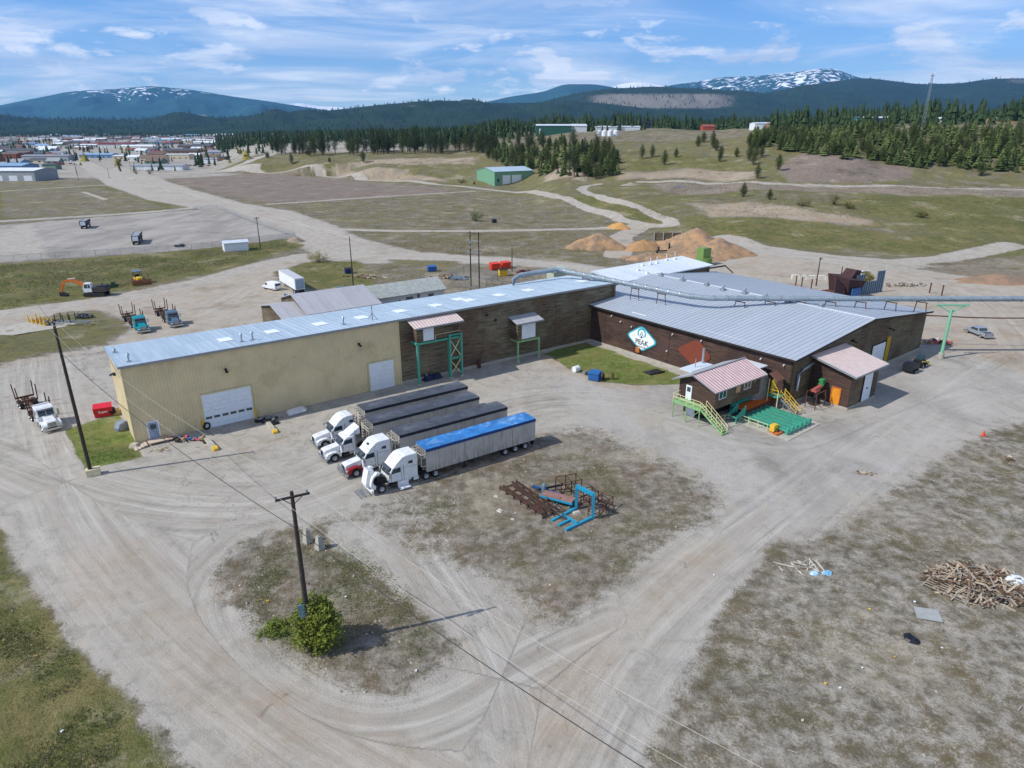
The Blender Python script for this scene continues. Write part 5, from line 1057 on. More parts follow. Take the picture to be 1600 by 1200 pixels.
# low buildings behind the warehouse
def gable(name, label, cat, p0, p1, depth, ze, zr, wall, roof, over=.5, hip=False, off=None, doors=(), wins=()):
    """gabled building: front wall from p0 to p1, depth to the back"""
    d = Vector(p1)-Vector(p0); az = math.degrees(math.atan2(d.x, d.y)); L = math.hypot(d.x, d.y); z = off if off is not None else min(hz(p0[0], p0[1]), hz(p1[0], p1[1]))
    o = thing(name, label, cat, (p0[0], p0[1], z), RZ(az)); h = depth/2
    b = MB(); b.add([(0, 0, -.6), (L, 0, -.6), (L, depth, -.6), (0, depth, -.6), (0, 0, ze), (L, 0, ze), (L, depth, ze), (0, depth, ze), (0, h, zr if not hip else ze), (L, h, zr if not hip else ze)], [(0, 1, 5, 4), (2, 3, 7, 6), (1, 2, 6, 9, 5), (3, 0, 4, 8, 7)])
    b.build('wall', wall, o); b = MB(); k = h if hip else 0; e = over
    A = [(-e, -e, ze-.05), (L+e, -e, ze-.05), (L+e, depth+e, ze-.05), (-e, depth+e, ze-.05)]; R0 = (k*.9-e*0 if hip else -e, h, zr+.12); R1 = (L-k*.9 if hip else L+e, h, zr+.12)
    up = Vector((0, 0, -.15)); vs = [*A, R0, R1]; lo = [tuple(Vector(v)+up) for v in vs]
    b.add(vs+lo, [(0, 1, 5, 4), (2, 3, 4, 5), (1, 2, 5), (3, 0, 4), (0, 6, 7, 1), (1, 7, 8, 2), (2, 8, 9, 3), (3, 9, 6, 0), (6, 10, 11, 7), (8, 11, 10, 9), (7, 11, 8), (9, 10, 6)] if hip else [(0, 1, 5, 4), (2, 3, 4, 5), (0, 6, 7, 1), (2, 8, 9, 3), (1, 7, 11, 5), (5, 11, 8, 2), (3, 9, 10, 4), (4, 10, 6, 0), (6, 10, 11, 7), (8, 11, 10, 9)])
    b.build('roof', roof, o)
    for (x0, x1, z0, z1, m) in doors: MB().span(x0*L, x1*L, -.08, .0, z0, z1).build('door', m, o)
    for (x0, x1, z0, z1) in wins: MB().span(x0*L, x1*L, -.06, .0, z0, z1).build('window', GLASS, o)
    return o
g0 = G(563, 478, 0); GH = gable('shingle_house', 'white walled outbuilding with a mossy grey shingle roof behind the warehouse', 'house', G(586, 490), G(586, 490)+Vector((math.sin(R(54)), math.cos(R(54)), 0))*18.5, 8.0, 3.5, 5.6, mat('pale_grey_wall', '#b4b9bd', .7, 0, .08, 1), SHING, .5, wins=[(.33, .36, 1.5, 2.3), (.44, .54, 1.4, 2.7), (.76, .84, 1.4, 2.7), (.6, .64, 2.2, 3.0)])
MB().span(-.08, 0, 0.2, 7.8, 0, 3.4).build('gable_cladding', WHITE, GH)
gr2 = gable('grey_roof_shed', 'low brown shed under a wide dull grey metal gable roof behind the beige warehouse', 'shed', G(486, 524), G(486, 524)+Vector((math.sin(R(54)), math.cos(R(54)), 0))*15.5, 17, 4.6, 7.0, WOODO, ROOF4, .6)
gable('grey_roof_shed', 'smaller grey roofed brown shed left of the wide grey roofed shed', 'shed', G(452, 530), G(452, 530)+Vector((math.sin(R(54)), math.cos(R(54)), 0))*6.5, 17, 3.6, 5.4, WOODO, ROOF4, .6)
tb = thing('tan_roof_annex', 'low annex with a flat tan metal roof along the back of the warehouse', 'shed', WF.w(41, WW+.1), RZ(54.2))
b = MB().hexa([(0, 0, 0), (23, 0, 0), (23, 9.2, 0), (0, 9.2, 0), (0, 0, 7.2), (23, 0, 7.2), (23, 9.2, 6.4), (0, 9.2, 6.4)]); b.build('wall', WOODO, tb)
MB().slab([(-.4, .02, 7.45), (23.4, .02, 7.45), (23.4, 9.7, 6.6), (-.4, 9.7, 6.6)], .2).build('roof', ROOF5, tb)

# signs on the hall
def rsign(name, label, corners, mats, border=0):
    """flat board on the side wall of the hall (plane local x = 0); corners given as seen, rounded"""
    P = [MF.ony(px, py, 0) for px, py in corners]; c = (sum(p[0] for p in P)/4, sum(p[1] for p in P)/4)
    o = thing(name, label, 'sign', MF.w(-.09, c[0], c[1]), RZ(51.8)); P = [(p[0]-c[0], p[1]-c[1]) for p in P]
    def outline(k, r=.22):
        out = []
        for i in range(4):
            a, b_, d_ = P[i-1], P[i], P[(i+1) % 4]
            e1 = (b_[0]+(a[0]-b_[0])*r, b_[1]+(a[1]-b_[1])*r); e2 = (b_[0]+(d_[0]-b_[0])*r, b_[1]+(d_[1]-b_[1])*r)
            for t in np.linspace(0, 1, 7): out.append((((1-t)**2*e1[0]+2*t*(1-t)*b_[0]+t*t*e2[0])*k, ((1-t)**2*e1[1]+2*t*(1-t)*b_[1]+t*t*e2[1])*k))
        return out
    def plate(k, x0, x1):
        q = outline(k); n = len(q); b = MB(); A = [(x0, y, z) for y, z in q]; B = [(x1, y, z) for y, z in q]
        return b.add(A+B, [tuple(range(n)), tuple(reversed(range(n, 2*n)))]+[(i, (i+1) % n, (i+1) % n+n, i+n) for i in range(n)])
    if border: plate(1, -.05, .0).build('border', mats[0], o); plate(.88, -.075, -.051).build('face', mats[1], o)
    else: plate(1, -.05, .0).build('face', mats[0], o)
    return o, P
SG, SP_ = rsign('sign', 'white diamond sign with turquoise border and dark lettering on the brown hall wall', [(979, 521), (1004, 508), (1029, 537), (1003, 550)], (mat('turquoise_border', '#2aa7c0', .5, 0, .05, 2), mat('sign_white', '#eef2f3', .45, 0, .03, 2)), 1)
rsign('sign', 'blank rust red diamond board on the hall wall above the cabin', [(1057, 544), (1091, 529), (1113, 560), (1086, 574)], (mat('rust_red_board', '#7a3a26', .7, 0, .08, 1),))
def text_mesh(s, size, m, name='lettering', ext=.012):
    cu = bpy.data.curves.new(name, 'FONT'); cu.body = s; cu.size = size; cu.extrude = ext; cu.align_x = 'CENTER'; cu.align_y = 'CENTER'; cu.offset = size*.012
    ob = bpy.data.objects.new(name, cu); COL.objects.link(ob); dg = bpy.context.evaluated_depsgraph_get(); me = bpy.data.meshes.new_from_object(ob.evaluated_get(dg)); bpy.data.objects.remove(ob); me.materials.clear(); me.materials.append(m); me.name = name; return me
INK = mat('sign_ink', '#23272b', .6, 0, .05, 2)
def wall_text(par, s, size, y, z, m, x=-.09):
    o = inst('lettering', text_mesh(s, size, m), par, (x, y, z)); o.rotation_euler = (R(90), 0, R(-90)); return o
wall_text(SG, 'PEAK', 1.35, -.1, -.75, INK); wall_text(SG, 'RENEWABLES', .42, -.2, -1.6, mat('sign_grey', '#6c7378', .6, 0, .05, 2))
def emblem():
    b = MB(); n = 18                                        # turquoise arch over a dark peak
    for i in range(n):
        a0, a1 = R(-35+250*i/n), R(-35+250*(i+1)/n)
        b.hexa([(-.09, .72*math.cos(a0), .72*math.sin(a0)), (-.09, 1.02*math.cos(a0), 1.02*math.sin(a0)), (-.09, 1.02*math.cos(a1), 1.02*math.sin(a1)), (-.09, .72*math.cos(a1), .72*math.sin(a1)), (-.076, .72*math.cos(a0), .72*math.sin(a0)), (-.076, 1.02*math.cos(a0), 1.02*math.sin(a0)), (-.076, 1.02*math.cos(a1), 1.02*math.sin(a1)), (-.076, .72*math.cos(a1), .72*math.sin(a1))])
    b.build('emblem_arch', mat('turquoise_border', '#2aa7c0'), SG, (0, .05, .95)); b = MB()
    for pts in ([(-.62, -.75), (0, .55), (-.12, -.05)], [(0, .55), (.62, -.75), (.12, -.05)], [(-.3, -.75), (0, -.2), (.3, -.75)]):
        b.add([(-.092, y, z) for y, z in pts]+[(-.076, y, z) for y, z in pts], [(0, 1, 2), (5, 4, 3), (0, 3, 4, 1), (1, 4, 5, 2), (2, 5, 3, 0)])
    b.build('emblem_peak', mat('emblem_navy', '#27305f', .5, 0, .05, 2), SG, (0, .05, .85))
emblem()

# dust pipe over the roofs
pp = thing('dust_pipe', 'fat blue grey duct crossing over the roofs on small trestles', 'pipe', (0, 0, 0))
zt = 11.9; P0 = G(797, 449, 9.2); P1 = G(803, 437, 11.2); P2 = G(812, 430, 11.9); P3 = G(868, 421, 12.2); P4 = G(880, 423, 12.0); P5 = G(1078, 463, 10.9); P6 = G(1110, 466, 10.9)
P7 = G(1489, 467, 10.9); P8 = G(2300, 466, 10.9)
BLUEG = mat('galvanised_duct', '#8a979f', .6, .2, .15, .8, '#5f7482', .5)
path = [P0, P1, P2, P3, P4, P5, P6, P7, P8]; path[0] = Vector((P1.x-.3, P1.y-.2, 8)); b = MB().path(path, .48, 14)
b.build('duct', BLUEG, pp)
for a, c in zip(path[1:-1], path[2:]):
    L = (c-a).length; n = int(L/2.4); d = (c-a).normalized()
    for i in range(n):
        q = a+d*(2.4*i+.6)
        if proj(q)[0] < 1640: MB().tube(q-d*.07, q+d*.07, .55, 14).build('flange', STEEL, pp)
b = MB()
def trestle(q, zb):
    d = .55; b.bar(q+Vector((-d, d, -.55)), Vector((q.x-d*1.3, q.y+d*1.3, zb)), .12).bar(q+Vector((d, -d, -.55)), Vector((q.x+d*1.3, q.y-d*1.3, zb)), .12); b.bar((q.x-d*1.3, q.y+d*1.3, q.z-.65), (q.x+d*1.3, q.y-d*1.3, q.z-.65), .14)
for a, c in ((P4, P5), (P6, P7)):
    n = int((c-a).length/5.2)
    for i in range(1, n):
        q = a.lerp(c, i/n); l = MF.loc(q); w = WF.loc(q)
        if -e < l.x < WX+e and -e < l.y < WY+e: trestle(q, mz(l.x)+.02)
        elif 0 < w.x < LW and 0 < w.y < WW: trestle(q, roofz(w.y)+.02)
b.build('trestle', RUST, pp)
ps = thing('pipe_support', 'mint green steel post with raking arms carrying the duct beside the hall', 'post', G(1469.5, 560), RZ(51.8))
b = MB().tube((0, 0, 1.0), (0, 0, 9.4), .28, 12); dl = (Vector(P8)-Vector(P7)).normalized(); M3 = Matrix.Rotation(-RZ(51.8), 3, 'Z'); dl = M3 @ dl; up = Vector((0, 0, 10.1))
b.bar(up-dl*3, up+dl*3, .22, .3).bar(Vector((0, 0, 8.7)), up-dl*2.6, .16).bar(Vector((0, 0, 8.7)), up+dl*2.6, .16); b.build('post_shaft', MINT, ps); MB().tube((0, 0, 0), (0, 0, 1.1), .5, 14).build('footing', CONCR, ps)
dw = MB().path([MF.w(WX+.3, 1.5, 6.5), MF.w(WX+8, -4.5, 6.0), G(1560, 497, 6.1), G(1700, 497, 6.2)], .12, 6).build('steel_pipe', RUST); tag(dw, 'thin dark pipe strung from the hall corner past the mint green post', 'pipe')

# background works buildings
GRNW = mat('green_sheet', '#6f9c7c', .55, 0, .1, .6); DGRN = mat('dark_green_sheet', '#27584a', .55, 0, .12, .5); BLUW = mat('blue_sheet', '#1e4f93', .5, 0, .1, .4)
gp0 = G(773, 291); gp1 = G(833, 288)
gable('green_workshop', 'pale green metal workshop with white roller doors at the foot of the slope', 'workshop', (gp0.x, gp0.y), (gp1.x, gp1.y), 26, 10.2, 12.6, GRNW, metal_roof('workshop_roof', '#a9bfcc', '#b6c8d2', 0, .9, '#8d9aa2', .2, .5, .2), .4, doors=[(.20, .40, 0, 7.4, DOORW), (.44, .68, 0, 7.4, DOORW)], wins=[(.06, .12, 3, 5)])
def Tn(px, py):
    p = T(px, py)
    return p if p is not None else T(px, py+8)
def up_b(name, label, px0, px1, py, Yd, depth, ze, zr, wall, roof, cat='building', **k):
    """building on the plateau at a distance Yd, seen between two columns"""
    s = (CP+((600-py)/F)*SP); a = Vector(((px0-800)/F/s*Yd, Yd, 0)); c = Vector(((px1-800)/F/s*Yd, Yd+k.pop('skew', 0), 0)); z = hz((a.x+c.x)/2, Yd)-.2
    return gable(name, label, cat, (a.x, a.y), (c.x, c.y), depth, ze, zr, wall, roof, .4, off=z-0, **k)
up_b('green_hall', 'big dark green metal hall among the pines on the plateau', 838, 893, 200, 860, 30, 10.5, 12, DGRN, ROOF3, doors=[(.08, .14, 0, 7, DOORW)])
up_b('grey_hall', 'grey roofed extension at the right end of the dark green hall', 893, 917, 200, 862, 24, 7.5, 9.5, mat('light_grey_sheet', '#c9cbc9', .6, 0, .06, 1), ROOF3)
up_b('black_hall', 'black metal hall in the works yard on the plateau', 985, 1020, 196, 1050, 26, 7, 12, mat('black_sheet', '#2b2f38', .5, 0, .1, 1), mat('black_roof', '#22252c', .5, 0, .1, 1))
up_b('white_storage_building', 'long low white storage building in front of the black hall', 930, 1000, 210, 900, 20, 6, 7, WHITE, ROOF3)
up_b('red_shed', 'red shed among the pines on the plateau', 1099, 1118, 195, 980, 14, 6.5, 9, mat('red_sheet', '#a34c3c', .6, 0, .1, 1), mat('red_roof', '#8d4a3d', .6, 0, .1, 1))
up_b('white_hall', 'white flat building above the right end of the slope grove', 1180, 1205, 193, 780, 18, 6.5, 7.5, WHITE, ROOF3)
up_b('brick_hall', 'low brown hall with a pale roof beside the white flat building', 1205, 1238, 196, 740, 16, 5.6, 6.8, mat('brown_brick', '#8a6655', .8, 0, .15, 2), ROOF3)
up_b('blue_hall', 'long bright blue metal hall with a white roof on the plateau', 1348, 1411, 189, 700, 20, 6.6, 7.8, BLUW, ROOF3)
up_b('green_tent', 'green roofed hut left of the blue hall', 1332, 1347, 189, 690, 10, 4.5, 7.5, mat('green_canvas', '#3f8a62', .6, 0, .1, 1), mat('green_canvas', '#3f8a62'))
up_b('white_cabin', 'small white cabin right of the blue hall', 1467, 1482, 184, 720, 8, 3.5, 5, WHITE, ROOF3)
up_b('orange_store', 'low store with an orange front at the right edge', 1555, 1610, 184, 720, 12, 4, 5, mat('orange_front', '#c9974a', .6, 0, .15, 1), ROOF3)
for i, (px, s) in enumerate(((1362, 1.6), (1376, 1.9), (1384, 1.4))):
    pass
wt = up_b('yellow_containers', 'row of yellow bins in front of the blue hall', 1357, 1384, 192, 670, 3, 2.4, 3.2, YEL, YEL, 'bins')
up_b('plateau_house', 'pink house behind the row of crest conifers', 783, 800, 213, 1000, 14, 6, 10, mat('pink_wall', '#b08a84', .7, 0, .1, 1), ROOF4, 'house')
up_b('plateau_house', 'yellow house peeping between the crest conifers', 567, 578, 220, 900, 10, 5, 8, mat('cream_wall', '#d2bb84', .7, 0, .1, 1), ROOF4, 'house')
# ---------------------------------------------------------------- vehicles
TRW = mat('truck_white', '#dcdedf', .28, 0, .08, 1.3, '#9f9787', .35); CHROME = mat('bright_metal', '#c3c7ca', .22, .85, .08, 3); ALU = trailer_mat('aluminium_panel', '#c2bfb8')
TARPK = mat('dark_tarp', '#444a53', .7, 0, .3, .5, '#777b82', .5, .4); TARPB = mat('blue_tarp', '#2d74b4', .55, 0, .3, .6, '#8ab4d8', .7, .6); TARPE = mat('blue_tarp_edge', '#123c78', .6, 0, .1, 1); TARPKE = mat('black_tarp_edge', '#1a1f28', .6, 0, .1, 1)
TYRE = mat('tyre_rubber', '#1d1c1c', .85, 0, .2, 4, '#5a544b', .3); RIMM = mat('wheel_rim', '#b9bbbc', .35, .6, .1, 6); DKRED = mat('dark_red_paint', '#8f1622', .35, 0, .1, 2)
FRM = mat('truck_frame', '#2b2a2a', .7, .2, .3, 3, '#5b4b3d', .3); LAMP = mat('headlamp_glass', '#d8dcdc', .15, .3, .05, 4); AMBER = mat('amber_lamp', '#d9822b', .3, 0, .05, 4)
def wheel_mesh(r, w, n=20):
    b = MB(); pr = [(r*.62, -w/2), (r*.95, -w/2), (r, -w*.36), (r, w*.36), (r*.95, w/2), (r*.62, w/2), (r*.62, -w/2)]
    vs = [(rr*math.cos(6.2832*i/n), y, rr*math.sin(6.2832*i/n)) for rr, y in pr for i in range(n)]
    b.add(vs, [(k*n+i, k*n+(i+1) % n, (k+1)*n+(i+1) % n, (k+1)*n+i) for k in range(len(pr)-1) for i in range(n)], 0, True); return b.mesh('wheel', TYRE)
def rim_mesh(r, w, n=14, dish=.12):
    b = MB()
    for s in (-1, 1):
        y0 = s*(w/2-.01); pr = [(r*.61, y0), (r*.5, y0-s*dish*.6), (r*.24, y0-s*dish), (r*.2, y0+s*.02), (r*.02, y0+s*.03)]
        vs = [(rr*math.cos(6.2832*i/n), y, rr*math.sin(6.2832*i/n)) for rr, y in pr for i in range(n)]
        b.add(vs, [(k*n+i, (k+1)*n+i, (k+1)*n+(i+1) % n, k*n+(i+1) % n) if s > 0 else (k*n+i, k*n+(i+1) % n, (k+1)*n+(i+1) % n, (k+1)*n+i) for k in range(len(pr)-1) for i in range(n)], 0, False)
    b.add([(.02*r*math.cos(6.2832*i/n), y0+.03, .02*r*math.sin(6.2832*i/n)) for i in range(n)], [tuple(range(n))])
    return b.mesh('rim', RIMM)
WM = {}
def wheel(par, x, y, r=.52, w=.3, z=None):
    k = (r, w)
    if k not in WM: WM[k] = (wheel_mesh(r, w), rim_mesh(r, w))
    o = inst('wheel', WM[k][0], par, (x, y, r if z is None else z)); inst('rim', WM[k][1], o); return o

def tractor(label, center, az, sleeper=1.7, roof=3.9, fairing=True, hood_open=False, fenders=None, guard=False, daycab=False, body=TRW, stack=True, side_win=True, cab_z=1.05, name='semi_truck', drives=(-7.0, -8.3), vis_fair=False):
    """long-nosed truck, x forward, front bumper at x = 0, width 2.5 m"""
    t = thing(name, label, 'truck', center, RZ(az)); xb = -4.05 if daycab else -4.05-sleeper; hw = 1.12
    fx = -2.15                                                            # foot of the windscreen
    b = MB(); b.span(drives[1]-.8, -.4, -.45, -.33, .75, 1.0).span(drives[1]-.8, -.4, .33, .45, .75, 1.0).span(-.5, -.4, -.33, .33, .75, 1.0).span(-2.6, -2.4, -.33, .33, .7, .95)
    b.span(drives[0]-.3, drives[0]+.3, -1.0, 1.0, .45, .6).span(drives[1]-.3, drives[1]+.3, -1.0, 1.0, .45, .6).tube((drives[0]-.6, 0, 1.0), (drives[0]-.6, 0, 1.18), .5, 14); b.build('chassis', FRM, t)
    # cab and sleeper as one shell with a raked windscreen
    top = roof if not daycab else 2.95
    prof_ = [(fx, 1.0), (fx, 1.85), (fx-.5, 2.72), (fx-.75, 2.9)]
    if fairing and not daycab: prof_ += [(fx-1.15, 3.35), (fx-1.75, roof-.12), (fx-2.3, roof), (xb+.1, roof-.02), (xb, roof-.15), (xb, .85), (-3.9, .85), (-3.9, 1.0)]
    else: prof_ += [(fx-1.0, 2.98), (xb+.08, 2.95), (xb, 2.85), (xb, .95), (-3.9, .95), (-3.9, 1.0)]
    b = MB(); b.prism(prof_, -hw, hw, inset=.03); cab = b.build('cab', body, t)
    b = MB(); n_ = Vector((.5, 0, 1)).normalized()
    for s in (-1, 1): b.add([(fx+.012, s*.04, 1.93), (fx+.012, s*(hw-.16), 1.93), (fx-.455, s*(hw-.2), 2.66), (fx-.455, s*.04, 2.66), (fx-.03, s*.04, 1.9), (fx-.03, s*(hw-.16), 1.9), (fx-.49, s*(hw-.2), 2.62), (fx-.49, s*.04, 2.62)], [(0, 1, 2, 3) if s > 0 else (3, 2, 1, 0), (7, 6, 5, 4) if s > 0 else (4, 5, 6, 7), (0, 4, 5, 1), (2, 6, 7, 3), (1, 5, 6, 2), (0, 3, 7, 4)])
    for q in (b,): q.build('windscreen', GLASS, t)
    for s in (-1, 1):
        d = MB().span(-3.75, -2.5, s*hw-.015*s, s*(hw+.015), 1.0, 2.02).build('door', body, t)
        MB().span(-3.25, -3.12, s*(hw+.015), s*(hw+.05), 1.55, 1.6).build('handle', CHROME, d)
        MB().prism([(-3.7, 2.05), (-2.45, 2.05), (-2.75, 2.6), (-3.7, 2.68)], s*hw-.01, s*hw+.02*1).build('side_window', GLASS, t)
        if not daycab and side_win:
            MB().prism([(-5.3, 2.75), (-4.7, 2.85), (-4.75, 3.15), (-5.3, 3.2)], s*(hw)-.012, s*hw+.018).build('sleeper_window', GLASS, t)
        b = MB().bar((-2.35, s*(hw+.02), 2.5), (-2.15, s*(hw+.32), 2.5), .04).bar((-2.35, s*(hw+.02), 1.8), (-2.15, s*(hw+.32), 1.8), .04).span(-2.2, -2.08, s*(hw+.2), s*(hw+.42), 1.75, 2.55); b.build('mirror', CHROME, t)
        b = MB().tube((-5.0, s*.82, .72), (-3.2, s*.82, .72), .32, 14); b.build('fuel_tank', CHROME, t)
        MB().span(-3.15, -2.4, s*.55, s*1.15, .35, .8).build('step', FRM, t)
        if stack: MB().tube((xb-.12, s*.98, 1.0), (xb-.12, s*.98, roof-.1 if not daycab else 3.6), .08, 8).tube((xb-.12, s*.98, 1.6), (xb-.12, s*.98, 2.8), .13, 8).build('exhaust_stack', CHROME, t)
    SEAM = mat('panel_gap', '#3b3c3d', .8, 0, .1, 3)
    for s in (-1, 1):
        b = MB()
        for xx in (-3.78, -2.47): b.span(xx-.02, xx+.02, s*(hw+.001), s*(hw+.008), 1.0, 2.0)
        b.span(-3.78, -2.47, s*(hw+.001), s*(hw+.008), 1.0, 1.03)
        if not daycab: b.span(-4.1, -4.05, s*(hw+.001), s*(hw+.01), 1.0, 2.9).span(xb+.1, -4.2, s*(hw+.001), s*(hw+.008), 2.42, 2.45)
        b.build('panel_seam', SEAM, t)
    b = MB().prism([(fx-.42, 2.78), (fx-.05, 2.66), (fx-.05, 2.6), (fx-.45, 2.68)], -.98, .98); b.build('sun_visor', mat('dark_visor', '#4a4f55', .4, .1, .1, 3), t)
    if not daycab: MB().span(xb-.02, xb+.6, -hw-.02, hw+.02, .45, .86).build('skirt', body, t)
    MB().span(-.9, -2.1+0, -.42, .42, .95, 1.45).span(-1.6, -.5, -.3, .3, .8, 1.3).build('engine', FRM, t)
    # hood with fenders (or tipped forward)
    hp_ = [(-.12, .95), (-.05, 1.45), (-.2, 1.62), (-1.2, 1.78), (fx, 1.92), (fx, 1.0), (-1.9, .95), (-1.75, 1.12), (-1.2, 1.28), (-.65, 1.12), (-.5, .95)]
    b = MB(); b.prism([(-.08, .8), (-.03, 1.45), (-.2, 1.62), (-1.2, 1.78), (fx+.02, 1.9), (fx+.02, 1.15), (-.6, 1.05)], -.62, .62, inset=.04)
    f = MB()
    for s in (-1, 1):
        arch = [(-1.2+.68*math.cos(a), .55+.66*math.sin(a)) for a in np.linspace(0.1, math.pi-.1, 9)]; out = [(-.10, .55), (-.08, .95), (-.35, 1.22), (-.9, 1.36), (-1.5, 1.36), (-2.1, 1.0), (-2.12, .6)]
        f.prism(out+[p for p in reversed(arch)][0:9][::1], s*.62, s*1.2)
    if hood_open:
        h = thing('hood', None, None) if False else None
        M = Matrix.Translation((-.1, 0, .85)) @ Matrix.Rotation(R(68), 4, 'Y') @ Matrix.Translation((.1, 0, -.85))
        for q in (b, f): q.v = [tuple(M @ Vector(v)) for v in q.v]
        hd = b.build('hood', body, t); f.build('fender', fenders or body, hd)
        MB().tube((-1.3, -.25, 1.55), (-1.3, .35, 1.6), .2, 10).span(-1.9, -1.0, -.35, .3, 1.45, 1.7).tube((-.9, .2, 1.2), (-1.9, .55, 1.85), .08, 8).build('engine_parts', DKSTEEL, t)
        MB().span(-.35, -.2, -.5, .5, .75, 1.5).build('radiator', DKSTEEL, t)
    else:
        hd = b.build('hood', body, t); f.build('fender', fenders or body, hd)
        b = MB().span(-.04, .03, -.48, .48, .82, 1.5); g_ = b.build('grille', CHROME, t); b = MB()
        for i in range(9): b.span(.03, .045, -.44+i*.1, -.40+i*.1, .86, 1.46)
        b.build('grille_bars', DKSTEEL, g_)
        for s in (-1, 1): MB().span(-.16, -.02, s*.7, s*1.08, .88, 1.08).build('headlight', LAMP, t)
    b = MB().prism([(-.15, .35), (.14, .38), (.16, .68), (-.15, .72)], -1.22, 1.22, inset=.0); b.build('bumper', CHROME if not hood_open else TRW, t)
    if guard:
        b = MB()
        for z in (.5, .85, 1.2, 1.5): b.tube((.32, -1.1 if z < 1 else -.8, z), (.32, 1.1 if z < 1 else .8, z), .045, 6)
        for y in (-1.1, -.8, -.4, 0, .4, .8, 1.1): b.tube((.32, y, .4), (.32, y, 1.0 if abs(y) > 1 else 1.5), .045, 6)
        b.build('grille_guard', CHROME, t)
    if hood_open:
        b = MB()
        for y in np.linspace(-.9, .9, 7): b.bar((.35, y, .3), (1.45, y, .12), .06)
        for x, z in ((.35, .3), (.9, .21), (1.45, .12)): b.bar((x, -.95, z), (x, .95, z), .07)
        b.build('grille_guard', CHROME, t)
        MB().hexa([(-4.6, 1.18, .2), (-3.2, 1.18, .2), (-3.2, 1.9, .12), (-4.6, 1.9, .12), (-4.6, 1.18, .26), (-3.2, 1.18, .26), (-3.2, 1.9, .18), (-4.6, 1.9, .18)]).span(-4.6, -3.2, 1.15, 1.21, .28, .85).build('side_step_panel', TRW, t)
    b = MB()
    for i in range(5): pass
    [MB().box((fx-.8, -.8+i*.4, 3.0), (.12, .12, .08)).build('marker_lamp', AMBER, t) for i in range(0)]
    if vis_fair: MB().hexa([(-4.9, -.95, 2.98), (-3.3, -.95, 2.98), (-3.3, .95, 2.98), (-4.9, .95, 2.98), (-4.9, -.9, 3.9), (-4.6, -.9, 3.75), (-4.6, .9, 3.75), (-4.9, .9, 3.9)]).build('roof_fairing', body, t)
    for s in (-1, 1): wheel(t, -1.2, s*1.02, .52, .28)
    for x in drives:
        for s in (-1, 1): wheel(t, x, s*.92, .51, .56)
    return t
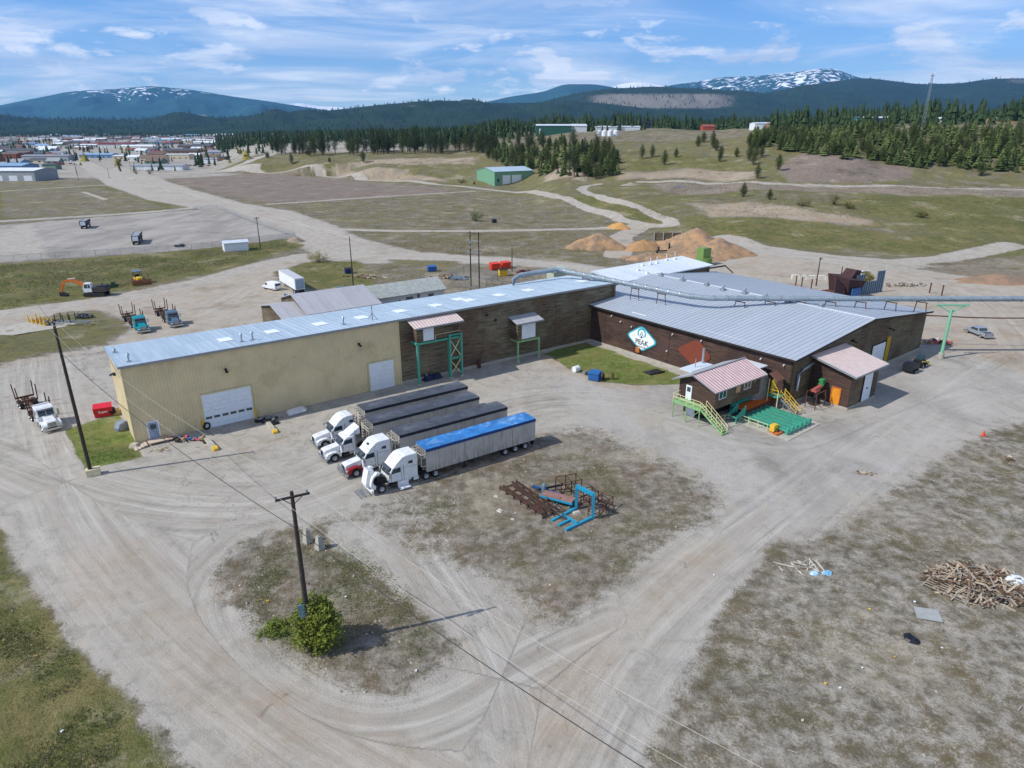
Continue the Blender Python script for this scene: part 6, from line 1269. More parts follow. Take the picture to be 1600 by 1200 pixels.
def trailer(label, A, az, tarp, edge, L=16.3):
    """walking-floor chip trailer; A is the near front corner seen from above at 4.1 m"""
    lf = Vector((math.sin(R(az-90)), math.cos(R(az-90)), 0)); c = Vector((A[0], A[1], 0))-lf*1.3
    t = thing('chip_trailer', label, 'trailer', c, RZ(az)); z0, z1 = 1.2, 3.95
    b = MB()
    for s in (-1, 1):
        b.span(-L, 0, s*1.24, s*1.3, z0, z1)
        for i in range(1, 9): x = -i*L/9; b.span(x-.06, x+.06, s*1.3, s*1.36, z0+.02, z1-.02)
        b.span(-L, 0, s*1.3, s*1.345, z0-.12, z0+.0)
    b.span(-.06, 0, -1.24, 1.24, z0, z1).span(-L, -L+.06, -1.24, 1.24, z0, z1).span(-L+.06, -.06, -1.24, 1.24, z0-.1, z0+.02)
    for i in range(1, 5): b.span(0, .04, -1.24+i*.5-.03, -1.24+i*.5+.03, z0, z1)
    b.build('trailer_box', ALU, t)
    n = 14; vs = []; rr = random.Random(int(A[0]*10))
    for i in range(n+1):
        x = -L*i/n; sag = .10+.07*math.cos(i*math.pi)+.03*rr.random()
        for y, z in ((-1.36, z1+.0), (-1.33, z1+.16), (-.6, z1+.15+sag*.3), (0, z1+.15+sag*.45), (.6, z1+.15+sag*.3), (1.33, z1+.16), (1.36, z1+.0)): vs.append((x, y, z+rr.uniform(-.02, .02) if abs(y) < 1 else z))
    b = MB().add(vs, [(i*7+j, (i+1)*7+j, (i+1)*7+j+1, i*7+j+1) for i in range(n) for j in range(6)], 0, False); b.add(vs[:7], [tuple(range(7))]); b.add(vs[-7:], [tuple(reversed(range(7)))])
    tp = b.build('tarp', tarp, t); b = MB()
    for s in (-1, 1): b.span(-L-.02, .02, s*1.35, s*1.385, z1-.22, z1+.14)
    b.build('tarp_edge', edge, tp)
    b = MB()
    for s in (-1.1, -.4): b.bar((.6, s, z0), (.6, s, 3.7), .1).bar((.0, s, 3.65), (.6, s, 3.65), .1).bar((0, s, 1.5), (.6, s, 1.5), .1)
    for z in (1.6, 2.0, 2.4, 2.8, 3.2, 3.55): b.bar((.6, -1.1, z), (.6, -.4, z), .08)
    b.bar((.6, -1.2, 3.0), (.6, 1.25, 3.0), .1).bar((.6, -1.2, 3.4), (.6, 1.25, 3.4), .1).bar((.02, 1.2, 3.4), (.6, 1.2, 3.4), .1).bar((.02, 1.2, 3.0), (.6, 1.2, 3.0), .1).bar((.6, 1.2, 1.9), (.6, 1.2, 3.4), .1).bar((.02, 1.2, 1.9), (.6, 1.2, 1.9), .1)
    b.build('ladder_rack', mat('pale_rack_steel', '#b9b4a8', .6, .1, .2, 3), t)
    b = MB().span(-L+.1, -L+6.2, -.5, -.38, .8, 1.08).span(-L+.1, -L+6.2, .38, .5, .8, 1.08).span(-L+.1, -L+.25, -1.2, 1.2, .5, 1.08)
    for x in (-11.6, -13.2, -14.8): b.span(x-.08, x+.08, -1.0, 1.0, .45, .6).span(x-.3, x+.3, -.45, .45, .6, .9)
    b.build('undercarriage', FRM, t)
    for s in (-1, 1): MB().span(-5.6, -5.4, s*.9, s*1.05, .15, 1.08).span(-5.75, -5.25, s*.85, s*1.1, .1, .16).build('landing_leg', FRM, t)
    for s in (-1, 1): MB().span(-L-.04, -L+.08, s*.7, s*1.1, .75, .95).build('tail_lamp', DKRED, t); MB().span(-L+.3, -L+.35, s*.7, s*1.25, .3, 1.05).build('mudflap', BLACK, t)
    for x in (-11.6, -13.2, -14.8):
        for s in (-1, 1): wheel(t, x, s*.92, .51, .56)
    return t
AZT = 235.2
def at_front(A, d=7.0):
    fw = Vector((math.sin(R(AZT)), math.cos(R(AZT)), 0)); lf = Vector((math.sin(R(AZT-90)), math.cos(R(AZT-90)), 0)); return Vector((A[0], A[1], 0))-lf*1.3+fw*d
A4, A3, A2, A1 = G(665, 703, 4.05), G(624, 681, 4.05), G(582.5, 662, 4.05), G(570, 642, 4.05)
trailer('grey chip trailer under a bright blue tarp, nearest the waste ground', A4, AZT, TARPB, TARPE)
trailer('grey chip trailer with a black tarp, next to the blue tarped one', A3, AZT, TARPK, TARPKE)
trailer('black tarped chip trailer, third from the blue tarped one', A2, AZT, TARPK, TARPKE)
trailer('black tarped chip trailer nearest the warehouse wall', A1, AZT, TARPK, TARPKE)
tractor('white sleeper truck with its hood tipped open, pulling the blue tarped trailer', at_front(A4), AZT, 1.9, 3.95, hood_open=True, stack=False)
t3 = tractor('white sleeper truck with dark red fenders and a chrome grille guard', at_front(A3, 7.1), AZT, 1.9, 3.95, fenders=DKRED, guard=True)
MB().hexa([(-3.75, -.3, 3.62), (-3.3, -.3, 3.36), (-3.3, .3, 3.36), (-3.75, .3, 3.62), (-3.78, -.3, 3.68), (-3.32, -.3, 3.42), (-3.32, .3, 3.42), (-3.78, .3, 3.68)]).build('roof_window', GLASS, t3)
tractor('white day cab truck with a tilted roof fairing, parked between the two sleeper trucks', at_front(A2, 6.6), AZT, daycab=True, vis_fair=True, fairing=False, drives=(-5.6, -6.9))
tractor('white sleeper truck furthest back, nearest the warehouse door', at_front(A1, 7.0), AZT, 1.3, 3.85)

def stakes(t, xs, h, m, y=1.2):
    for x in xs:
        b = MB().span(x-.12, x+.12, -y-.05, y+.05, 1.15, 1.4)
        for s in (-1, 1): b.bar((x, s*y, 1.3), (x, s*(y+.1), h), .14)
        b.build('bunk', m, t)
def log_truck(label, p, az, body, rackm, silver=False):
    t = tractor(label, p, az, sleeper=.9, roof=2.95, fairing=False, body=body, name='logging_truck', drives=(-6.6, -7.9)); MB().span(-4.4, -4.3, -1.2, 1.2, 1.1, 3.0).build('headache_rack', rackm, t)
    b = MB().span(-15.5, -8.4, -.14, .14, .95, 1.15)
    for x in (-13.2, -14.5): b.span(x-.1, x+.1, -1, 1, .45, .6)
    b.span(-15.4, -12.4, -.45, -.3, .75, 1.1).span(-15.4, -12.4, .3, .45, .75, 1.1).build('pole_trailer', rackm, t)
    for x in (-13.2, -14.5):
        for s in (-1, 1): wheel(t, x, s*.92, .51, .56)
    stakes(t, (-5.2, -7.4, -12.6, -14.9), 3.6, RUST)
    return t
def heading(p, q): d = Vector(q)-Vector(p); return math.degrees(math.atan2(d.x, d.y))
def front_of(px, py, px2, py2): a = G(px, py, .4); c = G(px2, py2, .4); return a, heading(c, a)
LTW = G(84, 672, .3); log_truck('white logging truck with empty rusty stakes beside the lawn', (LTW.x, LTW.y, 0), heading(G(34, 622), G(84, 672)), TRW, RUST)
LT2 = G(226, 519, .3); log_truck('teal green logging truck with empty stakes behind the beige warehouse', (LT2.x, LT2.y, 0), heading(G(190, 488), G(226, 519)), mat('teal_truck_paint', '#138a94', .35, 0, .08, 2), RUST)
LT3 = G(277, 510, .3); log_truck('silver and dark blue logging truck beside the teal one', (LT3.x, LT3.y, 0), heading(G(240, 480), G(277, 510)), mat('navy_truck_paint', '#5b7287', .35, .2, .08, 2), RUST)

# trucks on the paved lot
def box_lorry(label, px, py, az, body, L=9.5):
    p = G(px, py); t = thing('lowbed_trailer', label, 'trailer', p, RZ(az))
    b = MB().span(-L, 0, -1.25, 1.25, 1.3, 1.6).span(-.3, 0, -1.25, 1.25, 1.6, 3.3)
    for i in range(8): x = -.6-i*(L-1)/8; b.span(x-.06, x+.06, -1.3, -1.18, 1.6, 3.3).span(x-.06, x+.06, 1.18, 1.3, 1.6, 3.3)
    b.span(-L, 0, -1.26, -1.2, 2.2, 3.3).span(-L, 0, 1.2, 1.26, 2.2, 3.3); b.build('trailer_box', body, t)
    MB().span(-L+.2, -.1, -1.15, 1.15, 3.05, 3.2).build('top', mat('grey_cover', '#8b929a', .6, 0, .12, 1), t)
    MB().span(0.0, .06, -.95, .95, 1.5, 3.1).build('end_panel', WHITE, t); MB().span(-L, 0, -.4, .4, .7, 1.3).build('undercarriage', FRM, t)
    for x in (-1.2, -2.5, -L+1.5):
        for s in (-1, 1): wheel(t, x, s*.95, .51, .5)
    return t
box_lorry('dark trailer with a white end panel alone on the paved lot', 131, 358, 160, DKSTEEL)
box_lorry('long dark trailer with a grey top near the lot fence', 213, 383, 158, DKSTEEL, 13)
# white van trailer and van
vt = thing('van_trailer', 'long white box trailer parked in the weeds behind the sheds', 'trailer', G(470, 459), RZ(146.5)); L = 14.2
b = MB().span(-L, 0, -1.25, 1.25, 1.1, 3.95); b.span(0, .04, -1.25, 1.25, 1.1, 3.95)
for i in range(5): b.span(.04, .09, -1.1+i*.5, -1.02+i*.5, 1.15, 3.9)
b.build('trailer_box', WHITE, vt); MB().slab([(-L, -1.27, 4.02), (.05, -1.27, 4.02), (.05, 1.27, 4.02), (-L, 1.27, 4.02)], .06).build('roof', mat('grey_trailer_roof', '#b9babb', .5, 0, .1, 1), vt)
MB().span(.1, .16, -1.1, 1.1, 1.3, 3.8).build('rear_door', mat('blue_grey_door', '#8fa3b5', .5, 0, .1, 1), vt); MB().span(-L+.4, -.2, -.45, .45, .8, 1.1).build('undercarriage', FRM, vt)
for x in (-1.3, -2.6):
    for s in (-1, 1): wheel(vt, x, s*.95, .5, .5)
for s in (-1, 1): MB().span(-L+3, -L+3.15, s*.8-.07, s*.8+.07, 0, 1.1).build('landing_leg', FRM, vt)
def small_vehicle(name, label, cat, p, az, body, prof_, wins, wx, w=.95, r=.37):
    t = thing(name, label, cat, p, RZ(az)); MB().prism(prof_, -w, w, inset=.035).build('body', body, t)
    for i, q in enumerate(wins):
        if q[0] == 'side':
            for s in (-1, 1): MB().prism(q[1], s*w-.015, s*w+.012).build('side_window', GLASS, t)
        else: MB().hexa([(a[0], -w+.16, a[1]) for a in q[1][:2]]+[(a[0], w-.16, a[1]) for a in reversed(q[1][:2])]+[(a[0]+q[2][0], -w+.16, a[1]+q[2][1]) for a in q[1][:2]]+[(a[0]+q[2][0], w-.16, a[1]+q[2][1]) for a in reversed(q[1][:2])]).build('windscreen' if i < 2 else 'rear_window', GLASS, t)
    x0 = min(p_[0] for p_ in prof_); x1 = max(p_[0] for p_ in prof_)
    MB().span(x1-.04, x1+.1, -w+.03, w-.03, .35, .6).build('bumper', DKSTEEL, t); MB().span(x0-.1, x0+.04, -w+.03, w-.03, .35, .6).build('bumper', CHROME, t)
    for s in (-1, 1): MB().span(x1-.03, x1+.03, s*(w-.35), s*(w-.1), .68, .85).build('headlight', LAMP, t); MB().span(x0-.03, x0+.02, s*(w-.25), s*(w-.08), .7, 1.0).build('tail_light', DKRED, t)
    for x in wx:
        for s in (-1, 1): wheel(t, x, s*(w-.12), r, .25)
    return t
VP = [(2.7, .4), (2.7, .95), (1.9, 1.15), (1.2, 1.95), (.9, 2.1), (-2.6, 2.1), (-2.75, 1.95), (-2.75, .4)]
p = G(97, 421.5); p = G(401+24, 455)
small_vehicle('van', 'white panel van beside the long white box trailer', 'van', G(425, 452), -55, WHITE, VP, [('side', [(1.1, 1.25), (1.55, 1.25), (1.15, 1.85), (.5, 1.85), (.5, 1.25)]), ('f', [(1.92, 1.2), (1.28, 1.92)], (.03, .03)), ('f', [(-2.77, 1.3), (-2.77, 1.85)], (-.02, 0))], (1.8, -1.7), 1.0)
PP = [(2.9, .5), (2.9, 1.05), (1.5, 1.2), (.85, 1.8), (-.8, 1.82), (-1.1, 1.25), (-2.9, 1.22), (-2.9, .5)]
pk = small_vehicle('pickup_truck', 'silver pickup truck driving on the brown dirt at the right edge', 'pickup', G(1528, 524), 172, mat('silver_paint', '#a9b0b8', .3, .5, .08, 2), PP, [('side', [(1.0, 1.22), (1.3, 1.22), (.8, 1.7), (-.7, 1.72), (-.85, 1.22)]), ('f', [(1.47, 1.24), (.9, 1.77)], (.03, .03)), ('f', [(-1.12, 1.3), (-.86, 1.78)], (-.03, .02))], (1.9, -1.8), .98, .4)
pk.location = G(1528, 524); pk.rotation_euler = (0, 0, RZ(-5))
MB().span(-2.8, -1.2, -.85, .85, 1.17, 1.235).build('truck_bed', DKSTEEL, pk)

# excavator
ORG = mat('excavator_orange', '#cf6f1e', .5, 0, .12, 2, '#7a4a22', .3)
ex = thing('excavator', 'orange excavator with a white cab, arm reaching to the left', 'excavator', G(152, 462), RZ(-96)); ex.scale = (1.2,)*3
for s in (-1, 1):
    b = MB().prism([(1.9, .1), (2.2, .5), (1.9, .85), (-1.9, .85), (-2.2, .5), (-1.9, .1)], s*.85, s*1.4); b.build('track', FRM, ex)
MB().span(-1.2, 1.2, -.85, .85, .45, .95).build('undercarriage', FRM, ex)
MB().prism([(.9, 1.0), (.9, 1.9), (-1.0, 2.0), (-2.4, 1.9), (-2.6, 1.5), (-2.4, 1.0)], -1.25, 1.25, inset=.03).build('engine_deck', mat('dark_machine', '#3c3530', .6, 0, .2, 2), ex)
cbx = MB().prism([(1.9, 1.05), (2.0, 1.9), (1.6, 2.95), (.35, 2.95), (.2, 1.05)], .25, 1.3, inset=.03).build('cab', WHITE, ex)
MB().prism([(1.75, 1.9), (1.5, 2.75), (1.0, 2.75), (1.0, 1.9)], 1.3, 1.32).prism([(.9, 1.9), (.9, 2.75), (.5, 2.75), (.45, 1.9)], 1.3, 1.32).build('side_window', GLASS, cbx)
b = MB().prism([(.6, 1.4), (.9, 1.1), (4.2, 3.05), (5.4, 3.2), (5.4, 3.5), (3.9, 3.6), (.6, 2.0)], -.25, .15); b.build('boom', ORG, ex)
MB().prism([(5.2, 3.3), (5.5, 3.6), (6.5, 3.0), (7.2, .9), (6.9, .8), (6.1, 2.6)], -.2, .1).build('stick', ORG, ex)
MB().tube((3.6, -.05, 3.8), (5.2, -.05, 3.65), .1, 8).tube((1.2, -.35, 1.5), (3.4, -.35, 2.8), .12, 8).build('hydraulic_ram', CHROME, ex)
MB().prism([(7.2, 1.0), (7.3, .3), (6.9, .05), (6.0, .1), (5.6, .5), (6.1, .55), (6.6, .8)], -.55, .45).build('bucket', FRM, ex)
MB().span(-2.4, -.6, -1.0, .9, 1.95, 2.25).tube((-1.6, .3, 2.2), (-1.6, .3, 2.7), .09, 8).build('engine_hood', DKSTEEL, ex)
# bulldozer
bz = thing('bulldozer', 'yellow bulldozer with a rusty blade in the grass', 'bulldozer', G(218, 443), RZ(140)); bz.scale = (1.25,)*3
for s in (-1, 1): MB().prism([(1.5, .1), (1.8, .5), (1.4, .9), (-1.5, 1.0), (-1.9, .6), (-1.5, .1)], s*.75, s*1.2).build('track', RUST, bz)
MB().prism([(1.6, .6), (1.6, 1.5), (.2, 1.6), (.2, .6)], -.5, .5, inset=.03).span(-1.6, .2, -.72, .72, .6, 1.3).build('engine_body', YEL, bz)
for x, y in ((.1, -.7), (.1, .7), (-1.4, -.7), (-1.4, .7)): MB().bar((x, y, 1.3), (x, y, 2.6), .09).build('cab_post', DKSTEEL, bz)
MB().span(-1.6, .35, -.85, .85, 2.6, 2.75).build('cab_roof', mat('blue_grey_roof', '#5c7488', .5, 0, .1, 2), bz); MB().span(-1.2, -.6, -.4, .4, 1.3, 1.9).build('seat', BLACK, bz)
MB().prism([(2.5, .1), (2.65, .7), (2.5, 1.25), (2.4, 1.25), (2.5, .7), (2.35, .1)], -1.9, 1.9).build('blade', mat('rusty_blade', '#8a5a3c', .8, 0, .2, 2), bz); MB().bar((2.4, -1.1, .4), (0, -1.25, .4), .16).bar((2.4, 1.1, .4), (0, 1.25, .4), .16).build('push_arm', YEL, bz)
tag(MB().span(-.8, .8, -.5, .5, 0, .9).span(-.5, .3, -.35, .35, .9, 1.5).tube((.5, 0, .9), (.5, 0, 1.8), .08, 6).prism([(.8, .2), (1.3, .3), (1.3, .8), (.8, .8)], -.35, .35).build('compressor', mat('green_machine', '#2f4d35', .6, 0, .2, 3), None, G(178, 449), .4), 'small dark green engine unit in the grass right of the excavator', 'machine')

# yellow log bunks on a concrete slab
sl_ = MB().plan([(q.x, q.y) for q in (G(0, 513), G(52, 501), G(122, 505), (G(118, 508)), G(84, 514), G(22, 524), G(0, 524))], 0, .12).build('concrete_slab', CONCR); tag(sl_, kind='structure')
lb = thing('log_bunk', 'yellow steel log bunks standing on the old concrete slab', 'log bunk', G(64, 506), RZ(118)); lb.scale = (.75, .75, .6); b = MB()
for i in range(5):
    x = -4+i*2; 
    for s in (-1, 1): b.span(x-.16, x+.16, s*1.1-.14, s*1.1+.14, .12, 2.3 if i else 2.8)
    b.span(x-.16, x+.16, -.96, .96, .5, .85)
b.span(-3.8, 3.9, -.15, .15, .25, .5).build('bunk_frame', YEL, lb); MB().tube((-3, .5, 1.1), (3, .5, 1.1), .3, 10).tube((-2.6, -.4, 1.1), (2.6, -.4, 1.15), .25, 10).build('rusty_drum', mat('rusty_brown', '#7a4526', .8, 0, .25, 2), lb)
fb = thing('flatbed_frame', 'pale trailer frame with dark stakes right of the yellow bunks', 'trailer', G(105, 508), RZ(95)); b = MB().span(-5, 5, -.9, -.75, .7, .9).span(-5, 5, .75, .9, .7, .9)
for x in (-4.8, -2, 1, 4.8): b.span(x-.1, x+.1, -.75, .75, .7, .88)
b.build('frame', STEEL, fb)
for x in (-1.8, 0, 1.6):
    for s in (-1, 1): MB().bar((x, s*.8, .9), (x, s*.9, 2.5), .14).build('stake', FRM, fb)
for x in (-3.6, -2.6):
    for s in (-1, 1): wheel(fb, x, s*.85, .5, .4)
b = MB(); rr = random.Random(5)
for i in range(14): a = rr.random()*6.28; q = (rr.uniform(-1.6, 1.6), rr.uniform(-.8, .8), 0); b.box((q[0], q[1], .35), (rr.uniform(.5, 1.2), rr.uniform(.4, .9), rr.uniform(.3, .8)), a, 0, rr.uniform(-.3, .3))
tag(b.build('scrap_heap', mat('dark_scrap', '#3a3b3e', .7, .2, .4, 2, '#c9cbcc', .5), None, G(131, 496), 0), 'heap of dark scrap with white panels in the weeds', 'scrap pile')
# vehicles at the hall gable
gn = thing('generator_trailer', 'black two wheeled generator trailer by the hall gable', 'generator', G(1422, 581), RZ(52)); MB().prism([(-1.6, .5), (-1.6, 1.6), (-.2, 1.8), (1.2, 1.5), (1.4, .5)], -.85, .85, inset=.03).build('housing', mat('black_machine', '#23262b', .5, .2, .2, 2), gn)
MB().bar((1.4, 0, .55), (2.9, 0, .5), .12).span(-1.5, 1.3, -.5, .5, .38, .5).build('drawbar', FRM, gn); [wheel(gn, x, s*.98, .36, .22) for x in (-.4, .4) for s in (-1, 1)]
sk_ = thing('skid_loader', 'dark skid steer loader standing against the hall gable', 'loader', G(1436, 573), RZ(52)); MB().prism([(-1.3, .4), (-1.4, 1.5), (.2, 1.5), (1.1, .9), (1.1, .4)], -.7, .7, inset=.03).build('body', DKSTEEL, sk_)
MB().span(-.5, .6, -.5, .5, 1.4, 2.2).build('cab', mat('dark_teal', '#24424c', .5, 0, .1, 2), sk_); MB().bar((-1.2, -.8, 1.4), (1.2, -.8, .9), .14).bar((-1.2, .8, 1.4), (1.2, .8, .9), .14).span(1.2, 1.9, -.9, .9, .2, .8).build('lift_arm', YEL, sk_); [wheel(sk_, x, s*.8, .42, .3) for x in (-.7, .6) for s in (-1, 1)]
# dumpsters
def dumpster(label, p, az, m, w=1.9, d=1.5, h=1.25, lid=True, text=None, name='dumpster'):
    t = thing(name, label, 'dumpster', p, RZ(az)); b = MB()
    b.hexa([(-w/2+.05, -d/2+.15, .12), (w/2-.05, -d/2+.15, .12), (w/2-.05, d/2-.05, .12), (-w/2+.05, d/2-.05, .12), (-w/2, -d/2, h), (w/2, -d/2, h), (w/2, d/2, h+.25), (-w/2, d/2, h+.25)])
    for x in (-w/2-.04, w/2+.04): b.span(x-.05, x+.05, -d/4, d/4, h*.5, h*.62)
    b.span(-w/2-.04, w/2+.04, -d/2-.06, -d/2+.02, h-.12, h+.01)
    for x in (-w/2+.15, w/2-.15):
        for y in (-d/2+.25, d/2-.15): b.span(x-.07, x+.07, y-.07, y+.07, 0, .13)
    b.build('bin', m, t)
    if lid: MB().slab([(-w/2-.03, -d/2-.05, h+.06), (w/2+.03, -d/2-.05, h+.06), (w/2+.03, d/2+.04, h+.32), (-w/2-.03, d/2+.04, h+.32)], .06).build('lid', m if lid == 1 else BLACK, t)
    else: MB().slab([(-w/2+.05, -d/2+.05, h-.05), (w/2-.05, -d/2+.05, h-.05), (w/2-.05, d/2-.05, h+.15), (-w/2+.05, d/2-.05, h+.15)], .02).build('rubbish', mat('dark_rubbish', '#2e2925', .9, 0, .4, 3), t)
    if text: o = inst('lettering', text_mesh(text, .52, mat('white_letter', '#eeeeee', .6, 0, .03, 2)), t, (0, -d/2-.0, h*.62)); o.rotation_euler = (R(97), 0, 0)
    return t
dumpster('red dumpster with white lettering at the corner of the lawn', G(163, 650), 62, REDD, 2.4, 1.5, 1.5, 1, 'Super')
dumpster('open blue dumpster with rusty inside on the grass edge by the hall', G(929, 594), 120, BLUED, 1.9, 1.6, 1.4, 0)
dumpster('blue open dumpster behind the shingle house', G(675, 424), 70, BLUED, 2.6, 1.7, 1.5, 0)
dumpster('dark blue bin in the weeds behind the long box trailer', G(545, 427), 60, mat('navy_bin', '#1b2f63', .6, 0, .2, 2), 2.2, 1.6, 1.3, 2)
dumpster('yellow bin beside the orange red containers', G(786, 431), 75, YEL, 2.4, 1.8, 1.7, 2)
for i, (x, y, lab) in enumerate([(773, 421, 'orange red bin, left one of the pair behind the pole'), (790, 419, 'orange red bin, right one of the pair behind the pole')]): dumpster(lab, G(x, y), 60, mat('orange_red_bin', '#d63a1e', .5, 0, .12, 2), 2.9, 1.8, 1.8, 1)
# ---------------------------------------------------------------- poles and wires
POLE = mat('dark_pole_wood', '#3a332c', .9, 0, .25, 3, '#6c6356', .3); INS = mat('insulator_glass', '#8a8f92', .3, 0, .1, 4); WIREM = mat('wire', '#2b2b2b', .6, 0, .1, 1); WIREL = mat('bare_wire', '#b9b4aa', .5, .3, .1, 1)
def pole(label, base, top_z, arm=None, az=0, r=.17, name='power_pole', lean=(0, 0), m=POLE):
    t = thing(name, label, 'pole', base); h = top_z-base[2]
    b = MB().path([(0, 0, -.4), (lean[0]*.5, lean[1]*.5, h*.5), (lean[0], lean[1], h)], [r*1.25, r, r*.72], 10); b.build('shaft', m, t)
    if arm:
        d = Vector((math.sin(R(az)), math.cos(R(az)), 0)); z = h-.35; c = Vector((lean[0], lean[1], z)); n = Vector((d.y, -d.x, 0))*.2
        a_ = MB().bar(c-d*arm/2+n, c+d*arm/2+n, .13, .16).build('crossarm', m, t)
        MB().bar(c-d*arm*.3+n*1.4, c-Vector((0, 0, .8)), .05).build('arm_brace', m, a_); MB().bar(c+d*arm*.3+n*1.4, c-Vector((0, 0, .8)), .05).build('arm_brace', m, a_)
        for k in (-.48, 0.42): p = c+d*arm*k+n; MB().tube(p+Vector((0, 0, .08)), p+Vector((0, 0, .34)), .07, 8, .1).build('insulator', INS, a_)
    return t
B1 = G(143, 743); H1 = hgt(B1, 510); P1t = pole('tall dark power pole at the corner of the lawn', B1, H1, None, 0, .2, lean=(-.2, .1))
MB().bar((-.2, .1, H1-.3), (.5, -.5, H1-.1), .08).build('bracket', POLE, P1t)
B2 = G(487, 1015); H2 = hgt(B2, 768)
P2t = pole('dark power pole with one crossarm rising out of the bush', B2, H2, 2.5, 62, .19)
d_ = Vector((.25, -.25, 0)); MB().box((-.18, -.2, 3.45+1.0), (.85, .05, .38), R(20)).build('sign_plate', mat('blue_white_sign', '#4f7f9e', .5, 0, .1, 2, '#e8ecee', .5), P2t); MB().box((-.18, -.2, 3.45+.3), (.7, .05, .8), R(20)).build('sign_plate', mat('blue_white_sign', '#4f7f9e'), P2t)
def wire(name, label, a, c, sag, r=.022, m=WIREM, group=None):
    a = Vector(a); c = Vector(c); n = 22; pts = [a.lerp(c, i/n)-Vector((0, 0, sag*4*(i/n)*(1-i/n))) for i in range(n+1)]; tag(MB().path(pts, r, 4).build(name, m), label, 'wire', group)
T1 = Vector((B1.x-.2, B1.y+.1, H1)); T2 = Vector((B2.x, B2.y, H2)); dirw = (T2-T1).normalized(); T3 = Vector((B2.x+35.2, B2.y-30.5, H2))
ad = Vector((math.sin(R(62)), math.cos(R(62)), 0))
wire('power_line', 'dark service wire from the lawn pole to the bush pole', T1-Vector((0, 0, 3.2)), T2-Vector((0, 0, 3.2)), 1.1, .035)
wire('power_line', 'dark service wire running from the bush pole over the lower right track', T2-Vector((0, 0, 3.2)), T3-Vector((0, 0, 3.2)), 1.2, .035)
for k, lab in ((-1.2, 'left'), (1.05, 'right')):
    wire('power_line', 'pale bare wire on the %s end of the crossarm, from the lawn pole'%lab, T1+ad*k*.5+Vector((0, 0, -.1)), T2+ad*k+Vector((0, 0, .05)), 1.6, .013, WIREL)
    wire('power_line', 'pale bare wire from the %s end of the crossarm towards the lower right'%lab, T2+ad*k+Vector((0, 0, .05)), T3+ad*k, 1.6, .013, WIREL)
wire('power_line', 'thin wire running down from the lawn pole top past the warehouse corner', T1, G(40, 520)+Vector((-8, 12, 13)), 1.0, .02)
# background poles
for (px, py, top, arm, lab) in [(553, 458, 370, None, 'dark bare pole beside the shingle house'), (407, 389, 339, 1.8, 'power pole at the corner of the paved lot'), (800, 424, 386, None, 'slim pole right of the red bins'), (1275, 447, 402, 1.2, 'rusty lamp pole behind the hall roof'), (1313, 438, 416, None, 'short pole beside the rusty hopper'), (120, 273, 245, None, 'pole at the town end of the dirt road'), (171, 279, 262, None, 'short pole left of the wide dirt road'), (123, 283, 260, None, 'pole on the town verge'), (205, 268, 250, None, 'pole by the scruffy willow')]:
    p = G(px, py); h = hgt(p, top); pole(lab, p, h, arm, 60, .14, m=POLE if py > 300 or True else POLE)
hpz = G(736, 447); hq = G(749, 449); h1 = hgt(hpz, 361); hf = thing('power_pole', 'H frame of two dark poles joined by crossarms behind the warehouse', 'pole', hpz)
v = hq-hpz
for q, nm in ((Vector((0, 0, 0)), 0), (v, 1)): MB().tube(q-Vector((0, 0, .3)), q+Vector((0, 0, h1)), .2, 8, .14).build('shaft', POLE, hf)
for z in (h1-.5, h1-2.4, h1-5.5): MB().bar(v*-.35+Vector((0, 0, z)), v*1.35+Vector((0, 0, z)), .14, .18).build('crossarm', POLE if z > h1-1 else STEEL, hf)
for z in (h1-3, h1-4.2): MB().box((0, 0, z), (.5, .5, .7)).build('transformer_box', STEEL, hf)
# far long thin line over the slope
wire('power_line', 'long sagging power line high over the right hand slope', (-20, 640, 32), (420, 600, 46), 9, .09); wire('power_line', 'second sagging line over the plateau, in front of the conifers', (60, 720, 41), (520, 640, 55), 10, .08)
# cell tower
tp = T(1440, 206) or Vector((330, 620, 38)); ct = thing('cell_tower', 'lattice radio mast above the conifers on the right', 'tower', tp); hh = (HC+slope(114)*tp.y)-tp.z; b = MB()
for k in range(3):
    a = k*2.094; 
    b.bar((1.5*math.cos(a), 1.5*math.sin(a), 0), (.45*math.cos(a), .45*math.sin(a), hh), .16)
    a2 = a+2.094
    for i in range(14):
        z0 = hh*i/14; z1 = hh*(i+1)/14; r0 = 1.5-1.05*i/14; r1 = 1.5-1.05*(i+1)/14; b.bar((r0*math.cos(a), r0*math.sin(a), z0), (r1*math.cos(a2), r1*math.sin(a2), z1), .08)
b.build('lattice', STEEL, ct)
for k in range(6): a = k*1.047; MB().box((1.6*math.cos(a), 1.6*math.sin(a), hh-.5), (.4, .3, 2.4), a).build('antenna_panel', WHITE, ct)
MB().tube((0, 0, hh-1.8), (0, 0, hh-1.6), 1.8, 12).build('platform', STEEL, ct)

# ---------------------------------------------------------------- concrete blocks, walls, yard clutter
def cblock(label, p, az, d=(1.5, .75, .75), m=CONCR, name='concrete_block', taper=.0):
    w, l, h = d; o = MB().hexa([(-w/2, -l/2, 0), (w/2, -l/2, 0), (w/2, l/2, 0), (-w/2, l/2, 0), (-w/2+taper, -l/2+taper, h), (w/2-taper, -l/2+taper, h), (w/2-taper, l/2-taper, h), (-w/2+taper, l/2-taper, h)]).box((0, 0, h+.04), (.25, .1, .12)).build(name, m, None, p, RZ(az)); tag(o, label, 'concrete block'); return o
cblock('pale yellow concrete block at the foot of the lawn pole', G(147, 742), 60, (1.5, 1.0, .9), mat('cream_concrete', '#cfc4a0', .9, 0, .12, 2))
cblock('upright concrete barrier end, left one of the two near the front pole', G(481, 847), 40, (.8, .8, 1.55), taper=.2); cblock('upright concrete barrier end, right one of the two near the front pole', G(500, 857), 40, (.8, .8, 1.5), taper=.2)
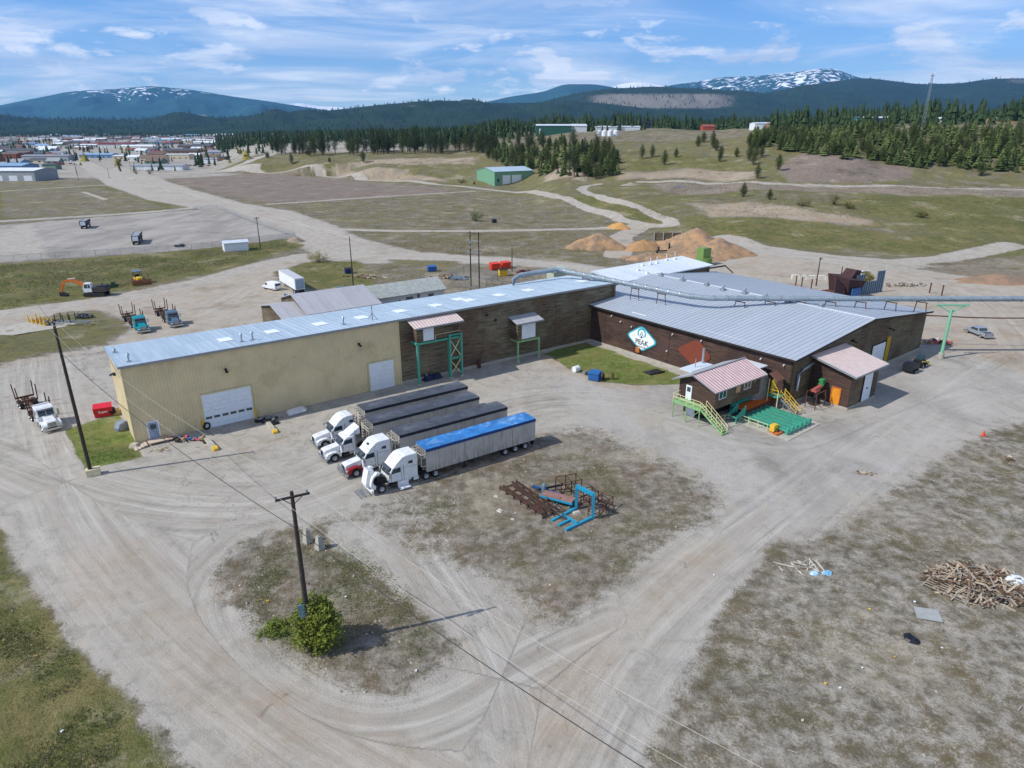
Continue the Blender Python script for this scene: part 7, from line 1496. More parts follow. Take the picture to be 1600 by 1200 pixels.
def curb(label, a, c):
    a = G(*a); c = G(*c); d = c-a; o = thing('parking_curb', label, 'barrier', a, math.atan2(d.y, d.x)); L = d.length; MB().prism([(0, 0), (L*.85, 0), (L*.85, .5), (0, .5)], -.3, .3, inset=.05).build('concrete_bar', CONCR, o); MB().prism([(L*.85, 0), (L, 0), (L, .35), (L*.9, .55), (L*.85, .55)], -.32, .32).build('yellow_end', YEL, o)
curb('concrete bar with a yellow end left of the big warehouse door', (323, 689), (338, 705)); curb('concrete bar with a yellow end right of the big warehouse door', (419, 664), (431, 678))
for (x, y, lab) in [(400.5, 654, 'yellow steel bollard right of the big warehouse door'), (319, 672, 'yellow steel bollard left of the big warehouse door')]: tag(MB().tube((0, 0, 0), (0, 0, 1.5), .14, 10).tube((0, 0, 1.5), (0, 0, 1.58), .14, 10, .05).build('bollard', YEL, None, G(x, y)), lab, 'bollard')
def tyre(label, p, rx=0, r=.55, w=.3, st=False):
    o = inst('tyre', wheel_mesh(r, w, 22), None, Vector(p)+Vector((0, 0, r if st else w/2+.02))); o.rotation_euler = (0, 0, 1.0) if st else (R(90), 0, .4); tag(o, label, 'tyre')
tyre('tyre lying flat beside the yellow bollard', G(404, 659)); tyre('tyre lying flat beside the concrete bar', G(430, 662)); tyre('tyre leaning upright left of the big warehouse door', G(324, 671), st=True)
def heap(name, label, cat, p, n, rx, ry, hmax, mats, seed, smin=.3, smax=1.0, flat=.3, w0=.15, w1=.6):
    rr = random.Random(seed); b = MB()
    for i in range(n):
        x, y = rr.gauss(0, rx*.4), rr.gauss(0, ry*.4); s = rr.uniform(smin, smax); b.box((x, y, s*flat*.5+rr.random()*hmax*math.exp(-(x/rx)**2-(y/ry)**2)), (s, s*rr.uniform(w0, w1), s*flat), rr.random()*3.14, rr.randrange(len(mats)), rr.uniform(-.4, .4), rr.uniform(-.3, .3))
    o = b.build(name, mats, None, p); tag(o, label, cat); return o
GREYSC = mat('grey_scrap', '#8a8f93', .5, .4, .2, 2); CARD = mat('tan_card', '#b08a5c', .8, 0, .15, 2); PINKP = mat('pink_plastic', '#c25a6c', .5, 0, .1, 2)
heap('wooden_debris', 'clutter of boards and boxes on the grass strip right of the small door', 'junk', G(281, 688), 40, 5.2, 1.0, .5, [DKSTEEL, PINKP, CARD, BLUED, BLACK], 3, .25, .8)
WOODS = mat('split_wood', '#a58a66', .8, 0, .2, 3)
heap('firewood', 'bundle of split sticks in front of the small door', 'firewood', G(251, 704), 26, 1.3, .7, .4, [WOODS, mat('bleached_wood', '#cfc4b0', .8, 0, .15, 3)], 4, .4, .9, .08, .08, .16)
heap('scrap_metal', 'loose scrap beside the white truck panel', 'scrap', G(420, 657), 24, 2.2, 1.0, .6, [GREYSC, BLACK, RUST], 5, .3, .9)
stp = thing('wooden_steps', 'pale plank steps and deck below the small grey door', 'steps', WF.w(.1, -2.0), RZ(54.2)); MB().span(1.2, 4.6, .4, 1.95, .28, .4).build('deck', mat('pale_planks', '#c2b09c', .8, 0, .15, 3), stp); b = MB()
for i in range(4): b.span(-.6+i*.42, -.22+i*.42, -.2+i*.15, 1.2+i*.15, .04+i*.06, .12+i*.06)
b.build('step_plank', mat('pale_planks', '#c2b09c'), stp)
po = MB(); po.prism([(0, 0), (2.6, .25), (2.7, .5), (2.2, .75), (.2, .5), (-.1, .25)], -.7, .7, inset=.05).span(.6, 1.6, -.72, -.70, .3, .5); tag(po.build('truck_body_panel', TRW, None, G(450, 648), RZ(60)), 'white truck side panel lying against the beige wall', 'panel')
tag(MB().hexa([(-.6, -.5, 0), (.6, -.5, 0), (.6, .5, 0), (-.6, .5, 0), (-.45, -.35, .5), (.4, -.4, .55), (.45, .3, .5), (-.4, .4, .45)]).build('boulder', mat('pale_rock', '#b5ad98', .9, 0, .15, 2), None, G(211, 698)), 'pale boulder at the warehouse corner', 'boulder')
tag(MB().prism([(-.9, 0), (-1.0, .5), (-.6, 1.2), (.4, 1.35), (1.0, .8), (1.0, 0)], -.6, .6, inset=.12).build('covered_boat', mat('grey_cover_sheet', '#7d8594', .5, 0, .25, 1.5), None, G(193, 671), R(60)), 'object under a shiny grey cover against the beige end wall', 'covered object')
ml = thing('mill_part', 'tan cast machine part with a round hole beside the red dumpster', 'machine part', G(177, 648), RZ(60)); MB().span(-1.2, 1.2, -.4, .4, 0, .4).span(-.9, -.3, -.4, .4, .4, 1.1).span(.5, 1.3, -.4, .4, .4, .8).build('casting', mat('tan_casting', '#c6a567', .7, 0, .15, 2), ml); MB().tube((0, -.6, .75), (0, .3, .75), .45, 14).build('ring', BLACK, ml)
bg_ = thing('oil_skid', 'dark blue pump skid under the teal frame', 'machine', WF.w(44.6, -.9), RZ(54.2)); MB().span(-1.2, 2.2, -.5, .6, 0, .25).span(-.9, .4, -.4, .5, .25, .9).span(.7, 2.0, -.35, .4, .25, .75).build('skid', mat('navy_machine', '#1d2a4a', .5, 0, .2, 2), bg_); MB().tube((-.6, 0, .9), (-.6, 0, 1.3), .2, 8).build('cap', GREYSC, bg_)
tag(MB().tube((0, 0, 0), (0, 0, 1.3), .3, 10).box((0, 0, 1.45), (.5, .5, .3)).tube((.1, .2, 1.2), (.6, .7, 3.2), .05, 6).build('hose_reel_stand', RUST, None, WF.w(54.8, -.6)), 'rusty standing pump with a hose by the board wall', 'pump')
for (x, y, lab, sz) in [(900, 581, 'small white tank lying on the grass beside the hall', .55), (914, 585, 'low pale machine part on the grass edge', .35)]:
    tag(MB().tube((-sz, 0, sz), (sz, 0, sz), sz, 12).box((0, 0, .1), (sz*1.6, sz*1.2, .2)).build('small_tank', TANKM if sz < .5 else WHITE, None, G(x, y), .7), lab, 'tank')
tag(MB().span(-.9, -.8, -.4, .4, 0, 1.3).span(.8, .9, -.4, .4, 0, 1.1).span(-.8, .8, -.3, -.2, .3, .4).build('rack', RUST, None, G(950, 593), .3), 'small rusty rack right of the open blue dumpster', 'rack')
tag(MB().slab([(-1.6, -1, .12), (1.6, -1, .12), (1.6, 1, .12), (-1.6, 1, .12)], .1).span(-1.6, 1.6, -1, -.85, .12, .3).build('steel_plate', DKSTEEL, None, G(1022, 582), R(30)), 'dark steel grate lying on the grass by the hall', 'steel plate')

# ---------------------------------------------------------------- scrap steel on the waste ground
TB = mat('turquoise_steel', '#1c8fb0', .45, 0, .1, 2, '#6b4a38', .15)
sp = thing('conveyor_frame', 'long bundle of rusty conveyor beams lying on the waste ground', 'scrap steel', G(835, 785), 0)
a = G(795, 762)-G(835, 785); c = G(862, 806)-G(835, 785); b = MB(); nrm = Vector((-(c-a).y, (c-a).x, 0)).normalized()
rq = random.Random(4)
for k in (-1.25, -.8, -.1, .45, 1.1): b.bar(a.lerp(c, rq.uniform(-.03, .12))+nrm*k+Vector((0, 0, .5+rq.uniform(0, .3))), a.lerp(c, rq.uniform(.9, 1.05))+nrm*k*.85+Vector((0, 0, .45)), .12, .26)
for i in range(14): q = a.lerp(c, rq.random())+nrm*rq.uniform(-1.5, 1.5); b.bar(q+Vector((0, 0, rq.uniform(.1, .9))), q+(c-a).normalized()*rq.uniform(.6, 3)+nrm*rq.uniform(-.7, .7)+Vector((0, 0, rq.uniform(.1, .6))), .07)
for i in range(7): q = a.lerp(c, i/6); b.bar(q-nrm*1.3+Vector((0, 0, .25)), q+nrm*1.2+Vector((0, 0, .25)), .12).bar(q-nrm*1.3, q-nrm*1.3+Vector((0, 0, .7)), .1).bar(q+nrm*1.2, q+nrm*1.2+Vector((0, 0, .7)), .1)
b.build('beam', mat('dark_rust', '#4a372f', .85, .2, .3, 2, '#7a4630', .4), sp)
bl = thing('steel_portal', 'turquoise steel portal frame lying on its long feet in the scrap', 'steel frame', G(905, 800), 0); o0 = G(905, 800); b = MB()
L1, L2 = G(862, 816)-o0, G(900, 796)-o0; R1, R2 = G(884, 830)-o0, G(926, 810)-o0; hz1 = Vector((0, 0, hgt(L2+o0, 766)))
b.bar(L1+Vector((0, 0, .15)), L2+Vector((0, 0, .15)), .28).bar(R1+Vector((0, 0, .15)), R2+Vector((0, 0, .15)), .28).bar(L2, L2+Vector((0, 0, 3.1)), .3).bar(R2, R2+Vector((0, 0, 3.1)), .3).bar(L2+Vector((0, 0, 2.95)), R2+Vector((0, 0, 2.95)), .3, .4).bar(L1.lerp(L2, .45)+Vector((0, 0, .16)), R1.lerp(R2, .45)+Vector((0, 0, .16)), .26).bar(L1.lerp(R1, .5)+Vector((0, 0, .15)), (L1.lerp(L2, .5)).lerp(R1.lerp(R2, .5), .5)+Vector((0, 0, .15)), .26)
b.build('frame', TB, bl)
def cage(label, p, az, d, m, h):
    o = thing('steel_rack', label, 'rack', p, RZ(az)); w, l = d; b = MB()
    for x in (-w/2, 0, w/2):
        for y in (-l/2, l/2): b.bar((x, y, 0), (x, y, h), .09)
    for z in (.5, h-.05):
        for y in (-l/2, l/2): b.bar((-w/2, y, z), (w/2, y, z), .08)
        for x in (-w/2, 0, w/2): b.bar((x, -l/2, z), (x, l/2, z), .08)
    b.bar((-w/2, -l/2, .2), (0, -l/2, h-.2), .06).bar((0, -l/2, h-.2), (w/2, -l/2, .2), .06).build('frame', m, o); return o
cage('square rusty rack standing at the back of the scrap', G(888, 768), 70, (2.6, 1.6), RUST, 1.8); cage('low rusty rack right of the turquoise portal', G(938, 798), 35, (3.2, 1.4), RUST, 1.3); cage('tilted rusty rack inside the turquoise portal', G(916, 785), 60, (2.4, 1.2), RUST, 1.5)
tbl = thing('saw_table', 'rusty red table top on turquoise legs in the scrap', 'machine', G(872, 786), RZ(118)); MB().span(-1.9, 1.9, -.6, .6, .8, .9).span(-1.9, .4, -.6, -.1, .9, .98).build('table_top', mat('dusty_red_plate', '#8e6a5f', .8, 0, .15, 1), tbl); b = MB().span(-2.0, 2.0, -.72, -.6, .62, .82).span(-2.0, 2.0, .6, .72, .62, .82)
for x in (-1.7, 0, 1.5): b.bar((x, -.6, 0), (x+.3, .6, .7), .12)
b.build('leg_frame', TB, tbl)
tag(MB().tube((0, 0, .3), (0, 0, 1.15), .32, 12, .28).tube((0, 0, 1.15), (0, 0, 1.35), .2, 10, .1).box((0, 0, .15), (.8, .7, .3)).build('electric_motor', mat('blue_grey_motor', '#6a8290', .5, .1, .15, 2), None, G(850, 771)), 'grey blue upright electric motor in the scrap', 'motor')
bm = MB().bar((0, 0, .3), (3.6, -2.4, .3), .28).build('steel_beam', mat('navy_steel', '#1f4f86', .5, 0, .1, 2), None, G(832, 763)); tag(bm, 'dark blue beam with a yellow mark at the back of the scrap', 'beam')
tag(MB().bar((-1.6, -.3, .4), (1.4, .4, .7), .2).build('steel_beam', DKSTEEL, None, G(861, 768)), 'short black beam lying behind the saw table', 'beam')
for (x, y, s, lab) in [(775, 777, .36, 'white rag bundle at the left of the scrap'), (781, 799, .4, 'grey stone block left below the scrap'), (801, 812, .25, 'small white scrap piece below the rusty beams'), (901, 802, .5, 'pale board lying inside the turquoise portal')]:
    tag(MB().hexa([(-s, -s*.6, 0), (s, -s*.6, 0), (s*.9, s*.6, 0), (-s*.9, s*.6, 0), (-s*.7, -s*.4, s*.5), (s*.6, -s*.4, s*.6), (s*.6, s*.4, s*.45), (-s*.6, s*.3, s*.5)]).build('debris', mat('pale_debris', '#b5ae9f', .8, 0, .1, 3), None, G(x, y), rnd.random()*3), lab, 'debris')
# right waste ground
WOODP = [mat('debris_wood_pale', '#b0a088', .85, 0, .2, 3), mat('debris_wood_brown', '#7f6853', .85, 0, .25, 3), mat('debris_wood_grey', '#9a9284', .85, 0, .2, 3), mat('debris_wood_dark', '#54402f', .85, 0, .25, 3)]
rr = random.Random(41); b = MB(); Cc = G(1527, 914); 
for i in range(430):
    a = rr.random()*6.28; rad = rr.random()**.55; x = math.cos(a)*rad*4.6; y = math.sin(a)*rad*3.3; top = .85*(1-rad**1.6)*rr.random(); L = rr.uniform(.5, 2.2); b.box((x, y, .07+top), (L, rr.uniform(.06, .2), rr.uniform(.03, .08)), rr.gauss(.5, .9), rr.randrange(4), rr.gauss(0, .18), rr.gauss(0, .3))
wp_ = b.build('wood_pile', WOODP, None, Cc); tag(wp_, 'heap of broken boards and timber on the right waste ground', 'wood pile')
pl = MB()
for i in range(7): pl.bar((-1.8, -1.3+i*.42, .25), (1.8, -1.3+i*.42, .2), .09, .05)
for x in (-1.8, 0, 1.8): pl.bar((x, -1.4, .15), (x, 1.4, .15), .12, .1)
tag(pl.build('wooden_lattice', WOODP[2], None, G(1483, 921), R(-50)), 'large wooden lattice pallet at the left foot of the wood heap', 'pallet')
def bag(label, p, s, m, seed, name='plastic_bag'):
    rg = np.random.default_rng(seed); n = 10; vs = []; 
    for k, (rr_, z) in enumerate(((1, 0), (1.05, .25), (.85, .5), (.5, .68))):
        for i in range(n): q = rr_*s*(.8+.4*rg.random()); vs.append((q*math.cos(6.283*i/n)*1.3, q*math.sin(6.283*i/n), z*s*(.8+.4*rg.random())))
    b = MB().add(vs, [(k*n+i, k*n+(i+1) % n, (k+1)*n+(i+1) % n, (k+1)*n+i) for k in range(3) for i in range(n)]+[tuple(range(3*n, 4*n))]); tag(b.build(name, m, None, p, rg.random()*3), label, 'bag')
BAGW = mat('white_plastic', '#e4ebee', .4, 0, .08, 3); BAGB = mat('black_plastic', '#15171b', .35, 0, .2, 3)
bag('black plastic bag on the right waste ground', G(1424, 1000), .5, BAGB, 1); bag('white sack at the right end of the wood heap', G(1583, 909), .75, BAGW, 2); bag('black bag in the wood heap', G(1566, 942), .4, BAGB, 6)
bag('pale blue crumpled plastic beside the loose sticks', G(1272, 897), .34, mat('pale_blue_plastic', '#a9cfe0', .4, 0, .15, 3), 3); bag('blue and white tarp roll beside the loose sticks', G(1292, 896), .36, mat('blue_white_plastic', '#7fb2d0', .4, 0, .3, 3, '#ffffff', .5), 4)
tag(MB().slab([(-1.0, -.85, .07), (1.0, -.75, .10), (.95, .9, .12), (-1.0, .8, .06)], .03).build('plywood_sheet', mat('grey_ply', '#9a9c9a', .8, 0, .1, 1.5), None, G(1450, 961), R(-20)), 'grey square sheet lying flat below the wood heap', 'board')
STICKM = mat('bleached_stick', '#c3bcae', .8, 0, .15, 3)
heap('stick_bundle', 'bundle of pale sticks beside the blue plastic', 'sticks', G(1256, 884), 22, 2.4, 1.0, .1, [WOODP[2], STICKM], 8, 1.0, 2.6, .035, .03, .06)
b = MB(); rr = random.Random(17); n = 0
while n < 34:
    x, y = rr.uniform(1040, 1600), rr.uniform(690, 1195)
    if x < 1540-(y-676)*.62 and y < 1100: continue
    q = G(x, y)-Vector((0, 0, 0)); q.z = hz(q.x, q.y)+.03; L = rr.uniform(.3, 1.3); b.box(q, (L, rr.uniform(.04, .1), .03), rr.random()*3.14); n += 1
tag(b.build('wood_litter', WOODP[2]), 'wood splinters and small boards strewn over the right waste ground', kind='stuff')
tag(MB().tube((0, 0, .06), (0, 0, .75), .22, 12, .05).box((0, 0, .03), (.6, .6, .06)).build('traffic_cone', mat('orange_red', '#d8431f', .5, 0, .08, 3), None, G(1536, 681)), 'small orange cone at the edge of the concrete yard', 'cone')
for (x, y, lab) in [(1360, 740, 'flattened dirt pile on the concrete yard edge'), (1580, 718, 'thin pallet scraps near the right edge')]: heap('debris_heap', lab, 'debris', G(x, y), 18, 1.4, .5, .12, WOODP, int(x), .3, .9, .1)
b = MB(); rr = random.Random(23); cols = [BAGW, mat('yellow_litter', '#d8b52c', .6, 0, .05, 2), CARD]
spots = [(345+rr.random()*330, 840+rr.random()*220) for _ in range(7)]+[(1010+rr.random()*590, 760+rr.random()*430) for _ in range(14)]+[(rr.random()*170, 930+rr.random()*260) for _ in range(5)]
for x, y in spots:
    q = G(x, y); q.z = hz(q.x, q.y)+.08; s = rr.uniform(.06, .15); b.box(q, (s*1.5, s, s*.7), rr.random()*3, rr.choice((0, 0, 0, 1, 2)), .3)
tag(b.build('litter', cols), 'scraps of paper and plastic litter on the waste ground', kind='stuff')

# ---------------------------------------------------------------- spoil and sawdust piles behind
def mound(name, label, cat, px, py, rx, ry, h, m, seed, az=0, rough_=.35):
    p = G(px, py) if True else None; rg = np.random.default_rng(seed); nr, na = 16, 44; vs = []; n = MB()
    for i in range(nr+1):
        s = i/nr
        for j in range(na):
            a = 6.2832*j/na; w = 1+.22*math.sin(a*2+seed)+.12*math.sin(a*5+seed*2); x = math.cos(a)*rx*s*w; y = math.sin(a)*ry*s*w
            z = h*max(0, (1-s))**.85*(.8+.4*float(fbm(x+seed*9, y, rx*.5, seed)))+rough_*(float(fbm(x+seed, y, 1.6, seed+1))-.5)*(1-s)*2; vs.append((x, y, z-.05*(s == 1)))
    n.add(vs, [(i*na+j, (i+1)*na+j, (i+1)*na+(j+1) % na, i*na+(j+1) % na) for i in range(nr) for j in range(na)], 0, True)
    o = n.build(name, m, None, p, R(az)); tag(o, label, cat); return o
def pile_mat(name, c1, c2, c3):
    if name in _mc: return _mc[name]
    m, t, b = newmat(name); v = t.coords(); k = t.mix(t.ramp(t.noise(v, .35, 4, .6), .38, .62), lin(c1), lin(c2)); k = t.mix(t.math('MULTIPLY', t.ramp(t.noise(v, 2.5, 4, .7), .5, .7), .6), k, lin(c3)); t.link(k, b.inputs[0]); b.inputs['Roughness'].default_value = .95
    t.link(t.bump(t.noise(v, 3, 4, .7), .7, .3), b.inputs['Normal']); _mc[name] = m; return m
SAW = pile_mat('sawdust', '#b48a5c', '#9c7c58', '#7d6853'); BARKP = pile_mat('bark_mulch', '#84705c', '#ac8862', '#6c6055')
mound('chip_pile', 'tall brown and orange chip pile on the left of the road behind the works', 'chip pile', 932, 388, 9, 7, 6.2, BARKP, 2); mound('chip_pile', 'small bright orange sawdust cone beside the track', 'chip pile', 967, 357, 4.8, 3.6, 2.8, pile_mat('fresh_sawdust', '#c39455', '#b08550', '#977a58'), 3)
mound('chip_pile', 'largest orange brown chip pile right of the plank wall', 'chip pile', 1085, 392, 14, 10, 8.0, BARKP, 4); mound('chip_pile', 'long low spoil pile right of the largest chip pile', 'chip pile', 1122, 397, 15, 8, 5.2, BARKP, 5)
mound('chip_pile', 'orange sawdust pile left of the plank wall', 'chip pile', 1005, 389, 8, 5, 3.4, SAW, 6); mound('chip_pile', 'orange sawdust pile in front of the plank wall', 'chip pile', 1040, 384, 5, 4, 2.6, SAW, 7); mound('chip_pile', 'low brown mulch pile in front of the others', 'chip pile', 1018, 406, 7, 5, 2.6, BARKP, 8)
mound('chip_pile', 'grey brown mulch spread between the chip piles', 'chip pile', 1055, 404, 15, 6, 2.4, BARKP, 9); mound('spoil_heap', 'small gravel heap by the lot corner', 'spoil heap', 462, 377, 4, 3, 1.6, pile_mat('grey_spoil', '#9a8a78', '#7d6f60', '#6b5f50'), 10)
mound('spoil_heap', 'low spoil bank at the right edge of the dirt yard', 'spoil heap', 1560, 440, 14, 4, 2.2, pile_mat('brown_spoil', '#9a7a60', '#84705c', '#6b5f50'), 11); mound('spoil_heap', 'dark rock pile on the upper bench', 'spoil heap', 1062, 293, 5, 3, 1.5, pile_mat('dark_rock', '#5d5a58', '#7d7772', '#4a4643'), 12)
for q in [o for o in bpy.data.objects if o.get('label') == 'dark rock pile on the upper bench']: q.location = T(1062, 293)
q = mound('spoil_heap', 'pale rubble pile on the upper bench left of the dark rocks', 'spoil heap', 985, 290, 6, 3, 1.6, pile_mat('pale_rubble', '#a39a8c', '#8d857a', '#6f685f'), 13); q.location = T(985, 290)
bw = thing('plank_wall', 'brown plank retaining wall with pale posts between the chip piles', 'wall', G(1021, 376), RZ(93)); MB().span(0, 10.5, -.15, .15, 0, 3.0).build('planks', WOODG, bw)
for i in range(4): MB().span(i*3.4, i*3.4+.35, -.4, -.16, 0, 3.3).build('post', CONCR, bw)
mb_ = thing('machine_frame', 'rusty frame machine between the sawdust piles', 'machine', G(1036, 395), RZ(80)); MB().span(-2.5, 2.5, -.3, .3, .6, .9).span(-1.9, -1.5, -.3, .3, .9, 2.2).span(1.9, 2.3, -.3, .3, .9, 3.2).span(-2.4, -2, -.3, .3, 0, .6).span(1.8, 2.2, -.3, .3, 0, .6).build('frame', DKSTEEL, mb_)
gb = thing('green_bin', 'lime green steel hopper behind the white roofed building', 'hopper', G(1099, 413), RZ(60)); LG = mat('lime_green_paint', '#6f8d48', .5, 0, .12, 2, '#4a5a2a', .3); MB().tube((0, 0, 0), (0, 0, 2.2), 2.6, 20).build('base_drum', LG, gb); MB().span(-1.8, 1.4, -1.4, 1.4, 2.2, 5.2).build('hopper', LG, gb); MB().span(1.4, 1.6, -.9, .9, 2.6, 5.0).build('opening', BLACK, gb); MB().span(-9, -2.6, -1.0, 1.0, .2, 1.2).build('trough', mat('olive_green_paint', '#5e7a2e', .6, 0, .15, 2), gb)
# rusty hoppers right behind the hall
rh = thing('rusty_hopper', 'rusty steel hopper and chute behind the right end of the hall roof', 'hopper', G(1318, 461), RZ(60)); HR = mat('dark_red_rust', '#40292a', .85, .1, .35, 1.2, '#6e3f2c', .35)
MB().hexa([(-3, -3, 0), (2, -3, 0), (2, 2, 0), (-3, 2, 0), (-4, -3.6, 5), (2.6, -3.6, 4), (2.6, 2.6, 4.6), (-4, 2.6, 5.6)]).build('hopper', HR, rh); MB().prism([(-7.5, 1), (-7.8, 5.6), (-4.2, 3.6), (-4.2, .5)], -2.6, -2.2).build('wing_plate', mat('purple_rust', '#4a3138', .8, .1, .25, 1.5), rh)
MB().span(-7, -4, -2, 2, 0, 1.6).build('base', RUST, rh); MB().prism([(-.5, 4.6), (1.5, 6.6), (3.4, 6.2), (2.8, 3.5), (.5, 3.6)], -1.6, 1.6, inset=.05).build('chute_head', HR, rh); MB().span(-2.5, 1, -3.9, -3.62, .6, 2.6).build('machine_panel', BLUED, rh)
pf = thing('sheet_fence', 'upright blue grey corrugated sheet wall beside the rusty hopper', 'fence', G(1334, 462), RZ(64)); CS = corrugated('sheet_pile', '#71899a', '#24394a', 0, .8)
MB().span(0, 3, -.12, .12, 0, 5.2).span(3, 7.6, -.12, .12, 0, 3.2).span(7.6, 10.4, -.12, .12, 0, 5.6).build('sheet', CS, pf)
tag(MB().span(-2, 2, -1.2, 1.2, 0, 1.6).slab([(-2.2, -1.4, 2.2), (2.2, -1.4, 2.2), (2.2, 1.4, 1.7), (-2.2, 1.4, 1.7)], .1).build('tin_hut', ROOF3, None, G(1346, 434), .5), 'small tin roofed hut behind the rusty hopper', 'hut')
BLK = mat('white_concrete_block', '#cfcabd', .85, 0, .1, 2)
for i, x in enumerate((1244, 1255, 1266, 1285, 1296)): o = MB().box((0, 0, .6), (2.6, 1.1, 1.2)).box((0, 0, 1.25), (.4, .2, .1)).build('concrete_block', BLK, None, G(x, 436+i*.4), RZ(92)); tag(o, 'pale concrete block in the row behind the hall roof', 'concrete block', 'blocks behind the hall')
for i, (x, y) in enumerate(((1267, 452), (1252, 449), (1243, 446), (1300, 452), (1452, 458), (1471, 462))): tag(MB().tube((0, 0, 0), (0, 0, 2.6), .17, 8).box((0, 0, 2.65), (.3, .3, .1)).build('fence_post', RUST, None, G(x, y)), 'rusty fence post in the dirt yard beyond the hall', 'post', 'rusty posts beyond the hall')
heap('rubble_pile', 'pile of pale rubble and red scrap near the mint green post', 'rubble', G(1466, 536), 60, 3.6, 1.6, .6, [BLK, PINKP, DKSTEEL, CARD], 12, .3, .9, .4)
heap('rubble_row', 'row of rubble behind the sheet wall', 'rubble', G(1412, 447), 60, 7, 1.4, .6, [CONCR, WOODP[2], WOODP[1]], 13, .3, .9, .5)
heap('timber_scrap', 'scattered timber beside the blue dumpster behind the shingle house', 'timber', G(694, 434), 60, 5, 3, .5, WOODP, 14, .4, 2.2, .1); heap('timber_scrap', 'brown timber scraps beside the dark pole', 'timber', G(572, 433), 50, 5, 2.4, .5, [WOODP[1], WOODP[0], RUST], 15, .4, 1.8, .12)
heap('scrap_metal', 'scrap and boxes at the rear of the long box trailer', 'scrap', G(468, 464), 60, 5, 1.5, .6, [GREYSC, CARD, DKSTEEL, BLUED], 16, .3, 1.0, .4)
tag(MB().slab([(-1.8, -1.2, .3), (1.6, -1.2, 1.5), (1.6, 1.2, 1.5), (-1.8, 1.2, .3)], .08).span(-1.8, 1.6, -1.1, 1.1, .02, .3).build('tilted_cover', mat('sky_blue_cover', '#4f9fd0', .5, 0, .1, 2), None, G(534, 452), -.4), 'bright blue tilted cover in the weeds behind the sheds', 'cover')
heap('scrap_metal', 'grey steel scrap inside the wire fence behind the warehouse', 'scrap', G(718, 436), 50, 4, 2, .6, [GREYSC, mat('blue_scrap', '#6f8fa6', .5, .3, .2, 2)], 18, .4, 1.4, .3)
kk = thing('pump_house', 'tiny pale green hut with a metal roof under the duct bend', 'hut', G(868, 434), RZ(54)); MB().span(-2, 2, -1.6, 1.6, 0, 2.2).build('wall', mat('pale_green_wall', '#a9b3a0', .7, 0, .1, 2), kk); MB().add([(-2.4, -2, 2.1), (2.4, -2, 2.1), (2.4, 2, 2.1), (-2.4, 2, 2.1), (-2.4, 0, 3.2), (2.4, 0, 3.2)], [(0, 1, 5, 4), (2, 3, 4, 5), (1, 2, 5), (3, 0, 4), (3, 2, 1, 0)]).build('roof', mat('mint_roof', '#b9cdbb', .5, .1, .08, 2), kk)
tag(MB().span(-2.2, 2.2, -.5, .5, 0, .7).span(-1.4, .2, -.4, .4, .7, 1.1).build('pallet_stack', mat('maroon_stack', '#6b2f3a', .7, 0, .2, 2), None, G(818, 427), .6), 'low maroon stack behind the duct', 'stack')
# small white shed on the lot edge
ws = gable('storage_shed', 'small white shed with a flat pale roof beside the paved lot', 'shed', G(351.5, 394), G(389, 391), 4.5, 3.0, 3.5, WHITE, ROOF3, .3)
tag(MB().box((0, 0, .5), (3.4, 1.4, .5)).box((.8, 0, .9), (1.2, 1.2, .4)).build('flat_cart', DKSTEEL, None, G(281, 386), .1), 'dark flat cart beside the lot fence', 'cart')
tag(MB().tube((0, -1.2, .9), (0, 1.2, .9), .9, 14).span(-.8, .8, -1, 1, 0, .2).build('pipe_section', DKSTEEL, None, G(772, 348), .4), 'short dark pipe section lying in the field by the green bush', 'pipe')
# fences of the paved lot
FW = None
def fence_mat():
    m, t, b = newmat('chain_link'); v = t.coords(scale=(1, 1, 1)); sp_ = t.new('ShaderNodeSeparateXYZ'); t.link(v, sp_.inputs[0]); a = t.math('FRACT', t.math('MULTIPLY', t.math('ADD', sp_.outputs[0], sp_.outputs[2]), 5)); c = t.math('FRACT', t.math('MULTIPLY', t.math('SUBTRACT', sp_.outputs[0], sp_.outputs[2]), 5))
    al = t.math('MAXIMUM', t.math('LESS_THAN', a, .12), t.math('LESS_THAN', c, .12)); b.inputs['Base Color'].default_value = lin('#8d9296'); b.inputs['Metallic'].default_value = .5; t.link(al, b.inputs['Alpha']); return m
FW = fence_mat()
def chain_fence(label, pts, h=2.2):
    P = [G(*p) for p in pts]; o = thing('chain_fence', label, 'fence', P[0], 0); b = MB(); pb_ = []
    for a, c in zip(P[:-1], P[1:]):
        a0, c0 = a-P[0], c-P[0]; d = c0-a0; L = d.length; n = max(1, int(L/3.5)); m_ = MB().add([(0, 0, 0.05), (L, 0, .05), (L, 0, h), (0, 0, h)], [(0, 1, 2, 3)]); inst('mesh_panel', m_.mesh('mesh_panel', FW), o, a0, math.atan2(d.y, d.x))
        MB().bar(a0+Vector((0, 0, h)), c0+Vector((0, 0, h)), .06).build('top_rail', STEEL, o)
        for i in range(n+1): q = a0.lerp(c0, i/n); pb_.append(q)
    for q in pb_[:99]: MB().tube(q, q+Vector((0, 0, h+.1)), .05, 5).build('post', STEEL, o)
chain_fence('wire fence along the near side of the paved lot', [(-60, 416), (0, 410), (150, 401), (300, 391), (462, 372)]); chain_fence('wire fence with a gate along the far side of the paved lot', [(462, 372), (400, 350), (340, 327), (302, 330)]); chain_fence('small wire fence round the steel scrap behind the warehouse', [(700, 438), (725, 431), (778, 440), (760, 452), (705, 449)], 2.6)

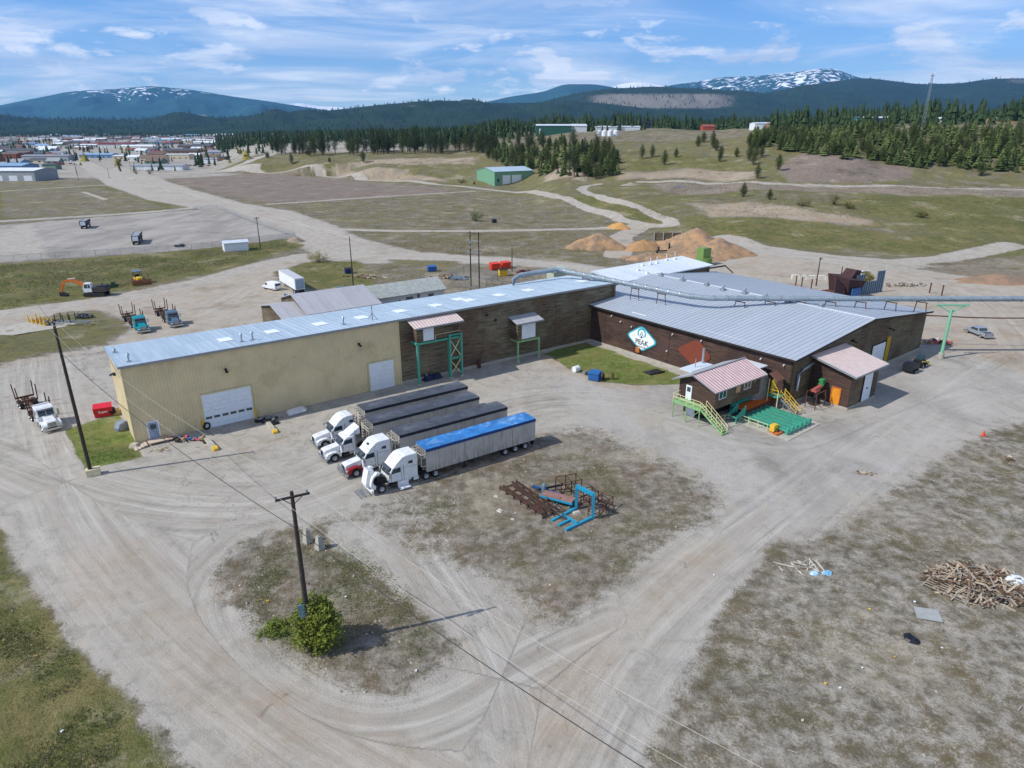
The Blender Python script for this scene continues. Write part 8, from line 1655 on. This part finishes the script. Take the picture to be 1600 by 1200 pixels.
# ---------------------------------------------------------------- works yards and the town
WALLS = [('white', '#d5d6d3'), ('white', '#d5d6d3'), ('cream', '#cbbfa2'), ('grey', '#9a9da0'), ('brown', '#80604c'), ('red', '#8d4438'), ('blue', '#6f8fae'), ('green', '#6f8a76'), ('pink', '#b58f86')]
ROOFS = [('grey', '#8a8d92'), ('dark', '#4a4d52'), ('brown', '#6e5a4c'), ('white', '#d3d8dc'), ('red', '#7d3f36'), ('blue', '#7d9cb8')]
def tmat(k, c, pre): return mat(pre+k, c, .7, 0, .1, .3)
def tb_(label, px0, px1, py, depth, ze, zr, wc, rc, az=None, doors=0, cat='building', name='town_building', group=None, win=True):
    a = G(px0, py); c = G(px1, py); wcol = dict(WALLS)[wc]; rcol = dict(ROOFS)[rc]; L = (c-a).length
    dd = [((i+.25)/doors, (i+.8)/doors, .1, min(ze-.6, 4.2), DOORW) for i in range(doors)]; nw = 0 if doors or not win else max(1, int(L/7)); ww = [((i+.3)/nw, (i+.62)/nw, 1.0, min(2.4, ze-.5)) for i in range(nw)]
    o = gable(name, label, cat, a, c, depth, ze, zr, tmat(wc+'_town_wall', wcol, ''), tmat(rc+'_town_roof', rcol, ''), .5, doors=dd, wins=ww)
    if group: o['group'] = group
    return o
tb_('long grey metal workshop with three white roller doors at the left edge', -60, 56, 283, 30, 8, 9.5, 'grey', 'white', doors=5); tb_('blue grey store with white roof patches behind the roller door workshop', -20, 36, 268, 26, 5.5, 7.5, 'blue', 'blue'); tb_('long dark roofed hall behind the blue grey store', -40, 35, 247, 26, 6, 7.5, 'brown', 'dark')
tb_('dark green container store right of the roller door workshop', 67, 88, 265, 10, 5, 5.6, 'green', 'dark', win=False); tb_('low white building with a long white roof at the roadside', 205, 286, 266, 16, 4.4, 5.6, 'white', 'grey', doors=5); tb_('green and white shop row at the roadside', 302, 340, 255, 22, 5, 6, 'white', 'grey', doors=3)
tb_('brown end of the green and white shop row', 341, 352, 255, 20, 5, 6, 'brown', 'dark'); tb_('cream false front building behind the roadside buildings', 259, 296, 249, 16, 6.5, 7.0, 'cream', 'white'); tb_('grey blue motel with a long roof near the wide road', 124, 175, 247, 20, 4.6, 6.4, 'blue', 'blue'); tb_('cream low store right of the blue motel', 176, 215, 249, 18, 4.5, 5.4, 'cream', 'white')
tb_('long red roofed mill building across the town', 125, 208, 228, 30, 6, 8, 'red', 'red'); tb_('grey hip roofed hall in the middle of the town', 322, 352, 243, 26, 5, 8, 'grey', 'grey'); tb_('long brown terrace right of the hip roofed hall', 352, 388, 236, 20, 5, 7, 'brown', 'brown')
tb_('pale town hall like building with a grey hip roof near the knoll', 413, 449, 222, 22, 9, 12, 'white', 'grey'); tb_('long pale low building in front of the hip roofed building', 400, 458, 232, 16, 5, 6, 'white', 'blue'); tb_('white low building right by the knoll', 430, 452, 240, 12, 4, 5, 'white', 'white')
rr = random.Random(77); occ = [(q.location.x, q.location.y) for q in bpy.data.objects if q.name.startswith('town_building')]; cnt = {}
made = 0; tries = 0
while made < 270 and tries < 30000:
    tries += 1; py = rr.choice((rr.uniform(210.5, 216), rr.uniform(213, 226), rr.uniform(218, 256), rr.uniform(222, 262))); px = rr.uniform(-30, 470 if py < 232 else 330); p = G(px, py)
    if py > 234 and 92 < px < 200: continue
    if py > 243 and px > 340: continue
    if py > 258 and px > 30 : continue
    if any(abs(p.x-x) < 20+p.y*.011 and abs(p.y-y) < 22+p.y*.02 for x, y in occ): continue
    occ.append((p.x, p.y)); wc = rr.choice(WALLS)[0]; rc = rr.choice(ROOFS[:4] if rr.random() < .75 else ROOFS)[0]; big = rr.random() < .35; L = (rr.uniform(26, 52) if big else rr.uniform(12, 20))*(1+p.y/4500); half = L/2*F/p.y*1.06
    lab = '%s walled %s with a %s roof in the distant town'%(wc, 'commercial building' if big else 'house', rc)
    o = tb_(lab, px-half, px+half, py, rr.uniform(10, 24), rr.uniform(4.5, 7) if big else rr.uniform(3, 5), rr.uniform(7.2, 8.5) if big else rr.uniform(5.5, 7.5), wc, rc, group=lab.replace('in the distant town', '').strip()+'s'); made += 1
# town cars, small and far
CARS = [('white', '#d9dcde'), ('silver', '#a5abb0'), ('dark', '#2c3036'), ('red', '#9c2a2a'), ('blue', '#33558c')]
def car_mesh(c): return MB().prism([(2.1, .3), (2.15, .75), (1.2, .95), (.6, 1.4), (-1.2, 1.42), (-1.9, .95), (-2.1, .9), (-2.1, .3)], -.85, .85, inset=.04).mesh('car', mat(c[0]+'_car_paint', c[1], .35, .1, .05, 2))
CMS = {c[0]: (car_mesh(c),) for c in CARS}; CW = MB().prism([(1.15, .98), (.6, 1.36), (-1.15, 1.37), (-1.8, .98)], -.86, .86).mesh('windows', GLASS)
def car(p, az, c, lab, grp):
    o = thing('parked_car', lab, 'car', p, RZ(az), grp); inst('body', CMS[c][0], o); inst('windows', CW, o)
    for x in (-1.3, 1.3):
        for s in (-1, 1):
            if (.34, .2) not in WM: WM[(.34, .2)] = (wheel_mesh(.34, .2, 12), rim_mesh(.34, .2, 10))
            inst('wheel', WM[(.34, .2)][0], o, (x, s*.76, .34))
for (x0, x1, y0, y1, n) in [(78, 100, 236, 242, 22), (95, 118, 240, 252, 16), (108, 122, 246, 258, 12), (40, 60, 238, 246, 6), (215, 260, 234, 246, 14), (60, 110, 226, 234, 16), (400, 430, 238, 244, 8), (296, 345, 258, 261, 8), (372, 392, 245, 252, 5)]:
    for i in range(n):
        c = rr.choice(CARS)[0]; p = G(rr.uniform(x0, x1), rr.uniform(y0, y1)); car(p, rr.choice((20, 25, 110, 200)), c, '%s car parked among the others at the town yards'%c, '%s cars parked in the town yards'%c)
MCH = mat('red_farm_machine', '#a8323a', .6, 0, .2, .8)
for (x, y, lab) in [(80, 247, 'red farm machine parked in the town yard, further back'), (92, 258, 'red farm machines parked nearest the dirt road')]:
    t = thing('farm_machine', lab, 'farm machine', G(x, y), .4); MB().prism([(-6, .6), (-6, 2.2), (-2, 3.2), (3, 2.4), (6, 1.0), (6, .5)], -1.6, 1.6).build('body', MCH, t)
    for q in (-4, 0, 4):
        for s in (-1, 1): wheel(t, q, s*1.8, .8, .5)
tk_ = thing('red_truck', 'red tanker truck on the road below the knoll', 'truck', G(397, 249), RZ(70)); MB().prism([(-4, .9), (-4, 2.9), (2.4, 2.9), (2.4, .9)], -1.25, 1.25, inset=.08).build('tank', REDD, tk_); MB().prism([(2.6, .6), (2.6, 2.6), (3.8, 2.6), (4.5, 1.6), (4.5, .6)], -1.2, 1.2, inset=.05).build('cab', REDD, tk_); [wheel(tk_, x, s*1.05, .5, .4) for x in (-3, -1.8, 3.6) for s in (-1, 1)]
for (x, y, lab) in [(812, 283, 'red bin beside the green workshop'), ]: dumpster(lab, G(831, 291), 60, REDD, 3, 2.4, 2.4, 1)
dumpster('blue bin in front of the green workshop', G(836, 296), 60, BLUED, 3, 2.2, 1.8, 1)
tag(MB().span(-4, 4, -1.6, 1.6, 0, 1.2).prism([(-4, 1.2), (0, 2.0), (4, 1.2)], -1.6, 1.6).build('covered_stack', BAGW, None, G(862, 288), .2), 'long white covered stack right of the green workshop', 'stack')
tag(MB().span(-3, 3, -1.3, 1.3, 0, 2.6).build('container_box', mat('teal_container', '#4f9c86', .6, 0, .1, 1), None, G(737, 284), .2), 'teal container left of the green workshop', 'container') if False else dumpster('teal container left of the green workshop', G(737, 287), 80, mat('teal_container', '#4f9c86', .6, 0, .1, 1), 4, 2.6, 2.6, 1)
# white tanks and vehicles on the plateau yard
for i, x in enumerate((935, 944, 953, 962)):
    p = T(x, 213)
    if p: o = thing('storage_silo', 'white round tank in the row in the plateau yard', 'tank', p, 0, 'white tanks in the plateau yard'); MB().tube((0, 0, 0), (0, 0, 5), 2.6, 16).tube((0, 0, 5), (0, 0, 6), 2.6, 16, .4).build('shell', WHITE, o)
# ---------------------------------------------------------------- the air: far things fade to blue
def make_haze():
    b = MB().span(-24000, 24000, -2500, 21500, -60, 1900); m = bpy.data.materials.new('haze'); m.use_nodes = True; t = NT(m.node_tree); t.n.clear()
    v = t.new('ShaderNodeVolumePrincipled'); o = t.new('ShaderNodeOutputMaterial'); v.inputs['Color'].default_value = (.20, .50, 1.0, 1)
    v.inputs['Density'].default_value = 2.9e-5; v.inputs['Anisotropy'].default_value = .1; t.link(v.outputs[0], o.inputs['Volume'])
    tag(b.build('haze', m), 'thin blue haze in the air over the valley', kind='stuff')
make_haze()
